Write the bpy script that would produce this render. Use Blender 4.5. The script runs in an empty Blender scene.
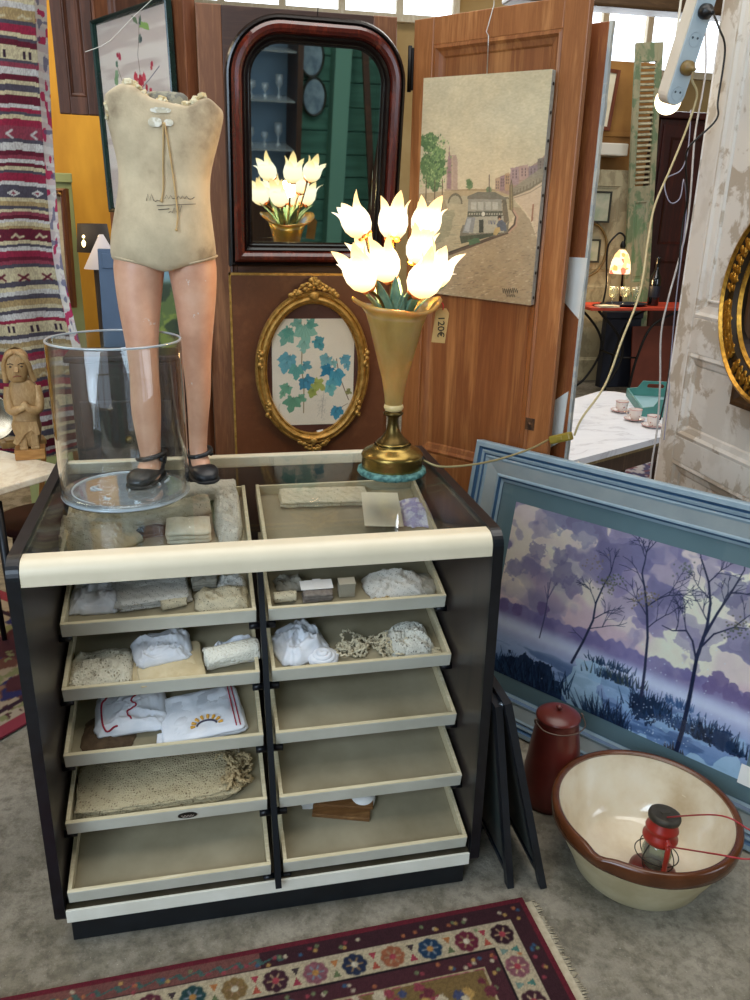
import bpy, bmesh, math, random
import numpy as np
from mathutils import Vector, Matrix, Euler, noise as mnoise
from math import sin, cos, pi, radians, sqrt, atan2
sc = bpy.context.scene
COL = sc.collection
PI = pi
# ------------------------------------------------------------------ camera
CAM = np.array([-0.11, -1.396, 1.487]); YAW, PITCH, ROLL, FPX = -0.217, 0.343, 0.023, 811.5
def _axes():
    f = np.array([-sin(YAW)*cos(PITCH), cos(YAW)*cos(PITCH), -sin(PITCH)])
    r = np.array([cos(YAW), sin(YAW), 0.0]); u = np.cross(r, f)
    return cos(ROLL)*r+sin(ROLL)*u, -sin(ROLL)*r+cos(ROLL)*u, f
CR, CU, CF = _axes()
def ray(x, y): return CF+CR*((x-375)/FPX)-CU*((y-500)/FPX)
def atd(x, y, d): return Vector(CAM+ray(x, y)*d)
def onY(x, y, v): r = ray(x, y); return Vector(CAM+r*((v-CAM[1])/r[1]))
def onZ(x, y, v): r = ray(x, y); return Vector(CAM+r*((v-CAM[2])/r[2]))
def onX(x, y, v): r = ray(x, y); return Vector(CAM+r*((v-CAM[0])/r[0]))
def onP(x, y, p0, n):
    r = Vector(ray(x, y)); c = Vector(CAM); n = Vector(n)
    return c+r*((Vector(p0)-c).dot(n)/r.dot(n))
cd = bpy.data.cameras.new('camera'); cam = bpy.data.objects.new('camera', cd); COL.objects.link(cam)
cd.sensor_fit = 'VERTICAL'; cd.sensor_height = 24.0; cd.lens = FPX/1000*24.0; cd.clip_start = .05; cd.clip_end = 60
M = Matrix.Identity(4)
for i in range(3): M[i][0] = CR[i]; M[i][1] = CU[i]; M[i][2] = -CF[i]; M[i][3] = CAM[i]
cam.matrix_world = M; sc.camera = cam
sc.view_settings.view_transform = 'Standard'; sc.view_settings.look = 'None'; sc.view_settings.gamma = 1
sc.view_settings.use_curve_mapping = False
# ------------------------------------------------------------------ mesh builder
class MB:
    def __init__(s): s.v = []; s.f = []; s.m = []; s.T = Matrix.Identity(4); s.sm = []
    def add(s, vs, fs, mi=0, smooth=True):
        b = len(s.v); s.v += [tuple(s.T @ Vector(v)) for v in vs]
        for f in fs: s.f.append([b+i for i in f]); s.m.append(mi); s.sm.append(smooth)
        return s
    def box(s, a, b, mi=0, bev=0.0, rot=None, piv=None):
        (x0, y0, z0), (x1, y1, z1) = [(min(p, q)) for p, q in zip(a, b)], [(max(p, q)) for p, q in zip(a, b)]
        e = min(bev, (x1-x0)*.45, (y1-y0)*.45, (z1-z0)*.45)
        if e <= 0:
            vs = [(x, y, z) for z in (z0, z1) for y in (y0, y1) for x in (x0, x1)]
            fs = [(0, 2, 3, 1), (4, 5, 7, 6), (0, 1, 5, 4), (2, 6, 7, 3), (0, 4, 6, 2), (1, 3, 7, 5)]
            sm = False
        else:
            bm = bmesh.new(); bmesh.ops.create_cube(bm, size=1)
            for v in bm.verts: v.co = Vector(((x0+x1)/2+v.co.x*(x1-x0), (y0+y1)/2+v.co.y*(y1-y0), (z0+z1)/2+v.co.z*(z1-z0)))
            bmesh.ops.bevel(bm, geom=bm.edges[:], offset=e, segments=2, affect='EDGES', profile=.5)
            bm.verts.index_update(); vs = [tuple(v.co) for v in bm.verts]; fs = [[v.index for v in f.verts] for f in bm.faces]; bm.free(); sm = False
        if rot is not None:
            p = Vector(piv or ((x0+x1)/2, (y0+y1)/2, (z0+z1)/2)); R = Euler(rot).to_matrix()
            vs = [tuple(R @ (Vector(v)-p)+p) for v in vs]
        return s.add(vs, fs, mi, sm)
    def tube(s, path, r, n=8, mi=0, closed=False, cap=True):
        P = [Vector(p) for p in path]; N = len(P); rs = r if isinstance(r, (list, tuple)) else [r]*N
        T = []
        for i in range(N):
            a = P[(i-1) % N] if (closed or i > 0) else P[i]; b = P[(i+1) % N] if (closed or i < N-1) else P[i]
            t = (b-a); T.append(t.normalized() if t.length > 1e-9 else Vector((0, 0, 1)))
        u = T[0].orthogonal().normalized(); vs = []; fs = []
        for i in range(N):
            u = (u-T[i]*u.dot(T[i])); u = u.normalized() if u.length > 1e-9 else T[i].orthogonal().normalized()
            w = T[i].cross(u)
            for k in range(n): a = 2*PI*k/n; vs.append(P[i]+(u*cos(a)+w*sin(a))*rs[i])
        for i in range(N if closed else N-1):
            j = (i+1) % N
            for k in range(n): l = (k+1) % n; fs.append((i*n+k, i*n+l, j*n+l, j*n+k))
        if cap and not closed: fs += [tuple(range(n-1, -1, -1)), tuple(range((N-1)*n, N*n))]
        return s.add(vs, fs, mi)
    def lathe(s, prof, n=32, mi=0, c=(0, 0, 0), fn=None, closed=False, scale=(1, 1), cap=False):
        vs = []; fs = []; N = len(prof)
        for (r, z) in prof:
            for k in range(n):
                a = 2*PI*k/n; rr, zz = (r, z) if fn is None else fn(r, z, a)
                vs.append((c[0]+rr*cos(a)*scale[0], c[1]+rr*sin(a)*scale[1], c[2]+zz))
        for i in range(N if closed else N-1):
            j = (i+1) % N
            for k in range(n): l = (k+1) % n; fs.append((i*n+k, i*n+l, j*n+l, j*n+k))
        if cap and not closed:
            if prof[0][0] > 1e-5: fs.append(tuple(range(n-1, -1, -1)))
            if prof[-1][0] > 1e-5: fs.append(tuple(range((N-1)*n, N*n)))
        return s.add(vs, fs, mi)
    def loft(s, rings, mi=0, cap=True, closed=False):
        n = len(rings[0]); vs = [p for r in rings for p in r]; fs = []; N = len(rings)
        for i in range(N if closed else N-1):
            j = (i+1) % N
            for k in range(n): l = (k+1) % n; fs.append((i*n+k, i*n+l, j*n+l, j*n+k))
        if cap and not closed: fs += [tuple(range(n-1, -1, -1)), tuple(range((N-1)*n, N*n))]
        return s.add(vs, fs, mi)
    def prism(s, pts, y0, y1, mi=0, ax='xz', smooth=False):
        def p3(a, b, c): return {'xz': (a, c, b), 'xy': (a, b, c), 'yz': (c, a, b)}[ax]
        n = len(pts); vs = [p3(a, b, y0) for a, b in pts]+[p3(a, b, y1) for a, b in pts]
        fs = [tuple(range(n)), tuple(range(2*n-1, n-1, -1))]+[(i, i+n, (i+1) % n+n, (i+1) % n) for i in range(n)]
        return s.add(vs, fs, mi, smooth)
    def ball(s, c, r, mi=0, nu=12, nv=8, sc_=(1, 1, 1)):
        vs = []; fs = []
        for i in range(nv+1):
            t = PI*i/nv
            for k in range(nu): a = 2*PI*k/nu; vs.append((c[0]+r*sc_[0]*sin(t)*cos(a), c[1]+r*sc_[1]*sin(t)*sin(a), c[2]-r*sc_[2]*cos(t)))
        for i in range(nv):
            for k in range(nu): l = (k+1) % nu; fs.append((i*nu+k, i*nu+l, (i+1)*nu+l, (i+1)*nu+k))
        return s.add(vs, fs, mi)
    def grid(s, fn, nu, nv, mi=0, cl=False, two=None):
        vs = [fn(i/(nu-1), j/(nv-1)) for j in range(nv) for i in range(nu)]
        fs = [(j*nu+i, j*nu+i+1, (j+1)*nu+i+1, (j+1)*nu+i) for j in range(nv-1) for i in range(nu-1)]
        return s.add(vs, fs, mi)
    def frame(s, outline, prof, mi=0, mis=None):
        # outline(d) -> ring of (x,z) inset by d; prof list of (d, y) swept all around, closed profile
        rings = [[(x, y, z) for x, z in outline(d)] for d, y in prof]
        n = len(rings[0]); b = []
        for i in range(len(rings)):
            j = (i+1) % len(rings); vs = rings[i]+rings[j]
            s.add(vs, [(k, (k+1) % n, (k+1) % n+n, k+n) for k in range(n)], mis[i] if mis else mi, False)
        return s
    def build(s, name, mats, parent=None, smooth=None, mod=None, auto=False):
        me = bpy.data.meshes.new(name); me.from_pydata(s.v, [], s.f)
        if not isinstance(mats, (list, tuple)): mats = [mats]
        for m in mats: me.materials.append(m)
        me.polygons.foreach_set('material_index', s.m)
        me.polygons.foreach_set('use_smooth', [bool(a) if smooth is None else smooth for a in s.sm])
        bm = bmesh.new(); bm.from_mesh(me)
        bmesh.ops.remove_doubles(bm, verts=bm.verts[:], dist=1e-6)
        bmesh.ops.recalc_face_normals(bm, faces=bm.faces[:]); bm.to_mesh(me); bm.free()
        o = bpy.data.objects.new(name, me); COL.objects.link(o)
        if parent is not None: o.parent = parent
        if mod == 'sub': m = o.modifiers.new('sub', 'SUBSURF'); m.levels = 1; m.render_levels = 1
        if mod == 'sub2': m = o.modifiers.new('sub', 'SUBSURF'); m.levels = 2; m.render_levels = 2
        return o
def tag(o, label=None, cat=None, group=None, kind=None):
    if label: o['label'] = label
    if cat: o['category'] = cat
    if group: o['group'] = group
    if kind: o['kind'] = kind
    return o
def thing(name, label, cat, loc=(0, 0, 0), rot=(0, 0, 0), group=None):
    o = bpy.data.objects.new(name, None); o.empty_display_size = .05; COL.objects.link(o)
    o.location = loc; o.rotation_euler = rot
    return tag(o, label, cat, group)
def top(o, loc=(0, 0, 0), rot=(0, 0, 0)): o.location = loc; o.rotation_euler = rot; return o
def struct(o): o['kind'] = 'structure'; return o
def mat4(loc, rot): return Matrix.Translation(Vector(loc)) @ Euler(rot).to_matrix().to_4x4()
def box_part(name, a, b, m, parent, bev=.002): return MB().box(a, b, 0, bev).build(name, m, parent)
def copy_tree(o, parent=None):
    c = o.copy(); COL.objects.link(c)
    if parent is not None: c.parent = parent
    for ch in list(o.children): copy_tree(ch, c)
    return c
def spline(pts, n=8):
    P = [Vector(p) for p in pts]; out = []
    for i in range(len(P)-1):
        p0 = P[max(i-1, 0)]; p1 = P[i]; p2 = P[i+1]; p3 = P[min(i+2, len(P)-1)]
        for k in range(n):
            t = k/n; out.append(.5*((2*p1)+(p2-p0)*t+(2*p0-5*p1+4*p2-p3)*t*t+(3*p1-p0-3*p2+p3)*t**3))
    out.append(P[-1]); return out
def nz(x, y, z=0, s=1): return mnoise.noise(Vector((x*s, y*s, z*s)))
def text_mesh(body, size, name, m, parent, loc, rot, extrude=.0004, align='CENTER'):
    cu = bpy.data.curves.new(name, 'FONT'); cu.body = body; cu.size = size; cu.extrude = extrude; cu.align_x = align; cu.align_y = 'CENTER'
    t = bpy.data.objects.new(name, cu); COL.objects.link(t)
    dg = bpy.context.evaluated_depsgraph_get(); me = bpy.data.meshes.new_from_object(t.evaluated_get(dg))
    bpy.data.objects.remove(t); me.materials.clear(); me.materials.append(m); me.name = name
    o = bpy.data.objects.new(name, me); COL.objects.link(o); o.parent = parent; o.location = loc; o.rotation_euler = rot
    return o
# rounded rectangles, ovals, arches as inset outlines
def rect_outline(x0, x1, z0, z1):
    return lambda d: [(x0+d, z0+d), (x1-d, z0+d), (x1-d, z1-d), (x0+d, z1-d)]
def oval_outline(cx, cz, a, b, n=64):
    return lambda d: [(cx+(a-d)*cos(2*PI*k/n), cz+(b-d)*sin(2*PI*k/n)) for k in range(n)]
def arch_outline(x0, x1, z0, z1, R, n=12):
    def f(d):
        r = max(R-d, .004); a, b, c, e = x0+d, x1-d, z0+d, z1-d
        p = [(a, c), (b, c)]
        p += [(b-r+r*cos(t), e-r+r*sin(t)) for t in [PI/2*k/n for k in range(n+1)]]
        p += [(a+r+r*cos(t), e-r+r*sin(t)) for t in [PI/2+PI/2*k/n for k in range(n+1)]]
        return p
    return f
# ------------------------------------------------------------------ materials
def lin(h):
    if not isinstance(h, str): return tuple(h)[:3]
    h = h.lstrip('#'); c = [int(h[i:i+2], 16)/255 for i in (0, 2, 4)]
    return tuple(x/12.92 if x <= .04045 else ((x+.055)/1.055)**2.4 for x in c)
def rgba(h): return (*lin(h), 1)
class NT:
    def __init__(s, name):
        s.mat = bpy.data.materials.new(name); s.mat.use_nodes = True; s.t = s.mat.node_tree
        s.t.nodes.clear(); s.out = s.n('ShaderNodeOutputMaterial')
    def n(s, ty, **k):
        x = s.t.nodes.new(ty)
        for a, b in k.items(): setattr(x, a, b)
        return x
    def l(s, a, b): s.t.links.new(a, b)
    def bsdf(s, col='888888', rough=.5, metal=0, spec=.5, **k):
        b = s.n('ShaderNodeBsdfPrincipled'); b.inputs['Base Color'].default_value = rgba(col)
        b.inputs['Roughness'].default_value = rough; b.inputs['Metallic'].default_value = metal
        b.inputs['Specular IOR Level'].default_value = spec
        for a, v in k.items(): b.inputs[a.replace('_', ' ')].default_value = v
        s.l(b.outputs[0], s.out.inputs[0]); s.b = b; return b
    def coord(s, scale=(1, 1, 1), rot=(0, 0, 0), kind='Object'):
        tc = s.n('ShaderNodeTexCoord'); mp = s.n('ShaderNodeMapping'); mp.inputs['Scale'].default_value = scale; mp.inputs['Rotation'].default_value = rot
        s.l(tc.outputs[kind], mp.inputs[0]); return mp.outputs[0]
    def noise(s, co, scale=5, detail=4, rough=.55, dist=0):
        x = s.n('ShaderNodeTexNoise'); x.inputs['Scale'].default_value = scale; x.inputs['Detail'].default_value = detail
        x.inputs['Roughness'].default_value = rough; x.inputs['Distortion'].default_value = dist; s.l(co, x.inputs['Vector']); return x.outputs['Fac']
    def ramp(s, fac, stops, interp='LINEAR'):
        r = s.n('ShaderNodeValToRGB'); e = r.color_ramp; e.interpolation = interp
        while len(e.elements) < len(stops): e.elements.new(.5)
        for el, (p, c) in zip(e.elements, stops): el.position = p; el.color = rgba(c)
        s.l(fac, r.inputs[0]); return r.outputs[0]
    def mix(s, fac, a, b, mode='MIX'):
        m = s.n('ShaderNodeMix', data_type='RGBA', blend_type=mode)
        for sock, v in ((m.inputs[0], fac), (m.inputs[6], a), (m.inputs[7], b)):
            if isinstance(v, (int, float)): sock.default_value = v
            elif isinstance(v, str): sock.default_value = rgba(v)
            else: s.l(v, sock)
        return m.outputs[2]
    def bump(s, h, strength=.3, dist=.01):
        b = s.n('ShaderNodeBump'); b.inputs['Strength'].default_value = strength; b.inputs['Distance'].default_value = dist
        s.l(h, b.inputs['Height']); s.l(b.outputs[0], s.b.inputs['Normal'])
_mc = {}
def plain(name, col, rough=.5, metal=0, col2=None, scale=20, bump=0, stretch=(1, 1, 1), spec=.5, lo=.35, hi=.65, **k):
    if name in _mc: return _mc[name]
    t = NT(name); t.bsdf(col, rough, metal, spec, **k)
    co = t.coord(stretch); f = t.noise(co, scale, 5)
    c2 = col2 or col
    t.l(t.ramp(f, [(lo, col), (hi, c2)]), t.b.inputs['Base Color'])
    if bump: t.bump(f, bump, .004)
    _mc[name] = t.mat; return t.mat
def wood(name, c1, c2, c3=None, scale=6, stretch=(6, 6, .5), rough=.42, bump=.12, coat=0.0):
    if name in _mc: return _mc[name]
    t = NT(name); t.bsdf(c1, rough); co = t.coord(stretch)
    f = t.noise(co, scale, 6, .6, .6); g = t.noise(co, scale*7, 3, .6)
    h = t.n('ShaderNodeMath', operation='MULTIPLY_ADD'); t.l(g, h.inputs[0]); h.inputs[1].default_value = .35; t.l(f, h.inputs[2])
    h2 = t.n('ShaderNodeMath', operation='SUBTRACT'); t.l(h.outputs[0], h2.inputs[0]); h2.inputs[1].default_value = .17
    t.l(t.ramp(h2.outputs[0], [(.28, c1), (.5, c2), (.72, c3 or c1)]), t.b.inputs['Base Color'])
    t.bump(h2.outputs[0], bump, .003)
    if coat: t.b.inputs['Coat Weight'].default_value = coat; t.b.inputs['Coat Roughness'].default_value = .12
    _mc[name] = t.mat; return t.mat
def peeling(name, base, under, under2, scale=7, lo=.5, width=.04, rough=.7, stretch=(1, 1, 1)):
    t = NT(name); t.bsdf(base, rough); co = t.coord(stretch)
    f = t.noise(co, scale, 9, .65, .4); g = t.noise(co, scale*.45, 6, .6)
    c1 = t.ramp(f, [(lo-width, base), (lo+width*.3, under)])
    m = t.ramp(g, [(.52, '000000'), (.57, 'ffffff')])
    c = t.mix(m, c1, under2); h = t.mix(.75, c, c1)
    t.l(h, t.b.inputs['Base Color']); t.bump(f, .25, .004); return t.mat
def glass(name, tint='ffffff', refl=1.0, rough=.0, ior=1.45, haze=0.0):
    t = NT(name); tr = t.n('ShaderNodeBsdfTransparent'); tr.inputs[0].default_value = rgba(tint)
    gl = t.n('ShaderNodeBsdfGlossy'); gl.inputs['Roughness'].default_value = rough
    lw = t.n('ShaderNodeLayerWeight'); lw.inputs[0].default_value = .5
    pw = t.n('ShaderNodeMath', operation='POWER'); t.l(lw.outputs['Facing'], pw.inputs[0]); pw.inputs[1].default_value = 5
    m = t.n('ShaderNodeMath', operation='MULTIPLY_ADD'); t.l(pw.outputs[0], m.inputs[0]); m.inputs[1].default_value = .85*refl; m.inputs[2].default_value = .035*refl*(ior-.45); m.use_clamp = True
    mx = t.n('ShaderNodeMixShader'); t.l(m.outputs[0], mx.inputs[0]); t.l(tr.outputs[0], mx.inputs[1]); t.l(gl.outputs[0], mx.inputs[2])
    if haze:
        df = t.n('ShaderNodeBsdfDiffuse'); df.inputs[0].default_value = rgba('dfe6ea'); m2 = t.n('ShaderNodeMixShader')
        m2.inputs[0].default_value = haze; t.l(mx.outputs[0], m2.inputs[1]); t.l(df.outputs[0], m2.inputs[2]); t.l(m2.outputs[0], t.out.inputs[0])
    else: t.l(mx.outputs[0], t.out.inputs[0])
    return t.mat
def emit(name, col, strength):
    t = NT(name); e = t.n('ShaderNodeEmission'); e.inputs[0].default_value = rgba(col); e.inputs[1].default_value = strength
    t.l(e.outputs[0], t.out.inputs[0]); return t.mat
def vcol(name, rough=.8, spec=.3, bump=0, bscale=200):
    t = NT(name); t.bsdf('ffffff', rough, 0, spec); a = t.n('ShaderNodeAttribute', attribute_name='Col'); t.l(a.outputs['Color'], t.b.inputs['Base Color'])
    if bump: t.bump(t.noise(t.coord(), bscale, 3), bump, .003)
    return t.mat
def lace(name, thread='d9cdb2', hole='8a7a5f', scale=120, rough=.9, lo=.2, hi=.34):
    scale *= 1.7
    if name in _mc: return _mc[name]
    t = NT(name); t.bsdf(thread, rough, 0, .2); co = t.coord()
    v = t.n('ShaderNodeTexVoronoi', feature='DISTANCE_TO_EDGE'); v.inputs['Scale'].default_value = scale; t.l(co, v.inputs['Vector'])
    w = t.n('ShaderNodeTexVoronoi'); w.inputs['Scale'].default_value = scale*.38; t.l(co, w.inputs['Vector'])
    wv = t.n('ShaderNodeTexWave', wave_type='BANDS', bands_direction='DIAGONAL'); wv.inputs['Scale'].default_value = scale*.09; wv.inputs['Distortion'].default_value = 2.5; t.l(co, wv.inputs['Vector'])
    c = t.ramp(v.outputs['Distance'], [(lo, thread), (hi, hole)])
    k = t.ramp(wv.outputs['Fac'], [(.25, 'ffffff'), (.45, '000000')])
    nn = t.noise(co, 40, 4); c2 = t.mix(t.ramp(nn, [(.35, '000000'), (.7, '555555')]), t.mix(k, c, thread), hole)
    t.l(c2, t.b.inputs['Base Color']); t.bump(v.outputs['Distance'], .8, .006)
    _mc[name] = t.mat; return t.mat

white_lam = plain('white_laminate', 'dfd3b9', .38, col2='d5c9ae', scale=6)
black_edge = plain('black_edging', '0b0d12', .32, col2='14161c', scale=30)
dark_inner = wood('dark_side_panel', '2b2828', '352d2a', '242223', 5, (3, 3, .6), .35, .05)
black_metal = plain('black_metal', '0c0e14', .4, .3)
tray_front_m = plain('grey_laminate', 'cccabb', .5, col2='bfbdad', scale=9)
tray_edge_m = wood('tray_edge_wood', 'd3c7a6', 'c4b692', 'dbd0b2', 8, (.8, 8, 8), .6, .05)
tray_bed_m = plain('tray_felt', 'a0957a', .85, col2='857a5f', scale=7, bump=.05, lo=.3, hi=.7)
glass_clear = glass('clear_glass', 'f4faf8', 1.0)
glass_top = glass('table_glass', 'fcfdfd', .85)
glass_pic = glass('picture_glass', 'fdfdff', .45)
glass_vase = glass('cylinder_glass', 'fbfdfd', 1.8, ior=1.5)
mirror_m = NT('mirror_silver'); mirror_m.bsdf('c3d2d2', .02, 1.0); mirror_m = mirror_m.mat
gold = plain('old_gilt', 'c69a50', .42, .5, col2='96702e', scale=60, bump=.2)
gold_hi = plain('bright_gilt', 'c08c34', .35, .8, col2='8d6320', scale=80, bump=.2)
brass = plain('aged_brass', 'a48a4c', .26, .88, col2='806a34', scale=14)
brass_dk = plain('dark_brass', '6e5a30', .34, .85, col2='524220', scale=40)
black_leather = plain('black_leather', '17181b', .38, col2='22242a', scale=40, bump=.1)
iron = plain('wrought_iron', '14110f', .5, .4)
red_wood = wood('red_brown_wood', '5a1c10', '48150c', '66241 4'.replace(' ', ''), 6, (5, 5, .5), .4)
white_plastic = plain('white_plastic', 'e6e3da', .42, col2='dedad0', scale=8)
ink = plain('black_ink', '17130f', .8)
paper = plain('cream_paper', 'e8dfc8', .9, col2='dccfb2', scale=10)
white_paper = plain('white_paper', 'eceae6', .85, col2='e2dfd8', scale=10)
red_string = plain('red_string', 'c8242c', .8)
# ------------------------------------------------------------------ the room
concrete = NT('worn_concrete'); concrete.bsdf('8f887b', .8, 0, .3)
_c = concrete.coord(); _f = concrete.noise(_c, 3.2, 8, .62); _g = concrete.noise(_c, 42, 6, .7); _h = concrete.noise(_c, 190, 2, .5)
_a = concrete.ramp(_f, [(.38, '645e50'), (.5, '7f7868'), (.62, '9a9282')])
_b = concrete.mix(concrete.ramp(_g, [(.44, '000000'), (.6, 'c0c0c0')]), _a, '544d43')
_m = concrete.noise(_c, 14, 7, .7); _b = concrete.mix(concrete.ramp(_m, [(.46, '000000'), (.56, 'b0b0b0')]), _b, '9c9485'); _b = concrete.mix(concrete.ramp(concrete.noise(_c, 30, 6, .75), [(.52, '000000'), (.6, '8a8a8a')]), _b, '4c463d')
_d = concrete.mix(concrete.ramp(_h, [(.68, '000000'), (.74, 'aaaaaa')]), _b, 'c2bcae')
concrete.l(_d, concrete.b.inputs['Base Color']); concrete.bump(_g, .6, .006); concrete = concrete.mat
struct(MB().box((-4, -3.4, -.1), (8, 7, 0)).build('floor', concrete))
yellow = plain('ochre_wall_paint', 'cc962c', .8, col2='b07c1c', scale=3, stretch=(2, 2, .6))
struct(MB().box((-4, 3.2, 0), (-.05, 3.3, 3.0)).build('wall_left', yellow))
tan = plain('tan_wall_paint', 'b39a6a', .85, col2='a0824e', scale=2)
struct(MB().box((-4, 6.7, 0), (8, 6.85, 4.2)).build('wall_back', tan))
struct(MB().box((7.9, -3.4, 0), (8, 6.7, 4.2)).build('wall_right', tan))
struct(MB().box((-4, -3.4, 0), (-3.9, 6.7, 4.2)).build('wall_side', plain('limewash', 'b9b3a6', .9, col2='a7a092', scale=3)))
teal_paint = plain('green_board_paint', '4f8273', .7, col2='3f6d60', scale=5, stretch=(.6, 1, 5))
mb = MB()
for i in range(24): mb.box((-3.9, -3.25+(.006 if i % 2 else 0), i*.175), (7.9, -3.4, i*.175+.168), 0, .006)
struct(mb.build('wall_front', teal_paint))
struct(MB().box((-4, -3.4, 4.2), (8, 7, 4.3)).build('ceiling', wood('ceiling_boards', '7d6a52', '6a5842', '8b7860', 3, (1, 6, 6))))
beam_wood = wood('beam_wood', '5a4329', '4a3520', '6b5236', 4, (.6, 5, 5))
struct(MB().box((2.5, 5.75, 3.12), (6.2, 6.0, 3.4), 0, .02).build('trim_1', beam_wood))
pane_sky = emit('daylight_pane', 'eaf4ff', 3.2)
win_wood = wood('window_wood', 'd0c6b0', 'c2b598', 'd8cfba', 5, (5, 5, 1), .6)
def window(name, x0, x1, y, z0, z1, nx, flip=1, glassm=None, bars=1):
    f = MB(); e = .06
    f.box((x0-e, y-.05*flip, z0-e), (x1+e, y+.02*flip, z0)); f.box((x0-e, y-.05*flip, z1), (x1+e, y+.02*flip, z1+e))
    for i in range(nx+1):
        x = x0+(x1-x0)*i/nx; f.box((x-.03, y-.05*flip, z0), (x+.03, y+.02*flip, z1))
    for b in range(bars): zz = z0+(z1-z0)*(b+1)/(bars+1); f.box((x0, y-.03*flip, zz-.02), (x1, y+.02*flip, zz+.02))
    o = struct(f.build(name, win_wood))
    MB().box((x0, y+.005*flip, z0), (x1, y+.018*flip, z1)).build('pane', glassm or pane_sky, o)
    return o
window('window_1', -.3, 2.3, 6.66, 3.13, 4.0, 5, bars=0)
window('window_2', 3.3, 5.6, 6.66, 2.82, 4.0, 5, bars=0)
# tall unseen shop windows behind the photographer for daylight; overhead lights are added fill
day2 = emit('front_daylight_pane', 'dcebff', 2.0)
window('window_3', -3.6, -.7, -3.22, .9, 3.4, 4, -1, day2, 2)
window('window_4', 3.2, 6.2, -3.22, .9, 3.2, 4, -1, day2, 2)
def area(name, loc, rot, sx, sy, power, col):
    l = bpy.data.lights.new(name, 'AREA'); l.shape = 'RECTANGLE'; l.size = sx; l.size_y = sy; l.energy = power; l.color = lin(col) if isinstance(col, str) else col
    o = bpy.data.objects.new(name, l); COL.objects.link(o); o.location = loc; o.rotation_euler = rot; return o
def point(name, loc, power, col, r=.05):
    l = bpy.data.lights.new(name, 'POINT'); l.energy = power; l.color = lin(col); l.shadow_soft_size = r
    o = bpy.data.objects.new(name, l); COL.objects.link(o); o.location = loc; return o
area('window_daylight', (-2.1, -3.1, 2.2), (radians(80), 0, radians(-12)), 2.9, 2.5, 190, (.66, .83, 1))
area('shop_window_daylight', (4.6, -3.1, 2.1), (radians(82), 0, radians(22)), 2.9, 2.3, 70, (.86, .93, 1))
area('overhead_fill', (.6, .2, 4.15), (0, 0, 0), 3.6, 3.0, 125, (1, .97, .92))  # added soft light under the closed ceiling, no skylight is built
area('back_window_daylight', (3.6, 6.4, 3.4), (radians(-70), 0, 0), 3.5, .9, 70, (.9, .96, 1))
area('back_overhead_fill', (2.5, 4.2, 4.15), (0, 0, 0), 3, 2, 75, (1, .95, .86))  # added overhead light for the far end of the room
area('left_wall_fill', (-1.6, 2.4, 2.9), (0, 0, 0), 1.2, .8, 42, (1, .84, .58))  # added area light that brightens the ochre wall, no lamp hangs there
w = bpy.data.worlds.new('world'); sc.world = w; w.use_nodes = True
w.node_tree.nodes['Background'].inputs[0].default_value = (.75, .82, .9, 1); w.node_tree.nodes['Background'].inputs[1].default_value = .4
sc.view_settings.exposure = 0.0
# ------------------------------------------------------------------ panelled doors used as screens
def panelled_door(t, x0, x1, z0, z1, th, stile, rails, m_st, m_pan, mould=.02, rec=.014, m_rail=None):
    """rails: list of (za,zb) bands from bottom to top; panels fill the gaps"""
    for a, b in ((x0, x0+stile), (x1-stile, x1)): MB().box((a, 0, z0), (b, th, z1), 0, .003).build('stile', m_st, t)
    for a, b in rails: MB().box((x0+stile, .0005, a), (x1-stile, th-.0005, b), 0, .002).build('rail', m_rail or m_st, t)
    for (a, b), (c, d) in zip(rails[:-1], rails[1:]):
        p = MB().box((x0+stile, rec, b), (x1-stile, th-.006, c), 0)
        p.frame(rect_outline(x0+stile, x1-stile, b, c), [(0, rec), (0, .001), (mould*.3, -.001), (mould*.55, rec*.45), (mould, rec*.7), (mould*1.15, rec)], 0)
        p.build('panel', m_pan, t)
wood_a = wood('walnut_stile', '8a5a38', '72462a', '9c6a44', 5, (6, 6, .45), .45)
wood_dk = wood('dark_walnut', '553526', '442a1e', '62402e', 5, (.8, 6, 5), .5)
wood_b = wood('honey_beech', 'a4693a', '8a5329', 'b67c49', 5, (5, 5, .35), .42, .1)
wood_bp = wood('honey_beech_panel', '9a6034', '7c4722', 'ae7542', 3, (5, 5, .3), .42, .1)
wood_top = wood('rail_beech', '8d5630', '754324', '9c6539', 4, (.5, 5, 5), .45)
# left leaf (behind the mirror)
dA = thing('door', 'dark brown panelled door carrying the red-framed mirror', 'door', (-.074, 1.2, 0), (0, 0, 0), 'old doors used as screens')
panelled_door(dA, 0, .57, .02, 2.012, .04, .07, [(.02, .2), (.62, .72), (1.86, 2.011)], wood_a, wood_dk, .02, .014, wood('dark_walnut_rail', '4a2e20', '3b2318', '573828', 5, (.6, 6, 5), .5))
# right leaf (carrying the canvas)
TB = radians(-52); BLOC = (.51, 1.2, 0)
dB = thing('door', 'honey brown panelled door carrying the Paris river canvas', 'door', BLOC, (0, 0, TB), 'old doors used as screens')
panelled_door(dB, .045, .590, .02, 2.0, .022, .07, [(.02, .24), (.62, .74), (1.93, 2.0)], wood_b, wood_bp, .03)
MB().box((.03, -.004, 1.82), (.048, .012, 1.93), 0, .003).tube([(.036, -.004, 1.815), (.036, -.004, 1.935)], .006).build('hinge', iron, dB)
lpq = (Matrix.Rotation(-TB, 3, 'Z') @ (onP(530, 424, BLOC, (sin(TB), -cos(TB), 0))-Vector(BLOC)))
MB().box((lpq.x-.015, -.003, lpq.z-.018), (lpq.x+.015, .0, lpq.z+.018), 0, .003).tube([(lpq.x, -.006, lpq.z), (lpq.x, -.002, lpq.z)], .006, 10).build('lock_plate', plain('rusty_plate', '6b4a30', .5, .5, col2='3c2a1e', scale=60), dB)
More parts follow.
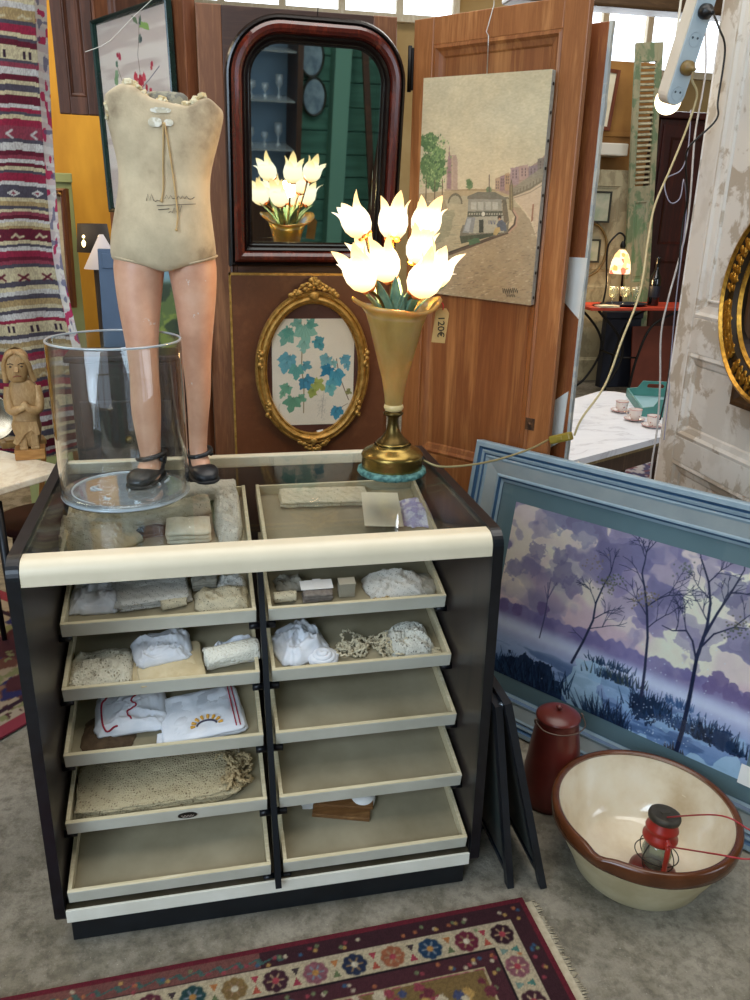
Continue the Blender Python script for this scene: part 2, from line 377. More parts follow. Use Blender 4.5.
# third leaf seen edge-on behind the right leaf
dE = thing('door', 'door edge with pale blue paint standing just behind the honey brown door', 'door', (.575, 1.245, 0), (0, 0, TB), 'old doors used as screens')
MB().box((.0, 0, .02), (.604, .012, 1.95), 0, .002).box((.03, .012, .1), (.55, .03, 1.9), 0).build('leaf', wood('orange_brown_edge', '9a5a30', '824724', 'b0703c', 6, (6, 6, .5)), dE)
pale_blue = peeling('pale_blue_paint', 'bdbcb2', 'a3a8a8', 'cfccc4', 14)
mb = MB(); n = 60
mb.loft([[(.6045, -.003, z), (.6125+.004*nz(0, 0, z*7)+.002*nz(1, 0, z*30), -.003, z), (.6125+.004*nz(0, 0, z*7)+.002*nz(1, 0, z*30), .012, z), (.6045, .012, z)] for z in np.linspace(.02, 1.95, n)])
mb.build('painted_edge', pale_blue, dE, False)
cdm = plain('pale_card', 'e0ddd6', .6, col2='d2cec4', scale=8); blu = plain('blue_card_edge', '8ca6c0', .6)
dEp = lambda a, b: (lambda q: (q.x, q.z))(Matrix.Rotation(-TB, 3, 'Z') @ (onP(a, b, dE.location, (sin(TB), -cos(TB), 0))-dE.location))
for pts, bl_ in (([(567, 257), (588, 258), (579, 319), (564, 301)], [(552, 257), (566.5, 257), (563.5, 301), (550, 287)]), ([(551, 403), (569, 391), (562, 441), (546, 450)], [(540, 409), (550.5, 403.3), (545.5, 450.3), (536, 456)])):
    MB().prism([dEp(*q) for q in pts], -.004, -.0004).build('white_patch', cdm, dE, False); MB().prism([dEp(*q) for q in bl_], -.004, -.0004).build('blue_patch', blu, dE, False)
# ------------------------------------------------------------------ the display cabinet
cab = thing('display_cabinet', 'white and black shop display cabinet with sloping trays and a glass top', 'cabinet', (0, 0, 0))
H = .889; SL = .24; ANG = math.atan(SL)
for s in (-1, 1):
    xi, xo = s*.441, s*.46
    prof = [(0.0, .085), (.012, .073), (.63, .073), (.63, H+.004), (.035, H+.004)]+[(.035-.035*sin(t), H+.004-.035+.035*cos(t)) for t in [PI/2*k/8 for k in range(1, 9)]]
    p = MB().prism([(y, z) for y, z in prof], min(xi, xo), max(xi, xo), 0, 'yz').build('side_panel', dark_inner, cab)
    # black edging strip wrapped round the panel's front and top edge
    e = MB(); path = [(0, .09), (0, H-.031)]+[(.035-.035*cos(t), H+.004-.035+.035*sin(t)) for t in [PI/2*k/8 for k in range(9)]]+[(.63, H+.004)]
    a, b = min(xi, xo)-.0015, max(xi, xo)+.0015; rings = []
    for i, (y, z) in enumerate(path):
        q = path[max(i-1, 0)]; r = path[min(i+1, len(path)-1)]; t = Vector((r[0]-q[0], r[1]-q[1])).normalized(); nn = Vector((-t.y, t.x))
        o_, i_ = nn*.002, nn*-.010
        rings.append([(a, y+o_.x, z+o_.y), (b, y+o_.x, z+o_.y), (b, y+i_.x, z+i_.y), (a, y+i_.x, z+i_.y)])
    e.loft(rings); e.build('edge_strip', black_edge, p, False)
np_ = [(.0, .845), (.0, .862)]+[(.026-.026*cos(t), .862+.0285*sin(t)) for t in np.linspace(.12, PI/2, 14)]+[(.046, .891), (.046, .845)]
fr0 = MB().prism(np_, -.4385, .4385, 0, 'yz', True).build('front_rail', white_lam, cab)
fr0.data.set_sharp_from_angle(angle=radians(40))
MB().box((-.4385, .605, .862), (.4385, .63, .891), 0, .003).build('back_rail', white_lam, cab)
MB().box((-.4385, .0465, .880), (.4385, .6045, .8885)).build('glass_top', glass_top, cab)
MB().box((-.4385, .614, .10), (.4385, .63, .8615)).build('back_panel', dark_inner, cab)
floor_board = plain('base_board', '4b4234', .6, col2='39321f', scale=20)
bb = MB().box((-.4385, .004, .078), (.4385, .613, .105), 0).build('base_board', floor_board, cab)
MB().box((-.4385, -.002, .074), (.4385, .0035, .1055), 0, .001).build('front_strip', plain('white_strip', 'e9e6d8', .45, col2='dcd8c8', scale=9), bb)
MB().box((-.436, .022, 0), (.436, .6, .0775), 0, .002).build('plinth', plain('black_plinth', '10151b', .5, col2='0b0e13', scale=20), cab)
# sloping centre bar with pegs
def ty(k): return .262-.063*(k-1)
def tz(k): return .635-.1215*(k-1)
bar = MB(); q0 = (ty(.25)-.012, tz(.25)); q1 = (ty(5.35)-.012, .106)
bar.prism([(q0[0], q0[1]), (q0[0]+.03, q0[1]), (q1[0]+.03, q1[1]), (q1[0], q1[1])], -.0065, .0065, 0, 'yz')
cb = bar.build('centre_bar', black_metal, cab)
for k in range(1, 6):
    y, z = ty(k)+.028, tz(k)-.034-.012
    pg = MB(); pg.tube([(-.03, y-.022, z), (-.0066, y-.022, z)], .0085, 12); pg.tube([(.0066, y-.022, z), (.03, y-.022, z)], .0085, 12)
    pg.build('peg', black_metal, cb)
    for s in (-1, 1):
        MB().tube([(s*.4405, y-.01, z), (s*.415, y-.01, z)], .0085, 12).build('tray_peg', black_metal, cab)
TW = .418; TD = .30
def tray_frame(k, side): # local frame: x across, y back along the slope, z up from the tray bed; origin front left
    x0 = -.4315 if side == 0 else .0135
    return mat4((x0, ty(k), tz(k)-.034), (ANG, 0, 0))
def tray_loc(k, side, u, v, dz=0): return tray_frame(k, side) @ Vector((u*TW, v*TD, .009+dz))
for k in range(0, 6):
    for side in (0, 1):
        T = tray_frame(k, side); D = TD if k else .275
        tr = MB(); tr.T = T; tr.box((.009, .009, .002), (TW-.009, D-.006, .008)); tb = tr.build('tray', tray_bed_m, cab)
        r = MB(); r.T = T; r.box((0, 0, 0), (TW, .0085, .034), 0, .001); r.build('tray_front', tray_front_m, tb)
        r = MB(); r.T = T
        r.box((0, .0088, 0), (.0085, D, .036), 0, .001).box((TW-.0085, .0088, 0), (TW, D, .036), 0, .001).box((.009, D-.006, 0), (TW-.009, D, .034), 0, .001)
        r.box((0, 0.0005, .0342), (TW, .0084, .0352), 0)
        r.build('tray_rim', tray_edge_m, tb)
        if k == 4 and side == 0:
            bd = MB(); bd.T = T; bd.prism([(.247+.02*cos(2*PI*i/32), .0165+.0085*sin(2*PI*i/32)) for i in range(32)], -.0025, -.0002)
            bo = bd.build('maker_badge', plain('dark_badge', '1d1716', .35, .3), tb); tag(bo, 'black oval badge with pale script on the tray front')
            sw = MB(); sw.T = T
            sw.tube([(.234+.0265*t, -.003, .0165+.0028*sin(t*26)*(1-.5*t)) for t in np.linspace(0, 1, 40)], .0006, 5)
            sw.tube([(.236, -.003, .0125), (.258, -.003, .0128)], .0004, 5)
            sw.build('script', plain('pale_script', 'a99a8c', .5), bo)
# ------------------------------------------------------------------ child mannequin standing on the cabinet
HT = .889
linen = NT('aged_linen'); linen.bsdf('c0b190', .9, 0, .2); linen.b.inputs['Sheen Weight'].default_value = .1
_c = linen.coord(); _f = linen.noise(_c, 9, 6, .6); _g = linen.noise(_c, 260, 2, .5)
linen.l(linen.ramp(_f, [(.34, '8f7d64'), (.47, 'b9a688'), (.66, 'd0bd9c')]), linen.b.inputs['Base Color']); linen.bump(_g, .25, .002); linen = linen.mat
skin = NT('worn_flesh_paint'); skin.bsdf('cf9c7c', .42, 0, .45)
_c = skin.coord(); _f = skin.noise(_c, 14, 5, .6); _g = skin.noise(_c, 26, 8, .7)
_a = skin.ramp(_f, [(.3, 'c48e72'), (.6, 'd6a487'), (.8, 'ddb297')])
skin.l(skin.mix(skin.ramp(_g, [(.655, '000000'), (.67, 'ffffff')]), _a, 'd8ccc0'), skin.b.inputs['Base Color']); skin = skin.mat
man = thing('mannequin', 'headless child dress form in aged linen with painted legs and black shoes', 'mannequin', (-.17, .46, HT))
def ell(cx, cy, z, a, b, n=40, p=2.3):
    out = []
    for k in range(n):
        t = 2*PI*k/n; c, s_ = cos(t), sin(t)
        out.append((cx+a*math.copysign(abs(c)**(2/p), c), cy+b*math.copysign(abs(s_)**(2/p), s_), z))
    return out
# z (world), left x, right x, front depth, back depth
tor = [(1.362, -.270, -.076, .062, .07), (1.366, -.279, -.066, .072, .08), (1.385, -.283, -.062, .078, .085), (1.426, -.279, -.066, .082, .085), (1.46, -.270, -.069, .082, .078),
       (1.499, -.260, -.0715, .076, .068), (1.53, -.254, -.0705, .07, .064), (1.56, -.252, -.066, .068, .064), (1.60, -.259, -.053, .07, .068),
       (1.635, -.266, -.042, .069, .068), (1.662, -.271, -.036, .062, .062)]
rings = []
for z, xl, xr, f, b in tor:
    cx, a = (xl+xr)/2+.17, (xr-xl)/2; r = []
    for k in range(48):
        t = 2*PI*k/48; c, s_ = cos(t), sin(t); d = b if s_ > 0 else f
        yy = d*math.copysign(abs(s_)**.85, s_)
        if s_ < 0 and 1.40 < z < 1.5: yy -= .008*max(0, 1-abs(z-1.44)/.05)*(1-abs(c))
        r.append((cx+a*math.copysign(abs(c)**.9, c), yy, z-HT))
    rings.append(r)
# shoulders: the top line dips at the neck and rises to both straps
def topz(x): # x local
    w = x+.17-.17
    xs = [-.105, -.096, -.062, -.036, -.012, .03, .072, .082, .104, .135]; zs = [1.678, 1.692, 1.712, 1.708, 1.686, 1.678, 1.672, 1.690, 1.694, 1.668]
    return float(np.interp(w, xs, zs))-HT
for sc_, lift in ((.97, .55), (.9, .85), (.8, 1.0)):
    r = []
    for (x, y, z) in rings[len(tor)-1]:
        cx = (-.271-.036)/2+.17; xx = cx+(x-cx)*(.985 if lift < 1 else .97); r.append((xx, y*sc_*(.8 if lift == 1 else 1), z+(topz(xx)-z)*lift))
    rings.append(r)
rings.append([(x, y*.55, z-.004) for x, y, z in rings[-1]])
rings.append([(x, y*.3, z-.012) for x, y, z in rings[-1]])
# crotch: pull the lowest rings into two leg openings
for ri, amt in ((0, 1.0), (1, .8), (2, .25)):
    r = []
    for x, y, z in rings[ri]:
        g = math.exp(-((x)/.03)**2); o = min(1, abs(x)/.1); r.append((x, y, z-.010*g*amt+.018*o*amt*(0.6 if y > 0 else .8)))
    rings[ri] = r
tb = MB(); tb.loft(rings); torso = tb.build('torso', linen, man, True, 'sub')
# hem band round each leg opening
def leg(side, pts, name='leg'):
    L = MB(); rr = []
    for z, cx, cy, a, b in pts: rr.append(ell(cx+.17, cy-.46, z-HT, a, b, 28, 2.1))
    L.loft(rr); return L.build(name, skin, man, True, 'sub')
legL = [(1.40, -.224, .46, .052, .058), (1.365, -.2255, .459, .054, .062), (1.32, -.229, .456, .049, .056), (1.26, -.231, .45, .042, .05), (1.20, -.2305, .444, .034, .042), (1.165, -.230, .440, .0325, .038),
        (1.13, -.230, .440, .031, .039), (1.09, -.231, .440, .033, .042), (1.05, -.232, .436, .0325, .04), (1.01, -.231, .430, .028, .034), (.97, -.229, .424, .0235, .028), (.94, -.228, .421, .021, .026), (.918, -.228, .415, .021, .034), (.908, -.229, .40, .02, .042)]
legR = [(1.40, -.118, .46, .052, .058), (1.365, -.1155, .461, .053, .062), (1.32, -.113, .463, .048, .056), (1.26, -.113, .466, .041, .05), (1.20, -.115, .469, .0345, .042), (1.165, -.116, .47, .0325, .038),
        (1.13, -.116, .473, .030, .039), (1.09, -.116, .478, .0285, .042), (1.05, -.118, .480, .0255, .038), (1.01, -.121, .482, .0225, .032), (.97, -.123, .484, .021, .027), (.94, -.124, .484, .0205, .026), (.918, -.121, .474, .021, .034), (.906, -.118, .458, .02, .042)]
lL = leg(0, legL); lR = leg(1, legR)
def hem(cx, cy, zc, tilt):
    h = MB(); p = []
    for k in range(40):
        t = 2*PI*k/40; x = cx+.0545*cos(t); y = cy+.064*sin(t); p.append((x+.17, y-.46, zc-HT+tilt*cos(t)))
    h.tube(p, .0022, 6, 0, True); return h.build('hem', linen, torso)
hem(-.2245, .46, 1.375, -.012); hem(-.1165, .46, 1.375, .012)
def shoe(ax, ay, hd, z0, name='shoe'):
    # local: toe along -y, rotated by hd about z
    T = Matrix.Translation((ax+.17, ay-.46, z0-HT)) @ Matrix.Rotation(hd, 4, 'Z')
    o = MB(); o.T = T
    def ring(y, w, h, base=0.0, n=20):
        r = []
        for k in range(n):
            t = 2*PI*k/n; c, s_ = cos(t), sin(t); r.append((w*math.copysign(abs(c)**.8, c), y, base+max(0, h*(.5+.5*s_)) if s_ > -.5 else base))
        return r
    prof = [(.036, .011, .034), (.032, .020, .046), (.018, .025, .046), (.0, .026, .034), (-.02, .0285, .029), (-.042, .0315, .030), (-.062, .0305, .027), (-.080, .024, .020), (-.090, .011, .011)]
    up_ = [(y, w, (h if (y > .017 or y < -.030) else .022), .007) for y, w, h in prof]
    o.loft([ring(*q) for q in up_])
    s = o.build(name, black_leather, man, True, 'sub')
    ft = MB(); ft.T = T @ Matrix.Translation((0, -.014, .032)) @ Matrix.Rotation(radians(28), 4, 'X'); ft.ball((0, 0, 0), 1, 0, 20, 14, (.0215, .046, .021)); ft.build('instep', skin, s)
    so = MB(); so.T = T
    so.loft([[(x*1.06, y, z) for x, y, z in ring(y, w, .008, 0)] for y, w, h in prof])
    so.box((-.019, .004, 0), (.019, .034, .010), 0, .003)
    so.build('sole', plain('shoe_sole', '0e0e10', .6), s)
    st = MB(); st.T = T
    st.tube([(.029*cos(t), .004+.035*sin(t), .052+.006*cos(t*1)) for t in np.linspace(0, 2*PI, 30)[:-1]], .0055, 8, 0, True)
    st.tube([(.022, .03, .042), (.023, .02, .03)], .004, 6); st.tube([(-.022, .03, .042), (-.023, .02, .03)], .004, 6)
    st.ball((.028, -.004, .047), .006, 0, 8, 6)
    st.build('ankle_strap', black_leather, s)
    return s
shoe(-.2285, .420, radians(-22), .9045); shoe(-.123, .486, radians(14), HT)
# neck socket, torn plaster, drawstring, pencilled note
nk = MB(); nk.lathe([(.036, -.01), (.034, .006), (.028, .012), (.02, .013), (0.0005, .012)], 24, 0, (.022, -.004, .798), None, False, (1.2, .8))
random.seed(4)
nk.build('neck_plate', peeling('torn_plaster', '8e8874', '6d6a60', 'c9bf9f', 40), man)
tn = MB()
for i in range(44):
    x = random.uniform(-.056, .094); y = random.uniform(-.045, .02); z = topz(x)-.004
    tn.box((x-.009, y-.006, z), (x+.006, y+.006, z+random.uniform(.004, .013)), 0, .002, (random.uniform(-.4, .4), random.uniform(-.4, .4), random.uniform(0, 3)))
tn.build('torn_padding', peeling('frayed_padding', 'c9b384', 'e2d6b4', 'a08a60', 60), man)
tn = MB()
for i in range(12):
    u = i/11; x = -.0945+.006*u+random.uniform(-.002, .002); z = -.0+.785-.05*u; tn.box((x-.003, -.02+random.uniform(-.01, .01), z-.004), (x+.003, -.008, z+.005), 0, .001, (random.uniform(-.5, .5), random.uniform(-.5, .5), 0))
tn.build('torn_seam', peeling('frayed_seam', 'c9b384', 'e2d6b4', 'a08a60', 60), torso)
def fy(x, z):  # front surface of the torso, local
    zz = z+HT; zs = [t[0] for t in tor]; f = np.interp(zz, zs, [t[3] for t in tor]); xl = np.interp(zz, zs, [t[1] for t in tor])+.17; xr = np.interp(zz, zs, [t[2] for t in tor])+.17
    c = min(.99, abs((x-(xl+xr)/2)/((xr-xl)/2))); e = -f*(max(0, 1-c**(1/.45))**.5)**.85
    if 1.40 < zz < 1.5: e -= .008*max(0, 1-abs(zz-1.44)/.05)*(1-c)
    return e
ds = MB()
for pts in ([(.014, .750), (.011, .71), (.008, .67), (.006, .63), (.001, .606)], [(.016, .750), (.021, .71), (.025, .67), (.029, .62), (.031, .58), (.027, .552)]):
    ds.tube(spline([(x, fy(x, z)-.004, z) for x, z in pts], 6), .0016, 6)
    x, z = pts[-1]; ds.ball((x, fy(x, z)-.005, z), .003, 0, 8, 6)
ds.build('drawstring', plain('twine', 'bb9c6b', .9), torso)
pt = MB()
for cx, w, h, a in ((-.002, .026, .017, .05), (.024, .018, .012, -.2), (.010, .040, .010, 0)):
    cz = .750 if w != .04 else .772
    pt.grid(lambda u, v: (cx+(u-.5)*w*(1-abs(2*v-1)**3*.5), fy(cx+(u-.5)*w, cz+(v-.5)*h)-.0025, cz+(v-.5)*h), 8, 6)
pt.build('worn_patch', peeling('worn_patch', 'd8d3c4', 'bdb49c', 'e6e1d4', 60), torso)
wr = MB(); rng = random.Random(2)
def scrawl(x0, x1, z, amp, n, slope=0.08):
    p = []
    for i in range(n+1):
        u = i/n; x = x0+(x1-x0)*u; zz = z+slope*(x-x0)+amp*(rng.random()*1.4-.4 if i % 2 else -.1); p.append((x, fy(x, zz)-.0032, zz))
    wr.tube(p, .0007, 4)
scrawl(-.028, .004, .607, .012, 9); scrawl(.008, .066, .611, .010, 15, .03); scrawl(.014, .040, .585, .012, 7)
wr.tube([(x, fy(x, .596+.06*(x+.03))-.0032, .596+.06*(x+.03)) for x in np.linspace(-.008, .068, 10)], .0007, 4)
wr.tube([(x, fy(x, .588+.1*(x+.02))-.0032, .588+.1*(x+.02)) for x in np.linspace(-.006, .016, 5)], .0012, 4)
wr.build('pencil_note', plain('grey_pencil', '4a4640', .8), torso)
# ------------------------------------------------------------------ glass cylinder
vase = thing('glass_cylinder', 'tall clear glass cylinder on the cabinet with one mannequin foot inside', 'vase', (-.28, .358, HT))
R = .135; Hh = .337
MB().lathe([(R-.012, .0005), (R-.003, .003), (R, .010), (R, Hh-.004), (R-.002, Hh), (R-.004, Hh-.002), (R-.0045, .016)], 72).build('wall', glass_vase, vase)
for z_, r_ in ((.0155, R-.005), (.001, R-.012)):
    pass
MB().lathe([(.0003, .0012), (R-.012, .0012), (R-.0048, .008), (R-.0048, .0148), (R-.02, .0152), (R*.5, .0147), (.0003, .0150)], 72).build('thick_base', glass('base_glass', 'eef7fb', 4, .06, 1.5, .15), vase)  # whitish haze mixed into the glass paints its bright glints
MB().tube([((R-.002)*cos(t), (R-.002)*sin(t), Hh) for t in np.linspace(0, 2*PI, 73)[:-1]], .0024, 8, 0, True).build('rim', glass('rim_glass', 'd9ebf5', 4.5, .05, 1.5, .35), vase)
MB().tube([((R-.003)*cos(t), (R-.003)*sin(t), .009) for t in np.linspace(0, 2*PI, 73)[:-1]], .0035, 8, 0, True).build('foot_rim', glass('foot_glass', 'd9f0fa', 5.0, .05, 1.5, .4), vase)
mr = MB(); rs_ = random.Random(11)  # pale hazy arcs added to look like light glints on the base
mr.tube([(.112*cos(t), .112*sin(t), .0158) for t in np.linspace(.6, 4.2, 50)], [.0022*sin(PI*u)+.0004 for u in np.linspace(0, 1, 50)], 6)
mr.build('glint_ring', glass('glint_glass', 'e4f3fb', 5, .05, 1.5, .6), vase)
for i in range(9):  # short pale streaks, shaped as further glints of light
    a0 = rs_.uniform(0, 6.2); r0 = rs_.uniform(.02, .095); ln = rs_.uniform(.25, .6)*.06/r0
    MB().tube([((r0+.012*sin(3*u+i))*cos(a0+ln*u), (r0+.012*sin(3*u+i))*sin(a0+ln*u), .0158) for u in np.linspace(0, 1, 14)], [.0026*sin(PI*u)+.0003 for u in np.linspace(0, 1, 14)], 6).build('glint', glass('glint_glass', 'e4f3fb', 5, .05, 1.5, .55), vase)
# ------------------------------------------------------------------ tulip lamp
lamp = thing('tulip_lamp', 'brass table lamp with lit glass tulips in an amber glass trumpet', 'lamp', (.33, .42, HT))
teal_fringe = plain('teal_braid', '2a5856', .6, col2='5f8f88', scale=90, bump=.5, lo=.4, hi=.6)
fr = MB(); fr.lathe([(.074, .0005), (.080, .004), (.083, .010), (.080, .016), (.072, .019)], 60, 0, (0, 0, 0), lambda r, z, a: (r+.0016*sin(a*40), z))
fr.build('braid', teal_fringe, lamp)
MB().lathe([(.071, .0), (.073, .004), (.073, .044), (.0745, .048), (.073, .052), (.066, .060), (.052, .066), (.046, .070), (.044, .074)], 56).build('base', brass, lamp)
MB().lathe([(.046, .070), (.038, .072), (.039, .078), (.036, .083), (.028, .090), (.018, .104), (.0135, .12), (.0125, .138), (.0165, .143), (.023, .147), (.024, .151), (.016, .155)], 40).build('stem_column', brass_dk, lamp)
MB().tube([(.038*cos(t), .038*sin(t), .077) for t in np.linspace(0, 2*PI, 31)[:-1]], .003, 6, 0, True).build('bead_ring', brass, lamp)
amber = NT('amber_glass'); amber.bsdf('c48f3c', .25, 0, .6, Transmission_Weight=.0); _c = amber.coord((1, 1, .35)); _f = amber.noise(_c, 26, 4)
amber.l(amber.ramp(_f, [(.3, 'a58a4a'), (.7, 'cdb070')]), amber.b.inputs['Base Color'])
amber.b.inputs['Subsurface Weight'].default_value = .5; amber.b.inputs['Subsurface Radius'].default_value = (.05, .03, .01); amber.b.inputs['Subsurface Scale'].default_value = .5
_tl = amber.n('ShaderNodeBsdfTranslucent'); _tl.inputs[0].default_value = rgba('e8b45c'); _mx = amber.n('ShaderNodeMixShader'); _mx.inputs[0].default_value = .38
amber.l(amber.b.outputs[0], _mx.inputs[1]); amber.l(_tl.outputs[0], _mx.inputs[2]); amber.l(_mx.outputs[0], amber.out.inputs[0]); amber = amber.mat
def wav(r, z, a):
    k = max(0, (z-.30)/.11); k = k*k; lob = cos(2*(a-.1)); return r*(1+.10*k*lob), z+k*(.013*lob+.004*cos(4*a+.5))
tp = [(.0205, .168), (.0225, .19), (.029, .23), (.0395, .27), (.050, .31), (.0585, .345), (.067, .372), (.079, .394), (.092, .403), (.096, .399), (.093, .393), (.0775, .388), (.064, .368), (.0555, .342), (.047, .308), (.0365, .27), (.026, .23), (.019, .19)]
tr = MB().lathe(tp, 72, 0, (0, 0, 0), wav).build('trumpet', amber, lamp, True)
MB().lathe([(.012, .153), (.020, .156), (.0235, .163), (.022, .170), (.017, .173)], 32).build('glass_collar', plain('pale_amber', 'd9bf86', .3), lamp)
# tulips
tulip_m = NT('lit_tulip_glass'); _e = tulip_m.n('ShaderNodeEmission'); _tc = tulip_m.coord((1, 1, 1), kind='Generated'); _sp = tulip_m.n('ShaderNodeSeparateXYZ'); tulip_m.l(_tc, _sp.inputs[0])
tulip_m.l(tulip_m.ramp(_sp.outputs[2], [(.0, 'f7c070'), (.22, 'ffe9c0'), (.55, 'fff0d4'), (.74, 'ffdf9c'), (.88, 'f6cf8c'), (1, 'e2bd84')]), _e.inputs[0]); _e.inputs[1].default_value = 2.1
_gl = tulip_m.n('ShaderNodeBsdfGlossy'); _gl.inputs['Roughness'].default_value = .1; _mx = tulip_m.n('ShaderNodeMixShader'); _mx.inputs[0].default_value = .03
tulip_m.l(_e.outputs[0], _mx.inputs[1]); tulip_m.l(_gl.outputs[0], _mx.inputs[2]); tulip_m.l(_mx.outputs[0], tulip_m.out.inputs[0]); tulip_m = tulip_m.mat
orange_petal = plain('orange_calyx', 'c8641c', .5); leaf_m = plain('painted_leaf', '5a8272', .45, .1, col2='86a687', scale=40)
stem_m = plain('bronze_stem', '6d5226', .45, .5)
# base point and tip (local), radius
TUL = [((-.066, .035, .552), (-.118, .055, .632), .032), ((-.002, .05, .545), (.006, .075, .646), .034), ((.062, .045, .552), (.096, .07, .638), .034),
       ((-.074, -.045, .446), (-.130, -.075, .535), .035), ((-.022, -.03, .463), (-.066, -.05, .556), .034), ((.022, -.06, .436), (.070, -.10, .520), .037),
       ((.066, -.02, .448), (.106, -.045, .543), .034), ((.040, .0, .495), (.062, -.005, .585), .031), ((-.04, .07, .470), (-.075, .105, .56), .032)]
for bi, (b, t, r) in enumerate(TUL):
    b = Vector(b)-Vector((0, 0, .010)); t = Vector(t)-Vector((0, 0, .012)); ax = (t-b); L = ax.length*.92; q = ax.to_track_quat('Z', 'Y').to_matrix().to_4x4(); T = Matrix.Translation(b) @ q
    s = MB(); prof = [(.006, 0), (r*.55, L*.07), (r*.85, L*.2), (r, L*.38), (r*.97, L*.55), (r*.86, L*.70)]
    s.T = T; n = 36; rng2 = random.Random(bi)
    def pet(rr, zz, a):
        k = zz/L; w = .5+.5*cos(5*a)
        return rr*(1+.05*k*cos(5*a)), zz
    s.lathe(prof, n, 0, (0, 0, 0), pet)
    o = None
    # five flaring petal tips
    for p in range(5):
        a0 = 2*PI*p/5+bi*.7; tip = []
        rows = []
        for i in range(7):
            u = i/6; zz = L*(.62+(.42 if p % 2 else .34)*u); rad = r*(.88-.04*u+.48*u*u*u*(1 if p % 2 else .55)); wd = .62*(1-u**1.7)+.015
            rows.append([((rad)*cos(a0+wd*v), (rad)*sin(a0+wd*v), zz-.004*abs(v)*(1-u)) for v in (-1, -.5, 0, .5, 1)]+[((rad-.003)*cos(a0+wd*v), (rad-.003)*sin(a0+wd*v), zz-.002) for v in (1, .5, 0, -.5, -1)])
        s.loft(rows)
    ts = s.build('tulip_shade', tulip_m, lamp, True)
    c = MB(); c.T = T
    for p in range(5):
        a0 = 2*PI*p/5; c.ball((r*.33*cos(a0), r*.33*sin(a0), L*.03), .008, 0, 8, 6, (1, 1, .7))
    c.build('calyx', orange_petal, ts)
    st = MB(); st.tube(spline([(b.x*.12, b.y*.12, .30), (b.x*.5, b.y*.5, .40), tuple(b)], 8), .0035, 8); st.build('stem', stem_m, lamp)
for i, (a, ln, tl, wd) in enumerate([(3.4, .10, .55, .014), (3.9, .11, .35, .015), (4.4, .12, .2, .013), (5.0, .10, .22, .014), (5.5, .125, .4, .016), (6.0, .10, .6, .013), (.4, .11, .5, .013), (1.3, .11, .3, .014), (2.2, .11, .45, .014), (4.7, .085, .15, .010)]):
    l = MB(); ca, sa = cos(a), sin(a); rows = []
    for k in range(9):
        u = k/8; ww = wd*(sin(PI*min(1, .12+u*.88))**.8)*(1 if u < 1 else .05)+.0006; rr = .022+tl*.12*u*u+.015*u; zz = .345+ln*u
        px, py = rr*ca, rr*sa
        rows.append([(px-sa*ww*v+ca*.003*abs(v), py+ca*ww*v+sa*.003*abs(v), zz) for v in (-1, -.5, 0, .5, 1)]+[(px-sa*ww*v-ca*.0012, py+ca*ww*v-sa*.0012, zz) for v in (1, .5, 0, -.5, -1)])
    l.loft(rows); l.build('leaf', leaf_m, lamp, True)
point('lamp_glow', (.33, .415, HT+.50), 6.5, 'ffcf8e', .03)
# price tag hanging from the lamp
tagc = plain('kraft_card', 'c9a063', .8, col2='bb9052', scale=30)
pt_ = thing('price_tag', 'small kraft paper price tag hanging from the tulip lamp rim', 'tag', (.427, .405, HT+.315), (0, radians(6), radians(8)))
MB().prism([(-.0175, 0), (.0165, 0), (.0165, .068), (.008, .078), (-.009, .078), (-.0175, .070)], -.0006, .0006).build('card', tagc, pt_)
MB().tube(spline([(0, 0, .074), (-.002, -.004, .082), (-.004, -.001, .088), (-.012, .002, .094)], 5), .0013, 6).build('string', red_string, pt_)
text_mesh('120€', .023, 'price', ink, pt_, (.0, -.0012, .036), (radians(90), radians(84), 0))
# ------------------------------------------------------------------ painted surfaces: colour per vertex of a fine grid
def _h(ix, iy, s): 
    n = (ix.astype(np.int64)*374761393+iy.astype(np.int64)*668265263+s*974711) & 0x7fffffff
    n = ((n ^ (n >> 13))*1274126177) & 0x7fffffff
    return ((n ^ (n >> 16)) & 0xffff)/65535.0
def vnoise(X, Y, s=0):
    ix = np.floor(X); iy = np.floor(Y); fx = X-ix; fy = Y-iy; fx = fx*fx*(3-2*fx); fy = fy*fy*(3-2*fy)
    a = _h(ix, iy, s); b = _h(ix+1, iy, s); c = _h(ix, iy+1, s); d = _h(ix+1, iy+1, s)
    return (a*(1-fx)+b*fx)*(1-fy)+(c*(1-fx)+d*fx)*fy
def fbm(X, Y, sc_, o=4, s=0):
    t = 0; a = .5; n = 0
    for i in range(o): t = t+a*vnoise(X*sc_, Y*sc_, s+i*17); n += a; a *= .5; sc_ *= 2.03
    return t/n
def hx(h): h = h.lstrip('#'); return np.array([int(h[i:i+2], 16)/255 for i in (0, 2, 4)])
def sst(e0, e1, x): t = np.clip((x-e0)/(e1-e0), 0, 1); return t*t*(3-2*t)
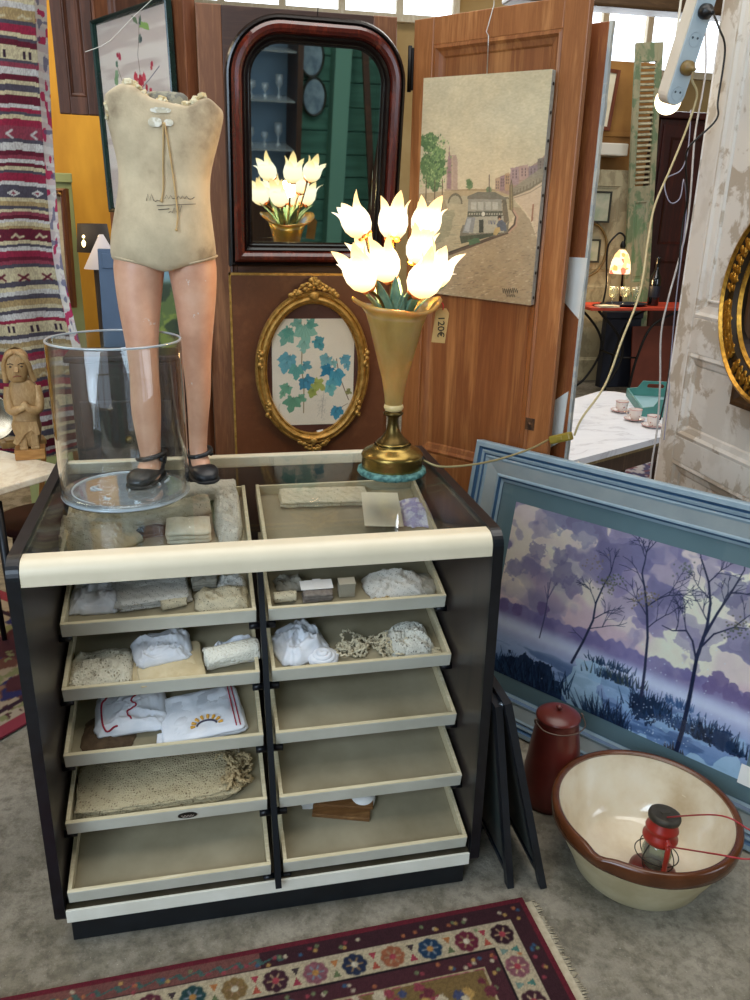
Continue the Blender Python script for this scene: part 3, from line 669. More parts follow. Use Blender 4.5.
class Pic:
    def __init__(s, w, h, res): 
        s.w, s.h = w, h; s.nx = int(w*res)+1; s.ny = int(h*res)+1; s.res = res
        s.X, s.Y = np.meshgrid(np.linspace(0, w, s.nx), np.linspace(0, h, s.ny)); s.a = np.zeros((s.ny, s.nx, 3)); s.a[:] = .8
    def blend(s, m, col):
        col = hx(col) if isinstance(col, str) else col
        s.a = s.a*(1-m[..., None])+col*m[..., None]
    def _win(s, xs, ys, pad):
        i0 = max(0, int((min(xs)-pad)*s.res)); i1 = min(s.nx, int((max(xs)+pad)*s.res)+2); j0 = max(0, int((min(ys)-pad)*s.res)); j1 = min(s.ny, int((max(ys)+pad)*s.res)+2)
        return (slice(j0, j1), slice(i0, i1)) if i1 > i0 and j1 > j0 else None
    def poly(s, pts, col, al=1.0, rag=0, seed=0):
        xs = [p[0] for p in pts]; ys = [p[1] for p in pts]; w_ = s._win(xs, ys, .01)
        if w_ is None: return
        X, Y = s.X[w_], s.Y[w_]
        if rag: X = X+(fbm(X, Y, 1/(rag*2), 3, seed)-.5)*2*rag; Y = Y+(fbm(X, Y, 1/(rag*2), 3, seed+5)-.5)*2*rag
        ins = np.zeros(X.shape, bool); n = len(pts)
        for i in range(n):
            x0, y0 = pts[i]; x1, y1 = pts[(i+1) % n]
            if y0 == y1: continue
            c = ((y0 > Y) != (y1 > Y)) & (X < (x1-x0)*(Y-y0)/(y1-y0)+x0); ins ^= c
        m = ins.astype(float)*al; c = hx(col) if isinstance(col, str) else col
        s.a[w_] = s.a[w_]*(1-m[..., None])+c*m[..., None]
    def line(s, p, q, w0, col, w1=None, al=1.0):
        w1 = w0 if w1 is None else w1; w_ = s._win((p[0], q[0]), (p[1], q[1]), max(w0, w1)+.002)
        if w_ is None: return
        X, Y = s.X[w_], s.Y[w_]; dx, dy = q[0]-p[0], q[1]-p[1]; L = dx*dx+dy*dy+1e-12
        t = np.clip(((X-p[0])*dx+(Y-p[1])*dy)/L, 0, 1); d = np.hypot(X-p[0]-t*dx, Y-p[1]-t*dy); r = (w0+(w1-w0)*t)/2
        m = np.clip((r-d)*s.res+.6, 0, 1)*al; c = hx(col) if isinstance(col, str) else col
        s.a[w_] = s.a[w_]*(1-m[..., None])+c*m[..., None]
    def path(s, pts, w0, col, w1=None, al=1.0):
        n = len(pts)-1; w1 = w0 if w1 is None else w1
        for i in range(n): s.line(pts[i], pts[i+1], w0+(w1-w0)*i/n, col, w0+(w1-w0)*(i+1)/n, al)
    def blob(s, c, r, col, al=1.0, rag=.5, seed=0, sy=1.0):
        w_ = s._win((c[0]-r, c[0]+r), (c[1]-r*sy, c[1]+r*sy), r*rag+.002)
        if w_ is None: return
        X, Y = s.X[w_], s.Y[w_]; d = np.hypot(X-c[0], (Y-c[1])/sy)/r+(fbm(X, Y, 2.2/r, 4, seed)-.5)*2*rag
        m = np.clip((1-d)*r*s.res*.8+.5, 0, 1)*al; cc = hx(col) if isinstance(col, str) else col
        s.a[w_] = s.a[w_]*(1-m[..., None])+cc*m[..., None]
    def mesh(s, name, mat, parent, x0, ztop, y, mask=None):
        # lies in the local xz-plane at depth y, top-left corner at (x0, ztop)
        nx, ny = s.nx, s.ny; me = bpy.data.meshes.new(name)
        v = np.stack([s.X+x0, np.full_like(s.X, y), ztop-s.Y], -1).reshape(-1, 3)
        idx = np.arange(nx*ny).reshape(ny, nx); f = np.stack([idx[1:, :-1], idx[1:, 1:], idx[:-1, 1:], idx[:-1, :-1]], -1).reshape(-1, 4)
        if mask is not None:
            mm = mask(s.X, s.Y); k = (mm[1:, :-1] & mm[1:, 1:] & mm[:-1, 1:] & mm[:-1, :-1]).reshape(-1); f = f[k]
        me.from_pydata(v.tolist(), [], f.tolist()); me.materials.append(mat)
        a = np.clip(s.a, 0, 1); a = np.where(a <= .04045, a/12.92, ((a+.055)/1.055)**2.4)
        at = me.attributes.new('Col', 'FLOAT_COLOR', 'POINT'); at.data.foreach_set('color', np.concatenate([a, np.ones((ny, nx, 1))], -1).reshape(-1).astype(np.float32))
        o = bpy.data.objects.new(name, me); COL.objects.link(o); o.parent = parent; return o
paint_m = vcol('oil_paint', .55, .4, .12, 220); water_m = vcol('watercolour_paper', .9, .2, .05, 400); print_m = vcol('print_paper', .9, .2)
class Plane:
    """maps a point seen in the photo onto a picture lying in the world, in the picture's own metres"""
    def __init__(s, T, x0, ztop): s.T = T; s.i = T.inverted(); s.x0 = x0; s.z = ztop; s.p = T.translation; s.n = (T.to_3x3() @ Vector((0, -1, 0)))
    def __call__(s, x, y): q = s.i @ onP(x, y, s.p, s.n); return (q.x-s.x0, s.z-q.z)
# ------------------------------------------------------------------ arched mirror
mir_rot = (radians(6.6), 0, radians(3.6)); mir_loc = (.242, 1.128, 1.322)
mirror = thing('wall_mirror', 'mahogany framed mirror with rounded top corners reflecting the lit tulips', 'mirror', mir_loc, mir_rot)
mahog = wood('red_mahogany', '5c1c11', '43140d', '6e2716', 8, (4, 4, 1), .22, .05, .5); ebony = plain('ebonised_wood', '140c0a', .25, col2='1c110d', scale=20)
ao = arch_outline(-.253, .253, 0, .652, .155, 14)
sh = MB()
sh.frame(ao, [(0, .03), (0, .0), (.004, -.008), (.009, -.010), (.013, -.004), (.016, -.012), (.024, -.022), (.034, -.024), (.042, -.018), (.046, -.008), (.050, -.012), (.054, -.006), (.058, .000), (.062, -.003), (.066, .006), (.070, .006), (.070, .02), (.07, .03)],
         0, [1, 1, 1, 1, 1, 0, 0, 0, 0, 1, 1, 1, 1, 1, 1, 1, 1, 1])
sh.build('mirror_frame', [mahog, ebony], mirror)
ring = ao(.068); MB().prism(ring, .008, .012).build('mirror_glass', mirror_m, mirror, False)
bv = MB(); bv.frame(lambda d: ao(.07+d), [(0, .0079), (0, .0072), (.012, .0072), (.012, .0079)]); bv.build('bevel', NT('bevel_silver').mat if False else mirror_m, mirror)
MB().prism(ao(.02), .025, .03).build('back_board', wood_dk, mirror, False)
MB().tube([(-.0, .02, .645), (.004, .03, .70), (.0, .045, .76)], .0012, 6).build('hanging_wire', iron, mirror)
# ------------------------------------------------------------------ veneered board with gilt edge
vb = thing('veneered_board', 'reddish veneered board with thin gilt edge behind the oval picture', 'board', (-.012, 1.17, 0), (0, 0, 0))
ven = wood('flame_veneer', '6f4226', '653a20', '784a2b', 3, (3, 3, 3), .4, .04)
MB().box((.006, 0, .02), (.49, .018, 1.293)).build('panel', ven, vb)
g = MB().box((0, -.003, .02), (.0065, .018, 1.30)).box((0, -.003, 1.293), (.49, .018, 1.30)); g.build('gilt_edge', gold, vb)
# ------------------------------------------------------------------ oval gilt picture
ov = thing('oval_picture', 'oval gilt frame with green leaf watercolour and carved crest', 'picture', (.238, 1.126, 1.008), (radians(3), 0, 0))
oo = oval_outline(0, 0, .181, .243, 72)
MB().frame(oo, [(0, .02), (0, .004), (.003, -.004), (.008, -.008), (.012, -.003), (.016, -.010), (.022, -.014), (.028, -.010), (.032, .0), (.035, -.003), (.037, .004), (.037, .02)]).build('frame', gold, ov)
def ornament(mb, cx, cz, w, h, n, seed, up=1):
    r_ = random.Random(seed)
    mb.ball((cx, -.018, cz), h*.22, 0, 10, 8, (1.2, .6, 1))
    for i in range(n):
        u = (i+.5)/n*2-1; hh = h*(1-abs(u)**1.5); mb.ball((cx+u*w, -.012-.006*r_.random(), cz+up*hh*(.2+.6*r_.random())), h*(.07+.08*r_.random()), 0, 8, 6, (1.3, .7, 1))
    for s in (-1, 1):
        mb.tube([(cx+s*(.1*w+w*.85*t+.15*w*sin(3*t)), -.012, cz+up*h*(.55*(1-t)**1.2+.16*sin(6*t))) for t in np.linspace(0, 1, 14)], [h*.09*(1-.6*t) for t in np.linspace(0, 1, 14)], 6)
        mb.tube([(cx+s*(w*.25+h*.22*cos(t)*(1-t/9)), -.016, cz+up*(h*.45+h*.22*sin(t)*(1-t/9))) for t in np.linspace(0, 6, 16)], h*.06, 6)
        mb.tube([(cx+s*w*.12*t, -.014, cz+up*(h*.5+h*.45*t)) for t in np.linspace(0, 1, 5)], [h*.1, h*.09, h*.07, h*.05, h*.02], 6)
    mb.ball((cx, -.014, cz+up*h*.85), h*.12, 0, 8, 6)
c = MB(); ornament(c, 0, .232, .072, .060, 30, 1); c.build('crest', gold, ov)
c = MB(); ornament(c, 0, -.226, .052, .046, 22, 2, -1); c.build('bottom_ornament', gold, ov)
for a in (.18, PI-.18, -.55, PI+.55):
    c = MB(); cx, cz = .168*cos(a), .229*sin(a)
    for i in range(7): c.ball((cx+.004*cos(i*2.4), -.013, cz-.026+.0085*i), .0055+.003*(i % 2), 0, 8, 6, (1, .8, 1))
    c.tube([(cx+.009*cos(t)*(1 if cos(a) < 0 else -1), -.012, cz+.022*sin(t/2.2)) for t in np.linspace(-3, 3, 14)], .0028, 6); c.build('side_ornament', gold, ov)
MB().prism(oo(.03), .012, .018).build('dark_mat', plain('dark_brown_mat', '4a281a', .6, col2='553020', scale=8), ov, False)
OT = mat4(ov.location, ov.rotation_euler)
P = Plane(OT, -.148, .172); pic = Pic(.280, .352, 900); m_ = lambda a, b: P(240+a/5.36, 270+b/5.36)
pic.a[:] = hx('ddd5bc'); pic.a += (fbm(pic.X, pic.Y, 18, 4, 3)[..., None]-.5)*.06
def leaf_shape(px, py, r, ang, k=5, seed=0):
    c = m_(px, py); R = r/5.36*.0039; out = []; rg = random.Random(seed)
    def at(a, q): out.append((c[0]+q*R*cos(a+ang), c[1]+q*R*sin(a+ang)))
    tips = [(-2.25, .62), (-1.1, .84), (0, 1.1), (1.1, .84), (2.25, .62)]
    for i_, (a, q) in enumerate(tips):
        at(a-.36, q*.78+.06*rg.random()); at(a-.18, q*.9); at(a, q*(1+.1*rg.random())); at(a+.18, q*.88); at(a+.36, q*.76+.06*rg.random())
        if i_ < 4: at((a+tips[i_+1][0])/2, .60)
    at(PI, .2); return out
pic.path([m_(330, 280), m_(335, 420), m_(332, 520), m_(345, 640), m_(343, 770)], .0030, '8a7d58')
pic.path([m_(520, 480), m_(535, 570), m_(565, 650), m_(585, 700)], .0024, '6d5a48'); pic.path([m_(545, 740), m_(580, 720)], .0014, '7d6a58')
for (x, y, r, a, c_) in [(255, 350, 48, 2.1, '6fa38e'), (262, 325, 34, 1.9, '5c9a86'), (350, 320, 66, 1.5, '7db09a'), (315, 290, 34, 3, '6fa38e'), (375, 290, 34, .3, '5c9986'), (345, 400, 38, 1.7, '86b5a2'), (415, 385, 38, .7, '4a8e93'), (430, 405, 26, 1.2, '4f9396'),
                         (262, 480, 58, 2.0, '5b9aa3'), (250, 510, 40, 1.9, '6aa5ab'), (305, 535, 46, 1.6, '5d9f92'), (350, 515, 32, .4, '54939a'), (355, 600, 52, 1.0, '3f7f93'), (372, 610, 34, .8, '4b8da5'), (255, 635, 40, 2.3, '69a07f'), (232, 665, 22, 2.0, '7bab86'),
                         (285, 705, 52, 1.8, '5f9372'), (325, 690, 30, .5, '6c9f7c'), (412, 615, 42, .6, 'a3ad57'), (392, 655, 30, 1.9, '93a24f'), (468, 480, 40, 2.2, '6da3a5'), (455, 520, 26, 1.8, '7aadad'), (560, 478, 36, .8, '5d9ba8'), (575, 515, 22, 1.3, '6aa5ad'),
                         (478, 535, 42, 2.4, '2f7a96'), (520, 560, 50, 1.3, '4b97a8'), (500, 600, 40, 1.7, '5aa2ab'), (485, 635, 36, 1.3, '6fb0a8'), (525, 755, 42, 1.7, '3f87a0'), (515, 770, 30, 1.6, '4a90a5'), (500, 500, 24, 1, '7ab0a8'), (580, 655, 20, .4, '8a8a55')]:
    pic.poly(leaf_shape(x, y, r, a, seed=int(x)), c_, .95, .004, int(x+y))
    cc = m_(x, y); R = r/5.36*.0026
    for da in (-.9, -.45, 0, .45, .9): pic.line((cc[0]-.5*R*cos(a), cc[1]-.5*R*sin(a)), (cc[0]+R*cos(a+da)*.8, cc[1]+R*sin(a+da)*.8), .0008, hx(c_)*.72, .0004, .8)
rg = random.Random(8)
for i in range(120): q = m_(440+22*rg.gauss(0, .6), 730+45*rg.gauss(0, .7)); pic.blob(q, .0012, 'a9a493', .6, .4, i)
pic.path([m_(455, 640), m_(448, 700), m_(440, 800)], .0008, '9a9583')
for k in range(9): pic.line(m_(205+rg.random()*8, 725+k*6), m_(212+rg.random()*8, 722+k*6), .0008, '9a917c')
a_, b_ = .147, .209
pic.mesh('print', print_m, ov, -.148, .172, .0105, lambda X, Y: ((((X-.148)/a_)**2+((.172-Y)/b_)**2) < 1) & (X > .148-.128) & (X < .148+.132) & (Y > .172-.160))
MB().prism(oo(.033), .005, .007).build('glass', glass_pic, ov, False)
stk = MB().prism([(-.01, -.006), (.01, -.002), (.008, .008), (-.012, .004)], -.0005, .0); so = stk.build('price_sticker', white_paper, ov, False); so.location = (.024, .004, -.203)
# ------------------------------------------------------------------ Paris canvas hanging on the right leaf
CW, CH = .408, .588
cv_loc = Vector(BLOC)+Matrix.Rotation(TB, 3, 'Z') @ Vector((.102, -.026, 1.254)); cv_rot = (radians(1.2), radians(1.2), TB)
cv = thing('canvas_painting', 'unframed oil painting of a river quay and moored houseboat on nailed canvas', 'painting', cv_loc, cv_rot)
raw = plain('raw_canvas', 'a9a69a', .9, col2='97958c', scale=90, bump=.2)
MB().box((0, .0006, 0), (CW, .020, CH), 0, .002).build('stretched_canvas', raw, cv)
nl = MB()
for i in range(9): nl.ball((CW+.0006, .010, .02+i*.067), .0046, 0, 8, 6, (.5, 1, 1))
nl.build('tacks', plain('tack_heads', '2b241d', .4, .5), cv)
MB().tube([(CW*.5, .012, CH), (CW*.505, .004, CH+.09), (CW*.49, .002, CH+.10), (CW*.52, .010, CH+.16), (CW*.5, .02, CH+.26)], .0014, 6).build('hanging_wire', plain('pale_wire', 'c9c6bd', .3, .8), cv)
P = Plane(mat4(cv.location, cv.rotation_euler), 0, CH); pic = Pic(CW, CH, 800); X, Y = pic.X, pic.Y
k = lambda a, b: P(420+a/4, 60+b/4); K = lambda *ps: [k(a, b) for a, b in ps]
n1 = fbm(X, Y, 9, 5, 1); n2 = fbm(X, Y, 60, 3, 2)
pic.a[:] = hx('c9b78f'); pic.blend(sst(.35, .75, n1)*.5, 'd6c8a4'); pic.blend(sst(.15, .36, Y)*.45, 'd3b58e'); pic.a += (n2[..., None]-.5)*.05
pic.poly(K((-40, 600), (120, 540), (360, 540), (400, 590), (330, 700), (100, 780), (-40, 860)), 'b3a27d', 1, .004)            # river
pic.poly(K((-40, 650), (70, 610), (140, 600), (120, 700), (-40, 800)), '8c8a68', .7, .006)
for i in range(46): rgx = random.Random(i); a, b = rgx.uniform(60, 200), rgx.uniform(600, 780); pic.line(k(a, b), k(a+rgx.uniform(8, 26), b-1), .0018, ['9c8f6d', 'c2b48f', '7f8468'][i % 3], .001, .7)
pic.poly(K((-40, 540), (190, 515), (360, 518), (365, 545), (190, 542), (-40, 575)), 'b79a6d', 1, .002)                        # bridge
pic.poly(K((-40, 575), (100, 560), (110, 600), (-40, 640)), 'a58c66', 1, .002)
for cx, rr in ((140, 36), (345, 22)):
    c0 = k(cx, 575); rm = rr/4*.0029
    pic.poly([(c0[0]+rm*cos(t), c0[1]-rm*1.1*sin(t)) for t in np.linspace(0, PI, 18)], '6d624a'); pic.poly([(c0[0]+rm*.8*cos(t), c0[1]-rm*.85*sin(t)) for t in np.linspace(0, PI, 18)], 'a59a78')
pic.line(k(100, 520), k(360, 520), .003, '9b7f55')
for (pts, col) in ((((105, 520), (107, 430), (112, 385), (120, 380), (145, 380), (150, 400), (150, 520)), 'b08b7a'), (((112, 400), (118, 335), (121, 400)), '8e6d66'), (((112, 385), (124, 380), (124, 515), (108, 515)), '9a6f72'), (((128, 385), (132, 385), (132, 515), (128, 515)), 'c3a27f')): pic.poly(K(*pts), col, .9, .0015)
for cx, cy, r, c_ in [(40, 330, 36, '4f7a3c'), (70, 380, 34, '5d8a42'), (30, 420, 40, '4a7438'), (80, 440, 30, '6c9648'), (50, 470, 40, '587f40'), (20, 330, 26, '3f6a34'), (88, 410, 18, '456f38'), (200, 500, 16, '5f7f4a'), (195, 490, 12, '4f733f'), (275, 520, 12, '5f7a50'), (60, 500, 22, '4a6b3c')]:
    pic.blob(k(cx, cy), r/4*.0029, c_, .95, .5, int(cx+cy))
rg = random.Random(3)
for i in range(420): pic.blob(k(rg.gauss(55, 26), rg.uniform(300, 515)), rg.uniform(.0014, .0034), rg.choice(['75a052', '3d6632', '9dbb6a', '4d7a3c', '5b8346', '2f5230']), .8, .7, i)
for a in (25, 60, 90): pic.line(k(a, 480), k(a-2, 590), .003, '5a4630')
pic.poly(K((300, 520), (302, 475), (330, 462), (360, 455), (365, 440), (400, 425), (440, 430), (500, 380), (520, 380), (510, 520), (370, 545)), 'a17e6e', 1, .002)   # right bank houses
for (x0, x1, y0, y1, c_) in ((300, 318, 475, 520, 'b08a6a'), (320, 338, 466, 522, '8f6a72'), (340, 358, 455, 522, 'b5895f'), (362, 395, 432, 500, '9b7a80'), (398, 432, 424, 480, 'b08880'), (434, 470, 425, 470, '86707a'), (470, 510, 395, 450, '75685f')):
    pic.poly(K((x0, y1), (x0, y0), (x1, y0-6), (x1, y1)), c_, .9, .0012)
    for j in range(3): pic.line(k((x0*.7+x1*.3), y0+10+j*12), k(x0*.7+x1*.3, y0+15+j*12), .0025, '5a4a4a'); pic.line(k((x0*.3+x1*.7), y0+10+j*12), k(x0*.3+x1*.7, y0+15+j*12), .0025, '5a4a4a')
pic.poly(K((362, 520), (430, 470), (520, 410), (540, 440), (520, 480), (440, 525), (370, 550)), '8a8068', .9, .002)
pic.poly(K((365, 545), (470, 500), (530, 450), (540, 760), (480, 760), (450, 640), (400, 580)), 'c9ac8c', 1, .003)                 # quay wall
pic.path(K((366, 545), (440, 515), (530, 455)), .005, '75684f'); pic.path(K((366, 555), (440, 530), (530, 475)), .002, '8f7d62')
for i in range(11): pic.line(k(375+i*13, 540-i*6), k(376+i*13, 528-i*7), .002, '6a5f4c')
pic.poly(K((444, 650), (449, 578), (456, 575), (452, 640)), 'a1664a')
road = K((366, 585), (400, 590), (440, 640), (470, 720), (480, 800), (540, 800), (540, 1050), (-40, 1050), (-40, 850), (90, 785), (300, 705), (375, 670), (388, 630))
pic.poly(road, 'a58f6e', 1, .003)
rg = random.Random(5)
for i in range(900):
    b = rg.uniform(640, 985); a = rg.uniform(10, 500)
    lo_ = np.interp(b, [640, 700, 780, 850, 985], [395, 320, 110, 20, 0]); 
    if a < lo_+10: continue
    w_ = (b-560)/400; pic.line(k(a, b), k(a+(8+14*rg.random())*w_, b-3*w_), .0026*w_+.001, rg.choice(['8e775a', 'bba88a', '8a7a68', 'c6b394', '9c8062', 'b08a70', '7f6c58']), .001, .75)
pic.path(K((362, 585), (385, 625), (378, 660), (350, 690), (300, 707), (200, 745), (90, 785)), .007, '58463a', .009); pic.path(K((368, 590), (390, 628), (384, 662), (355, 690)), .006, 'b98a72', .004)
pic.path(K((200, 739), (110, 772)), .004, '3f3630')
# houseboat
pic.poly(K((160, 690), (170, 660), (345, 660), (356, 640), (352, 690), (260, 712), (160, 715)), '6d6a5c', 1, .001); pic.poly(K((158, 705), (330, 690), (250, 715), (165, 735)), '3f4a3a')
pic.poly(K((190, 545), (230, 528), (300, 528), (345, 552), (345, 560), (190, 556)), '6f6b5c'); pic.poly(K((194, 556), (326, 558), (330, 620), (190, 618)), '8e8d80')
pic.poly(K((330, 560), (345, 560), (356, 640), (340, 660), (330, 640)), '6a5f4c')
for a in (204, 232, 262, 290): pic.poly(K((a, 568), (a+22, 568), (a+22, 600), (a, 599)), 'aaa99d')
pic.poly(K((190, 606), (330, 604), (330, 628), (190, 628)), '4f5245'); pic.poly(K((194, 628), (334, 624), (336, 690), (196, 694)), 'a3a08e')
for i in range(14): pic.blob(k(198+i*10, 616), .0025, 'b5b3a2', .9, .4, i)
pic.poly(K((170, 690), (188, 628), (222, 628), (212, 692)), '7d8389'); pic.poly(K((176, 684), (190, 634), (206, 634), (196, 686)), '98a0a6')
pic.poly(K((236, 640), (254, 638), (254, 690), (236, 692)), '3a3f38'); pic.blob(k(253, 616), .006, 'd0cfc0', 1, .1, 1)
for i in range(5): pic.line(k(276+i*6, 643), k(276+i*6+(3 if i % 2 else 0), 656), .0018, '3f4d75')
pic.poly(K((190, 720), (235, 710), (240, 728), (200, 742)), '3f6b4a', 1, .002)
pic.line(k(277, 528), k(277, 460), .0028, '5b4a45'); pic.poly(K((355, 600), (357, 500), (372, 495), (372, 600)), '8d7a52', .9, .001)
pic.path(K((362, 600), (360, 510), (366, 480), (370, 510), (372, 600)), .0018, '5f5236')
pic.blob(k(318, 630), .006, '3a302a', 1, .2, 2); pic.poly(K((306, 660), (316, 640), (330, 640), (344, 655), (346, 684), (320, 684)), '4d5a70', 1, .001); pic.poly(K((292, 698), (300, 672), (318, 668), (322, 682), (306, 700)), 'b89a5a', 1, .001); pic.blob(k(318, 637), .0035, 'c08a68', 1, .1, 3)
rg = random.Random(9)
for i in range(8): a = 330+i*8; pic.path(K((a, 912+rg.uniform(0, 4)), (a+3, 934-rg.uniform(0, 6)), (a+6, 914+rg.uniform(0, 8))), .0016, '2c261f')
for i in range(5): a = 346+i*7; pic.path(K((a, 938), (a+3, 948), (a+5, 939)), .0013, '3a3128')
bn = fbm(X*1.0, Y*2.2, 150, 3, 31)-.5; bn2 = fbm(X, Y, 26, 4, 37)-.5
pic.a += bn[..., None]*.10+bn2[..., None]*np.array([.10, .08, .05]); pic.blend(np.full(X.shape, .12), 'b9a27c'); pic.a = pic.a*.72+pic.a.mean(axis=2, keepdims=True)*np.array([.30, .28, .245])
pic.mesh('painted_face', paint_m, cv, 0, CH, .0)
# ------------------------------------------------------------------ big blue-framed watercolour leaning on the right
BT, BL_ = -.946, .191; bl = Vector((.582, .792, .004)); brot = (-BL_, 0, BT); FW, FH, MX, MY, AW, AH = 1.106, .844, .162, .157, .782, .530
bp = thing('framed_watercolour', 'large watercolour of bare trees under purple clouds in a pale blue frame', 'picture', bl, brot)
pb1 = plain('pale_blue_frame_paint', '8fa3ae', .45, col2='7f95a3', scale=12); pb2 = plain('deep_blue_line', '35597c', .45, col2='2b4c6c', scale=20); pb3 = plain('grey_blue_frame', '9aa3a4', .5, col2='8d989b', scale=10)
fr = MB(); ro = rect_outline(0, FW, 0, FH)
pf = [(0, .030), (0, -.006), (.004, -.010), (.016, -.010), (.019, -.004), (.024, -.002), (.028, -.006), (.034, -.004), (.038, .000), (.043, -.003), (.049, .0), (.086, .006), (.090, .003), (.094, .003), (.100, .010), (.108, .013), (.108, .03)]
fr.frame(ro, pf, 0, [0, 0, 0, 1, 1, 0, 0, 1, 0, 0, 2, 0, 0, 1, 0, 1, 1])
fr.build('frame', [pb1, pb2, pb3], bp)
mt_m = plain('teal_grey_mat', '6f858b', .8, col2='677d84', scale=6)
MB().box((.10, .0165, .10), (FW-.10, .02, FH-.10)).build('mat_board', mt_m, bp)
pic = Pic(AW, AH, 560); X, Y = pic.X, pic.Y; P = Plane(mat4(bl, brot), MX, FH-MY); k = lambda a, b: P(490+a/2.885, 500+b/2.885); K = lambda *ps: [k(a, b) for a, b in ps]
fb = lambda sc_, o, sd, dx=0: fbm(X+dx, Y*1.15, sc_, o, sd)
pic.a[:] = hx('e8cfca'); pic.blend(sst(.44, .58, fb(4, 4, 11)), 'f1dccb'); pic.blend(sst(.47, .62, fb(5, 4, 40))*.8, 'dcb7c2'); pic.blend(sst(.52, .66, fb(6, 3, 60, .3))*.9, 'f6e9d2')
lx = np.interp(X, [k(0, 0)[0], k(750, 0)[0]], [0, 750]); l0 = k(0, 300); l1 = k(750, 600)
TL_ = l0[1]+(X-l0[0])*(l1[1]-l0[1])/(l1[0]-l0[0]); dT = Y-TL_                      # metres below the far tree line
wx = X+(fbm(X, Y, 26, 3, 70)-.5)*.04; wy = Y+(fbm(X, Y, 26, 3, 80)-.5)*.04
keep = 1-.75*np.exp(-((dT+.10+.12*(fb(3, 2, 91)-.5))/.06)**2)*sst(.35, .6, fb(4, 3, 93))      # a lighter gap of sky above the trees
for sd, col, th, al, s_ in ((21, 'b9a3ba', .53, .75, 6), (33, '9b8aad', .56, .8, 7), (47, '7f759b', .59, .8, 8), (52, 'a596b2', .58, .55, 12)):
    f = fbm(wx+.7*(sd % 5), wy*1.25, s_, 3, sd); e = sst(th, th+.03, f)*al*keep; pic.blend(e, col); pic.blend(sst(th+.04, th+.13, f)*al*.35*keep, hx(col)*.82)
for (cx, cy, r, c_) in ((195, 165, 30, '7f7698'), (205, 215, 44, '7a7094'), (130, 150, 34, '85799c'), (230, 250, 40, '7d7296'), (110, 190, 40, '8a7ea0'), (265, 95, 48, '9590aa'), (180, 60, 44, '9a95ad'), (690, 260, 50, '736c8e'), (720, 310, 44, '79718f'), (560, 400, 44, '9a8cab'), (600, 440, 36, '9488a8'), (430, 160, 40, '857c9e'), (545, 200, 34, '9589a8'), (60, 200, 36, '8d82a2')):
    pic.blob(k(cx, cy), r/2.885*.0023, c_, .6, .6, cx)
# far trees, mist, marsh and the bright water
tree_h = .010+.022*fbm(X, X*0, 34, 3, 4)+.010*vnoise(X*95, X*0, 9); m0 = sst(-.004, .001, dT+tree_h)
pic.blend(m0*.85, '8376a4'); pic.blend(m0*sst(.5, .65, fb(20, 3, 17))*.4, '6f6294')
for cx, cy, r in ((145, 315, 24), (655, 530, 30), (625, 548, 20), (690, 560, 28), (740, 590, 30), (30, 305, 24), (70, 320, 22)): pic.blob(k(cx, cy), r/2.885*.0025, '75618f', .85, .35, cx)
pic.blend(sst(.0, .035, dT)*.9, 'c3c2e0'); pic.blend(np.exp(-((dT-.045)/.016)**2)*.7, 'e2e3f4'); pic.blend(sst(.05, .10, dT)*.75, '9fb0d6'); pic.blend(sst(.09, .17, dT)*.7, '6d8bb8'); pic.blend(sst(.16, .30, dT)*.6, '45638f')
pic.blend(sst(.07, .1, dT)*sst(.5, .62, fbm(X*.6, Y*2.2, 16, 4, 71))*.6, '3d5580')
pic.poly(K((190, 560), (215, 510), (260, 470), (330, 490), (300, 540), (330, 620), (420, 680), (520, 720), (640, 760), (720, 740), (725, 850), (400, 760), (240, 640)), 'c3dcec', .7, .022, 3)
pic.poly(K((250, 480), (300, 470), (420, 560), (600, 650), (740, 700), (740, 730), (560, 690), (400, 630)), 'a5c3e0', .55, .020, 9)
def grass(cx, cy, w, h, n, col, sd, lean=.2):
    rr = random.Random(sd)
    for i in range(n):
        a = cx+rr.gauss(0, .42)*w; b = cy+rr.uniform(-.1, .25)*h+ (a-cx)*.36; L = h*rr.uniform(.35, 1); an = rr.gauss(lean*(a-cx)/w, .28); pic.line(k(a, b), k(a+L*sin(an), b-L*cos(an)), .0042, rr.choice(col), .0008, .9)
dk = ['16243f', '1d2f4e', '0f1a30', '27405f']
for cx, cy, r in ((90, 500, 60), (40, 490, 50), (140, 520, 50), (170, 560, 34), (60, 530, 60), (120, 560, 50)): pic.blob(k(cx, cy), r/2.885*.0027, '1a2a46', .95, .5, cx)
grass(100, 520, 120, 70, 200, dk, 1); grass(40, 500, 60, 60, 90, dk, 2); grass(310, 640, 70, 90, 110, dk, 3); grass(350, 660, 50, 60, 60, dk, 13); grass(350, 520, 90, 36, 110, ['2a3f5c', '22344f', '3f4a4a'], 4); grass(330, 480, 80, 24, 60, ['34496a', '2b3d58'], 5)
grass(450, 610, 70, 60, 150, dk, 6); pic.blob(k(440, 610), .036, '1b2c48', .9, .6, 7); grass(620, 690, 90, 60, 170, dk, 8); grass(690, 730, 60, 40, 80, dk, 9); grass(520, 650, 70, 36, 70, ['35507a', '2a4266'], 10); grass(520, 735, 30, 30, 40, ['4a3f3c', '2b2a34'], 11); grass(540, 600, 50, 30, 50, ['4a6590', '3d5680'], 12)
pic.blob(k(660, 700), .03, '24385a', .8, .6, 17)
rr = random.Random(12)
for i in range(150): pic.blob(k(*(rr.choice([(110, 480), (440, 610), (600, 660), (540, 620), (480, 650)])[j]+rr.gauss(0, 50) for j in (0, 1))), .0013, 'e6eefc', .9, .2, i)
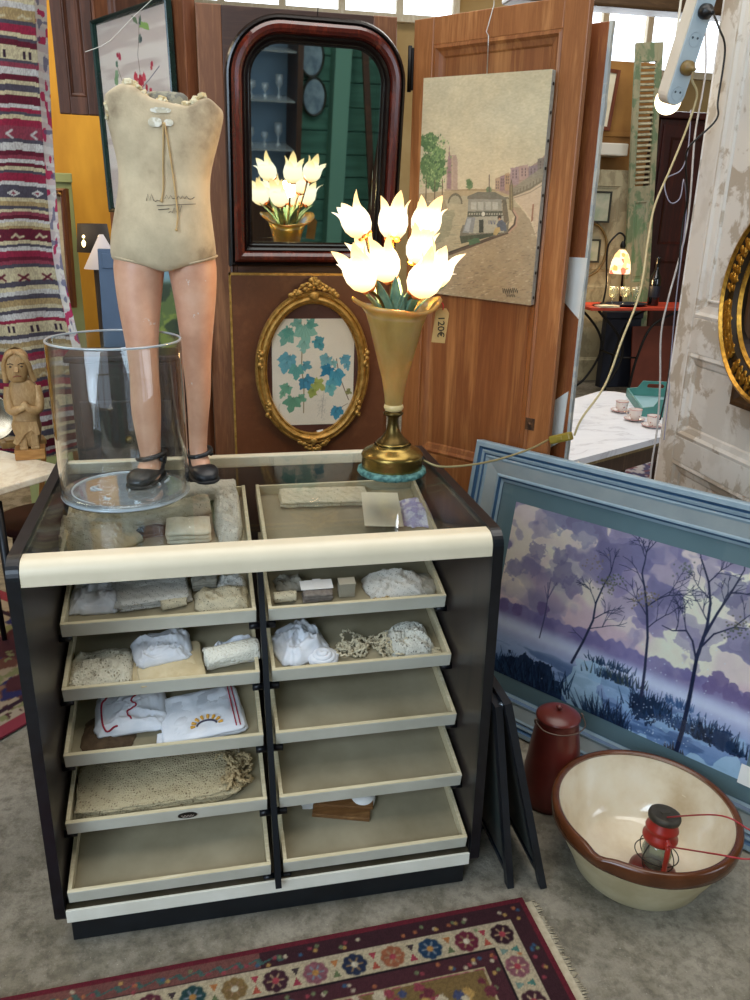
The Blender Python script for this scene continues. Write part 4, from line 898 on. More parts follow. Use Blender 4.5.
def tree(p, ang, L, w, dep, rr, col, fork=.5, sway=0):
    pts = [p]; a = ang; seg = 4
    for i in range(seg): a += rr.gauss(sway*.2, .09); pts.append((pts[-1][0]+L/seg*sin(a), pts[-1][1]-L/seg*cos(a)))
    pic.path(pts, w, col, w*.62)
    if dep == 0: return
    for i in range(rr.choice([1, 2, 3])):
        b = pts[rr.choice([2, 3, 4, 4])]; tree(b, a+rr.choice([-1, 1])*rr.uniform(.25, .85), L*rr.uniform(.5, .9), w*.5, dep-1, rr, col, fork)
    tree(pts[-1], a+rr.gauss(0, .2), L*.62, w*.62, dep-1, rr, col)
tc = '2c2f4a'
pic.path(K((135, 400), (150, 340), (160, 280), (163, 240)), .0035, '4c4a6a', .001); [pic.path(K((158, 290), (150+i*9, 250-i % 3*10)), .0013, '5a567a') for i in range(5)]
rr = random.Random(21)
pic.path(K((228, 472), (262, 410), (290, 350), (298, 300), (318, 255)), .0072, tc, .004); tree(k(318, 255), .15, .055, .0034, 3, rr, tc); tree(k(292, 345), .7, .05, .0026, 2, rr, tc); tree(k(296, 300), -.6, .04, .0022, 2, rr, tc); tree(k(262, 408), -1, .03, .0015, 1, rr, tc); tree(k(275, 375), 1.1, .06, .0022, 2, rr, tc)
pic.path(K((430, 570), (440, 490), (448, 400), (446, 320), (440, 260), (432, 215)), .0078, tc, .0045); tree(k(432, 215), -.05, .06, .0036, 3, rr, tc); tree(k(446, 310), .75, .07, .003, 3, rr, tc); tree(k(447, 340), -.8, .055, .0026, 2, rr, tc); tree(k(450, 370), .6, .06, .0024, 2, rr, tc); tree(k(438, 250), -.6, .05, .0024, 2, rr, tc)
pic.path(K((527, 742), (548, 670), (570, 570), (590, 460)), .0125, '1e2440', .009); pic.path(K((590, 460), (620, 370), (630, 300), (625, 240), (605, 175)), .0088, tc, .0035); pic.path(K((590, 460), (610, 400), (650, 330), (690, 270), (728, 205)), .0088, tc, .0025)
pic.path(K((588, 462), (578, 410), (560, 380), (520, 380), (490, 365)), .0055, tc, .002); pic.path(K((600, 430), (640, 390), (700, 370), (740, 375)), .0048, tc, .0018)
for q, a in (((625, 240), .5), ((605, 180), -.5), ((630, 290), -.9), ((690, 270), 1.3), ((560, 380), -.3), ((530, 378), .2), ((700, 370), .6), ((728, 205), -.2), ((620, 350), -.7), ((660, 315), .2)): tree(k(*q), a, .045, .0026, 2, rr, tc)
for (cx, cy, n, c_) in ((330, 245, 40, '6f6a58'), (350, 240, 24, '57604a'), (455, 285, 34, '7d6e58'), (560, 200, 26, '6d7068'), (700, 385, 24, '4f584a'), (710, 360, 20, '6a6250'), (300, 190, 20, '8a7a70'), (420, 300, 18, '7d6e58')):
    for i in range(n): pic.blob(k(cx+rr.gauss(0, 18), cy+rr.gauss(0, 13)), .0024, c_, .85, .5, i)
pic.a = np.clip(pic.a*1.04+.01+(fbm(X, Y, 60, 3, 99)[..., None]-.5)*.05, 0, 1)
pic.mesh('watercolour', water_m, bp, MX, FH-MY, .0155)
MB().box((.104, .0128, .104), (FW-.104, .0145, FH-.104)).build('glass', glass('frame_glass', 'f6f9fa', .55, .02), bp)
l0 = Plane(mat4(bl, brot), 0, 0)(743, 775); st_ = MB().box((l0[0]-.012, .0122, -l0[1]-.03), (l0[0]+.035, .0127, -l0[1]+.022)).build('paper_label', white_paper, bp)
# ------------------------------------------------------------------ pencil-framed blossom print and the brown door on the left
TD_ = radians(-55); UD = Vector((cos(TD_), sin(TD_), 0)); ND = Vector((sin(TD_), -cos(TD_), 0)); DR = Vector((-.106, 1.203, 0)); DLEN = .475
dD = thing('door', 'brown panelled door folded back at the left behind the blossom print', 'door', DR-UD*DLEN, (0, 0, TD_), 'old doors used as screens')
wood_l = wood('left_door_wood', '5a3524', '482819', '6a402c', 5, (5, 5, .5), .5); wood_l2 = wood('left_door_edge', '7d4c2e', '68391f', '8f5a38', 5, (5, 5, .5), .5)
panelled_door(dD, 0, DLEN, .02, 2.3, .04, .085, [(.02, .22), (.7, .82), (2.2, 2.3)], wood_l2, wood_l)
dF = thing('cupboard_door', 'dark brown cupboard door with square lower corner high beside the ochre wall', 'door', (-.50, 1.56, 1.752), (0, 0, radians(8)))
panelled_door(dF, 0, .12, 0, .6, .025, .034, [(0, .05), (.55, .6)], wood_l, wood_l, .012)
MB().box((.1205, .004, 0), (.13, .022, .6), 0, .002).build('edge_strip', wood_l2, dF)
PF = DR+ND*.022; q_tl, q_tr, q_bl = onP(88, 22, PF, ND), onP(163, -1, PF, ND), onP(110, 212, PF, ND)
bf_loc = tuple(q_bl); bf_rot = (0, radians(-2.0), TD_); BW, BH = (q_tr-q_tl).length, (q_tl-q_bl).length
bf = thing('blossom_picture', 'dark green frame with red blossom print behind the mannequin', 'picture', bf_loc, bf_rot)
dkg = plain('dark_green_frame', '10221f', .25, col2='173029', scale=20)
MB().frame(rect_outline(0, BW, 0, BH), [(0, .014), (0, -.004), (.004, -.007), (.010, -.003), (.013, .003), (.013, .014)]).build('frame', dkg, bf)
MB().box((.004, .011, .004), (BW-.004, .014, BH-.004)).build('backing', wood_l, bf)
pic = Pic(BW-.026, BH-.026, 600); P = Plane(mat4(bf_loc, bf_rot), .013, BH-.013); k = lambda a, b: P(60+a/4.41, b/4.41); K = lambda *ps: [k(a, b) for a, b in ps]
pic.a[:] = hx('e2d5c2'); pic.blend(sst(.4, .6, fbm(pic.X*.15, pic.Y, 30, 3, 5))*.5, 'b9a394')
pic.path(K((335, 70), (335, 160), (330, 240), (342, 330), (345, 400)), .0016, '6a5648'); pic.path(K((425, 290), (380, 350), (350, 385)), .003, '7d7478', .0018); pic.path(K((240, 290), (265, 365), (285, 420)), .0016, '7a6a55')
for pts, c_ in ((((300, 65), (322, 75), (332, 105), (312, 95)), '6d7f5a'), (((335, 118), (345, 92), (375, 100), (382, 132), (352, 122)), '8fae5a'), (((332, 100), (340, 60), (346, 80), (342, 110)), '4f6650')): pic.poly(K(*pts), c_, .95, .0015)
for a, b, r, c_ in ((340, 168, 12, '5f6a5c'), (345, 172, 7, '3a4a4a'), (238, 330, 14, '8aa57c'), (236, 355, 14, '7f9f70'), (238, 280, 9, '5f7a62'), (250, 248, 11, 'b33a4a'), (240, 240, 7, 'a82a3c'), (392, 280, 8, 'b83a48'), (390, 296, 7, 'c04a50'), (322, 340, 15, 'c83c48'), (345, 355, 18, 'b52a3a'), (358, 340, 13, 'd24a55'), (330, 380, 14, 'c03442'), (370, 385, 9, 'b53040'), (388, 402, 10, 'c23a48')): pic.blob(k(a, b), r/4.41*.0033, c_, .95, .4, a, 1.3)
pic.mesh('print', print_m, bf, .013, BH-.013, .0095)
MB().box((.012, .005, .012), (BW-.012, .007, BH-.012)).build('glass', glass_pic, bf)
# ------------------------------------------------------------------ white distressed door on the right
CX = 1.37
dC = thing('door', 'white distressed panelled door with peeling paint on the right', 'door', (CX, .945, 0), (0, 0, radians(-90)), 'old doors used as screens')
# local x runs towards the camera (world -y); local front (-y) faces world -x
peel1 = peeling('peeling_white_paint', 'b5aa9a', 'd6d1c8', 'a69988', 8, .46, .03, .75, (1, 1, .8))
peel2 = peeling('peeling_panel_paint', 'b0a392', 'd6d0c6', 'a39483', 6, .47, .03, .75)
chip = peeling('chipped_edge_paint', 'b9b4ac', 'e2e2e2', '837b70', 8, .46, .04, .75)
panelled_door(dC, .0, .78, .01, 2.35, .045, .078, [(.01, .16), (.75, .83), (1.095, 1.20), (2.25, 2.35)], peel1, peel2, .034, .014)
# thin inner bead lines on the tall upper panel
mb = MB(); mb.frame(rect_outline(.125, .655, 1.25, 2.2), [(0, .014), (.002, .006), (.006, .006), (.008, .014)]); mb.build('inner_bead', peel1, dC)
MB().box((-.012, .002, .02), (-.001, .044, 2.35), 0, .003).build('chipped_edge', chip, dC)
# ------------------------------------------------------------------ gilt oval mirror on that door
gm = thing('oval_mirror', 'black and gilt oval mirror on a square wooden board on the right', 'mirror', (CX-.004, .424, 1.285), (0, 0, radians(-90)))
MB().box((-.148, -.022, -.285), (.30, .002, .28), 0, .003).frame(rect_outline(-.15, .302, -.287, .282), [(0, -.02), (0, -.034), (.012, -.034), (.03, -.024), (.03, -.02)]).build('square_board', wood('mirror_board', '4a2f1a', '3a2413', '5a3b22', 5, (5, 5, .6)), gm)
go = oval_outline(0, 0, .245, .268, 80)
MB().frame(go, [(0, -.022), (0, -.046), (.006, -.056), (.014, -.060), (.02, -.052), (.03, -.048), (.045, -.050), (.062, -.054), (.072, -.046), (.08, -.050), (.088, -.042), (.092, -.022)], 0, [0, 0, 1, 1, 0, 0, 0, 0, 1, 1, 0, 0]).build('frame', [plain('ebony_gilt', '1d1408', .35, .3, col2='2c2010', scale=30), gold_hi], gm)
rg = random.Random(6)
for q in range(8):
    og = MB(); t0, t1 = q*PI/4+.06, (q+1)*PI/4-.06; ns = 14 if q % 2 == 0 else 6
    sp = [(.245-.044)*1.0, .268-.044]
    og.tube([((sp[0]+.010*sin(w*7))*cos(t), -.053, (sp[1]+.010*sin(w*7))*sin(t)) for w, t in zip(np.linspace(0, PI, 40), np.linspace(t0, t1, 40))], .0026, 6)
    for i in range(ns):
        t = t0+(t1-t0)*(i+.5)/ns
        for d, r_ in ((.030, .0065), (.056, .007), (.043, .0085)):
            a, b = .245-d, .268-d; og.ball((a*cos(t), -.0515, b*sin(t)), r_*rg.uniform(.8, 1.25), 0, 7, 5, (1.1, .55, 1.5))
        og.tube([((.245-.03)*cos(t), -.052, (.268-.03)*sin(t)), ((.245-.058)*cos(t+.03), -.052, (.268-.058)*sin(t+.03))], .0028, 5)
    og.build('gilt_scroll', gold_hi, gm)
dm = NT('dim_mirror'); dm.bsdf('9a97b5', .06, 1.0); MB().prism(go(.088), -.026, -.022).build('glass', dm.mat, gm, False)
# ------------------------------------------------------------------ power strip and cords hanging in the gap
ps_d = 2.28; a, b = atd(668, 104, ps_d), atd(708, -22, ps_d-.16); ax = (b-a); L = ax.length
zq = ax.normalized(); toC = (Vector(CAM)-a).normalized(); fr_ = Vector((.12, -.99, .05)); yq = -(fr_-zq*fr_.dot(zq)).normalized(); xq = yq.cross(zq)
TM = Matrix((xq, yq, zq)).transposed().to_4x4(); TM.translation = a
strip = thing('power_strip', 'white multi-socket power strip hanging high in the gap', 'power strip'); strip.matrix_world = TM
sw = .029; PSm = plain('strip_plastic', 'dcd6c8', .4, col2='d2cbba', scale=9)
ol = [(-sw, .02), (sw, .02), (sw, L), (-sw, L)]; ol = [(sw*cos(t), sw+sw*sin(t)) for t in np.linspace(PI, 2*PI, 12)]+[(sw, L), (-sw, L)]
MB().prism(ol, -.022, .022).build('housing', PSm, strip, False)
MB().prism([(x*.93, max(.004, z)) for x, z in ol], -.026, -.0222).build('socket_face', plain('pale_blue_plastic', 'b9cbd6', .4), strip, False)
sd = MB(); dk_ = plain('socket_dark', '4e5c68', .5)
for i in range(5):
    z = .03+i*.066; s_ = MB(); s_.lathe([(.0205, 0), (.0205, -.001), (.019, -.003), (.0175, -.0005), (.017, .001)], 24); so = s_.build('socket', plain('socket_white', '8c9dab', .45), strip); so.location = (0, -.0262, z); so.rotation_euler = (radians(90), 0, 0)
    h = MB(); h.lathe([(.003, 0), (.003, -.001), (.0003, -.001)], 10, 0, (-.008, .004, .0012)); h.lathe([(.003, 0), (.003, -.001), (.0003, -.001)], 10, 0, (.008, .004, .0012)); h.build('socket_hole', dk_, so)
def plug(name, label, z, m, cordpts, r, cm, grp=None):
    t = thing(name, label, 'power cord', TM @ Vector((0, -.027, z)), TM.to_euler(), grp)
    p = MB(); p.lathe([(.0185, 0), (.019, .006), (.0185, .016), (.015, .021), (.0085, .026), (.006, .034), (.005, .04), (.0003, .04)], 24); o = p.build('plug_body', m, t); o.rotation_euler = (radians(90), 0, 0)
    ti = mat4(t.location, t.rotation_euler).inverted()
    c = MB(); c.tube(spline([(0, -.038, 0)]+[tuple(ti @ q) for q in cordpts], 8), r, 8); c.build('cord', cm, t); return t
black_pl = plain('black_plastic', '111214', .4); brown_pl = plain('olive_plastic', '7a6334', .45); cream_cord = plain('cream_cord', 'c9b78c', .5, col2='b8a678', scale=30); grey_cord = plain('grey_white_cord', 'b5b0ac', .5, col2='a39d9a', scale=30)
D = ps_d-.04
plug('power_lead', 'black plug with long black cord in the top of the power strip', .228, black_pl, [atd(719, 28, D-.05), atd(725, 50, D), atd(718, 100, D+.04), atd(716, 120, D+.05), atd(690, 146, D+.1), atd(686, 163, D+.15), atd(687, 200, D+.25), atd(682, 230, D+.3), atd(676, 300, D+.36), atd(668, 380, D+.40), atd(660, 420, D+.43)], .0028, black_pl)
# lamp cord: from the strip down, through an inline switch, to the lamp base
swp = atd(561, 438, 2.40); nB = Vector((-.788, -.616, 0)); 
swp = onP(561, 438, Vector(BLOC)+nB*.035, nB)
lampc = Vector((.33+.075, .42-.01, HT+.033))
tl = plug('power_lead', 'olive plug and cream lead with inline switch running to the brass lamp', .095, brown_pl, [atd(692, 80, D-.03), atd(697, 95, D), atd(688, 125, D+.03), atd(672, 165, D+.05), atd(655, 205, D+.06), atd(648, 240, D+.05), atd(640, 292, D), atd(622, 340, D-.02), atd(605, 385, D), atd(582, 418, D+.02), swp+Vector((.03, -.02, .012))], .0032, cream_cord)
ti = mat4(tl.location, tl.rotation_euler).inverted()
sw_ = MB(); sw_.T = ti @ mat4(swp, (radians(-4), radians(-22), TB)); sw_.box((-.034, -.012, -.012), (.034, .012, .012), 0, .005).box((-.008, -.015, -.006), (.010, -.011, .006), 0, .002); sw_.build('inline_switch', plain('olive_switch', '8d7a2c', .4), tl)
cf = MB(); cf.T = ti; cf.tube(spline([lampc, atd(440, 466.5, 1.95), atd(470, 465, 2.0), atd(500, 459, 2.1), atd(530, 449, 2.2), swp+Vector((-.03, .02, -.01))], 8), .0028, 8)
cf.build('lower_cord', plain('olive_cord', '8f8156', .5), tl)
TMi = TM.inverted()
def cord(label, pts, r, m, name='supply_cord'):
    c = MB(); c.T = TMi; return tag(c.tube(spline(pts, 8), r, 8).build(name, m, strip), label)
D2 = 2.62
cord('grey cord hanging straight down along the edge of the white door', [atd(704, -5, D2), atd(706, 60, D2), atd(703, 90, D2), atd(695, 135, D2), atd(690, 200, D2), atd(684, 240, D2), atd(668, 300, D2), atd(661, 335, D2), atd(660, 385, D2), atd(657, 430, D2), atd(651, 470, D2), atd(648, 520, D2)], .0032, grey_cord)
cord('thin white cord dangling in a small loop beside the power strip', [atd(691, 110, D2-.2), atd(688, 150, D2-.2), atd(681, 170, D2-.2), atd(667, 178, D2-.2), atd(665, 190, D2-.2), atd(671, 203, D2-.2), atd(680, 198, D2-.2), atd(684, 180, D2-.18), atd(686, 215, D2-.1), atd(676, 300, D2-.05), atd(672, 345, D2), atd(669, 390, D2), atd(664, 440, D2)], .0018, plain('lilac_cord', '8d8a9c', .5))
# globe bulb hung behind the strip
gb = thing('globe_bulb', 'lit round globe bulb hanging just behind the power strip end', 'bulb', atd(668, 101, ps_d+.14), (0, 0, 0))
MB().ball((0, 0, 0), .038, 0, 28, 18).build('globe', emit('globe_glow', 'ffe9c0', 4.5), gb)
MB().lathe([(.016, .036), (.018, .045), (.018, .08), (.010, .09), (.0035, .10), (.0035, .45)], 20).build('holder', PSm, gb)
tag(MB().tube(spline([atd(85, 52, 1.75), atd(108, 42, 1.75), atd(132, 18, 1.72), atd(156, -4, 1.7)], 8), .0007, 6).build('hanging_wire', plain('pale_line', 'd8d2c6', .3)), 'thin pale wire curving across the ochre wall at top left', 'wire')
# ------------------------------------------------------------------ stoneware bowl, lantern, jug, folded A-board
bowl = thing('mixing_bowl', 'large cream stoneware mixing bowl with brown band and pouring lip', 'bowl', (.873, .001, 0))
cream_gl = NT('cream_glaze'); cream_gl.bsdf('d9cbae', .12, 0, .6); _c = cream_gl.coord(); _f = cream_gl.noise(_c, 9, 5, .6)
cream_gl.l(cream_gl.ramp(_f, [(.3, 'c9b594'), (.55, 'ddd0b6'), (.75, 'e2d9c4')]), cream_gl.b.inputs['Base Color']); cream_gl.b.inputs['Coat Weight'].default_value = .5; cream_gl.b.inputs['Coat Roughness'].default_value = .05; cream_gl = cream_gl.mat
raw_st = plain('raw_stoneware', 'c3b795', .6, col2='b0a27e', scale=12, bump=.05); brown_gl = plain('brown_glaze', '5f351d', .18, col2='4c2814', scale=14)
LIPA = radians(213)
def lipf(r, z, a):
    k = max(0, (z-.10)/.07); d = (a-LIPA+PI) % (2*PI)-PI; g = math.exp(-(d/.13)**2)*k*k
    return r*(1+.055*g), z-.006*g
MB().lathe([(.0003, .0), (.148, .0), (.152, .004), (.162, .03), (.184, .075), (.2, .112), (.206, .132)], 80, 0, (0, 0, 0)).build('outer_wall', raw_st, bowl)
MB().lathe([(.206, .127), (.213, .128), (.2165, .132), (.2185, .145), (.2185, .160), (.2165, .167), (.211, .1695), (.2045, .168), (.2, .163)], 96, 0, (0, 0, 0), lipf).build('brown_band', brown_gl, bowl)
MB().lathe([(.2015, .165), (.195, .14), (.183, .10), (.165, .055), (.145, .022), (.125, .012), (.06, .009), (.0003, .009)], 96, 0, (0, 0, 0), lipf).build('glazed_inside', cream_gl, bowl)
s_ = MB().box((-.006, -.0005, -.010), (.006, .0005, .010)).build('price_sticker', paper, bowl); s_.location = (.168, .085, .112); s_.rotation_euler = (radians(-25), radians(0), radians(-62))
lan = thing('lantern', 'small red storm lantern with wire guard standing inside the stoneware bowl', 'lantern', (.882, -.052, .0105), (radians(-3), radians(5), radians(0)))
red_m = plain('red_enamel', 'a3241a', .35, col2='7a1a13', scale=30, bump=.08, hi=.8); rust = plain('rusty_top', '4a453c', .6, .5, col2='3a352d', scale=40, bump=.2)
MB().lathe([(.048, 0), (.050, .006), (.048, .016), (.040, .022), (.026, .024), (.022, .028)], 32).build('fuel_base', plain('dark_red_enamel', '6a1c14', .4, col2='521510', scale=20), lan)
MB().lathe([(.020, .028), (.021, .034), (.029, .046), (.031, .062), (.027, .078), (.022, .088), (.021, .088), (.026, .077), (.0295, .062), (.0275, .046), (.019, .034)], 32).build('glass_globe', glass('lantern_glass', 'dfe4d8', 1.4, .05, 1.45, .12), lan)
MB().lathe([(.024, .086), (.033, .088), (.036, .094), (.036, .100), (.031, .108), (.030, .114), (.034, .118), (.033, .122), (.028, .134), (.027, .140)], 32).build('red_hood', red_m, lan)
MB().lathe([(.027, .138), (.0325, .140), (.0335, .146), (.032, .152), (.027, .154), (.022, .1525), (.012, .1535), (.0003, .1535)], 32).box((-.010, -.004, .1535), (.010, .004, .1555), 0, .001).build('cap', rust, lan)
for a in (radians(-100), radians(80)):
    ca, sa = cos(a), sin(a); t = MB(); t.tube(spline([(.036*ca, .036*sa, .016), (.043*ca, .043*sa, .03), (.043*ca, .043*sa, .09), (.037*ca, .037*sa, .102), (.031*ca, .031*sa, .112)], 6), .0055, 10); t.ball((.038*ca, .038*sa, .104), .0075, 0, 10, 8); t.build('side_tube', red_m, lan)
for k_ in range(4):
    a = radians(-10)+k_*PI/2+.5; gd = MB(); gd.tube([((.030+.014*sin(PI*u))*cos(a), (.030+.014*sin(PI*u))*sin(a), .028+.058*u) for u in np.linspace(0, 1, 12)], .0012, 6); gd.build('guard_wire', iron, lan)
MB().tube([(.0445*cos(t), .0445*sin(t), .056) for t in np.linspace(0, 2*PI, 33)[:-1]], .0012, 6, 0, True).build('guard_ring', iron, lan)
lan.scale = (1.12, 1.12, 1.12)
li = (mat4(lan.location, lan.rotation_euler) @ Matrix.Scale(1.12, 4)).inverted()
hp = [Vector((.044*cos(radians(80)), .044*sin(radians(80)), .106))]+[li @ atd(*q) for q in ( (716, 815, 1.66), (748, 829, 1.61), (768, 842, 1.58), (764, 856, 1.575), (745, 859, 1.585), (715, 854, 1.62))]+[Vector((.044*cos(radians(-100)), .044*sin(radians(-100)), .106))]
MB().tube(spline(hp, 8), .0016, 6).build('bail_handle', plain('red_wire', 'a32a30', .45), lan)
jug = thing('enamel_jug', 'dark red enamel milk can with lid beside the black folding board', 'jug', (.760, .266, 0))
jr = plain('dark_red_jug', '6b2a22', .3, col2='541f19', scale=8)
MB().lathe([(.074, .0), (.081, .003), (.0815, .02), (.078, .06), (.069, .13), (.060, .2), (.0545, .242), (.0535, .252)], 48).build('body', jr, jug)
MB().lathe([(.055, .250), (.0575, .251), (.0575, .256), (.053, .259), (.047, .264), (.033, .269), (.014, .272), (.0003, .2725)], 48).build('lid', jr, jug)
MB().lathe([(.004, .272), (.003, .276), (.0075, .279), (.0085, .283), (.005, .286), (.0003, .287)], 20).build('lid_knob', jr, jug)
ea = MB()
for s in (-1, 1): ea.tube([(s*.054, 0, .238), (s*.065, -.004, .243), (s*.068, -.006, .251), (s*.062, -.004, .257)], .0025, 6)
ea.tube(spline([(-.066, -.005, .250), (-.058, -.04, .244), (-.03, -.061, .241), (.0, -.066, .240), (.03, -.061, .241), (.058, -.04, .244), (.066, -.005, .250)], 6), .0017, 6)
ea.build('wire_handle', plain('jug_wire', '6b5a50', .4, .7), jug)
# folded A-board leaning on the cabinet
ab = thing('folding_board', 'small black folding A-board leaning on the right side of the cabinet', 'board', (.5, 0, 0))
bk = plain('black_frame_paint', '0e131a', .4, col2='161d26', scale=14); chalk = plain('dark_slate', '2f3a36', .7, col2='46413a', scale=9)
def aframe(topx, footx, y0, y1, zt, name):
    def p(y, u, o=0): # u 0 foot ->1 top
        v = Vector((topx-footx, 0, zt)).normalized(); n = Vector((v.z, 0, -v.x)); q = Vector((footx, y, 0))+Vector((topx-footx, 0, zt))*u+n*o; return (q.x-.5, q.y, q.z)
    f = MB(); th = .008
    def bar(a0, a1, u0, u1): f.add([p(a, u, o) for o in (-th, th) for a, u in ((a0, u0), (a1, u0), (a1, u1), (a0, u1))], [(0, 1, 2, 3), (7, 6, 5, 4), (0, 4, 5, 1), (1, 5, 6, 2), (2, 6, 7, 3), (3, 7, 4, 0)], 0, False)
    bar(y0, y0+.022, 0, 1); bar(y1-.022, y1, 0, 1); bar(y0+.022, y1-.022, .95, 1); bar(y0+.022, y1-.022, .075, .105)
    o = f.build('frame', bk, ab); g = MB(); th = .004
    f = g; bar(y0+.0225, y1-.0225, .106, .949); g.build('slate', chalk, o); return o
aframe(.472, .540, -.02, .20, .505, 'a'); aframe(.486, .616, -.035, .20, .520, 'b')
MB().tube([(-.024, -.01, .497), (-.012, -.012, .508)], .007, 10).build('hinge', plain('steel_hinge', '8a939c', .4, .8), ab)
# ------------------------------------------------------------------ striped kilim hanging at the left
kil = NT('kilim_wool'); kil.bsdf('ffffff', .95, 0, .1); _a = kil.n('ShaderNodeAttribute', attribute_name='Col'); kil.l(_a.outputs['Color'], kil.b.inputs['Base Color']); kil.bump(kil.noise(kil.coord((1, 1, 3)), 300, 3), .4, .003); kil = kil.mat
KW, KH = .62, 1.72
pic = Pic(KW, KH, 360); X, Y = pic.X, pic.Y
pal = dict(c='c8ba92', g='4f4a55', m='65202f', r='98263f', t='a98f5f', w='c4c0ba', p='8f3a4a', b='8d7d6a', d='3b2838')
rows = 'c22 g12 c10 w10 g10 t14 c8 g8 w14 r8 c26 g10 w8 t12 c8 g8 r8 p10 c10 w12 t22 g8 r16 c8 g6 m12 c26 g6 p10 w14 m12 c8 g14 c8 m18 w8 r8 g6 c8 r14 p26 g8 w16 m10 p8 w8 m8 c8 g6 r18 w8 g26 c8 t10 g8 c6 p8 m8 w6 c8 t6 m26 c8 g6 w8 r14 m8 p8 g8 c8'.split()
y = 0; bands = []; rows = rows*2
wob = (fbm(X, Y, 7, 4, 2)-.5)*.012+.006*np.sin(X*16)
for q in rows:
    h = int(q[1:])*.00105*1.35
    if y > KH: break
    pic.blend((((Y+wob) >= y) & ((Y+wob) < y+h)).astype(float), pal[q[0]]); bands.append((y, h, q)); y += h
for (y0, h, q) in bands:
    n = int(q[1:])
    if n >= 22:
        cc = {'c': 'm', 'p': 'w', 'g': 'c', 'm': 'c', 't': 'd'}[q[0]]
        for i in range(9):
            cx = .035+i*.072; cy = y0+h/2; s_ = h*.3
            if q[0] == 'c' and n == 26: 
                for o in (-.008, .008): pic.poly([(cx+o-.004, cy-s_), (cx+o+.004, cy-s_), (cx+o+.004, cy+s_), (cx+o-.004, cy+s_)], pal['d'])
            elif q[0] == 'c': pic.line((cx-.014, cy-s_), (cx+.014, cy+s_), .006, pal['m']); pic.line((cx-.014, cy+s_), (cx+.014, cy-s_), .006, pal['m'])
            elif q[0] == 'p': pic.line((cx+.012, cy-s_), (cx-.004, cy), .006, pal['w']); pic.line((cx-.004, cy), (cx+.012, cy+s_), .006, pal['w'])
            elif q[0] == 'g': pic.poly([(cx-.02, cy), (cx, cy-s_), (cx+.02, cy), (cx, cy+s_)], pal['w']); pic.poly([(cx-.008, cy), (cx, cy-s_*.4), (cx+.008, cy), (cx, cy+s_*.4)], pal['p'])
            else: pic.path([(cx-.018, cy+s_*.3), (cx-.006, cy-s_*.6), (cx+.004, cy+s_*.3), (cx+.016, cy)], .006, pal['c'])
pic.blend((vnoise(X*500, Y*160, 4) > .5)*.16, '2a1c22'); pic.a = pic.a*.82+pic.a.mean(axis=2, keepdims=True)*.10
# white selvedge side with small red marks
sel = X > KW-.05
pic.blend(sel*1.0*.8, 'd9d4d0'); pic.blend((sel & (vnoise(X*60, Y*38, 9) > .68))*.85, 'a8234a'); pic.blend((sel & (vnoise(X*60, Y*38, 19) > .74))*.7, '5a5a75')
kl = pic.mesh('hanging_kilim', kil, None, 0, 0, 0); tag(kl, 'striped red cream and grey kilim hanging at the left edge', 'rug')
co = np.empty(len(kl.data.vertices)*3); kl.data.vertices.foreach_get('co', co); co = co.reshape(-1, 3)
u = co[:, 0]/KW; v = -co[:, 2]/KH
fold = np.clip((co[:, 0]-(KW-.05))/.05, 0, 1)
amp = .012+.03*v
xx = -1.105+co[:, 0]-.045*np.sin(np.clip(v*1.6, 0, 1)*PI/2)*u+.11*np.clip((v-.6)/.4, 0, 1)**1.4*u - fold*.02
yy = 1.62+amp*np.sin(u*15+v*1.5)+fold*.06*(1-v*.5)-.05*v
co = np.stack([xx, yy, 2.36+co[:, 2]], 1); kl.data.vertices.foreach_set('co', co.reshape(-1).astype(np.float32)); kl.data.update()
so = kl.modifiers.new('thick', 'SOLIDIFY'); so.thickness = .004
for f in kl.data.polygons: f.use_smooth = True
# ------------------------------------------------------------------ marble-topped table with the carved figure
TA = radians(47); tloc = (-.683, .959, 0)
mt = thing('side_table', 'cream marble topped table with black legs at the left', 'table', tloc, (0, 0, TA))
mar = NT('cream_marble'); mar.bsdf('e2d3b8', .3); _f = mar.noise(mar.coord(), 5, 8, .65, 1.5); mar.l(mar.ramp(_f, [(.35, 'f3ead8'), (.5, 'ecdfc6'), (.57, 'dccbb0'), (.62, 'efe4d0')]), mar.b.inputs['Base Color']); mar = mar.mat
MB().box((-.75, 0, .698), (.240, .45, .72), 0, .004).build('table_top', mar, mt)
MB().box((-.70, .10, .676), (.17, .115, .697)).box((-.70, .36, .676), (.17, .375, .697)).box((-.70, .115, .676), (-.685, .36, .697)).box((.155, .115, .676), (.17, .36, .697)).build('apron', black_metal, mt)
for x, y_ in ((-.71, .03), (.02, .045), (-.71, .39), (.185, .39)): MB().tube([(x, y_+.01, .66), (x+.005, y_+.012, .3), (x+.015, y_+.012, .0105)], [.014, .012, .009], 12).build('leg', black_metal, mt)
fb = onZ(29, 461, .72); figl = (fb.x, fb.y+.04, .7205)
fg = thing('carved_figure', 'small carved wooden figure of a hunched man on the marble table', 'figurine', figl, (0, 0, radians(8)))
cw = wood('pale_carved_wood', 'b08f5e', '98764a', 'c0a070', 9, (3, 3, 1.2), .6, .2)
MB().box((-.045, -.032, 0), (.045, .032, .034), 0, .003).build('plinth', wood('pine_block', 'b5803f', '9c6a2f', 'c69150', 6, (.6, 4, 4), .55), fg)
def fr_(z, cx, cy, a, b, p=2.4, n=24): return ell(cx, cy, z, a, b, n, p)
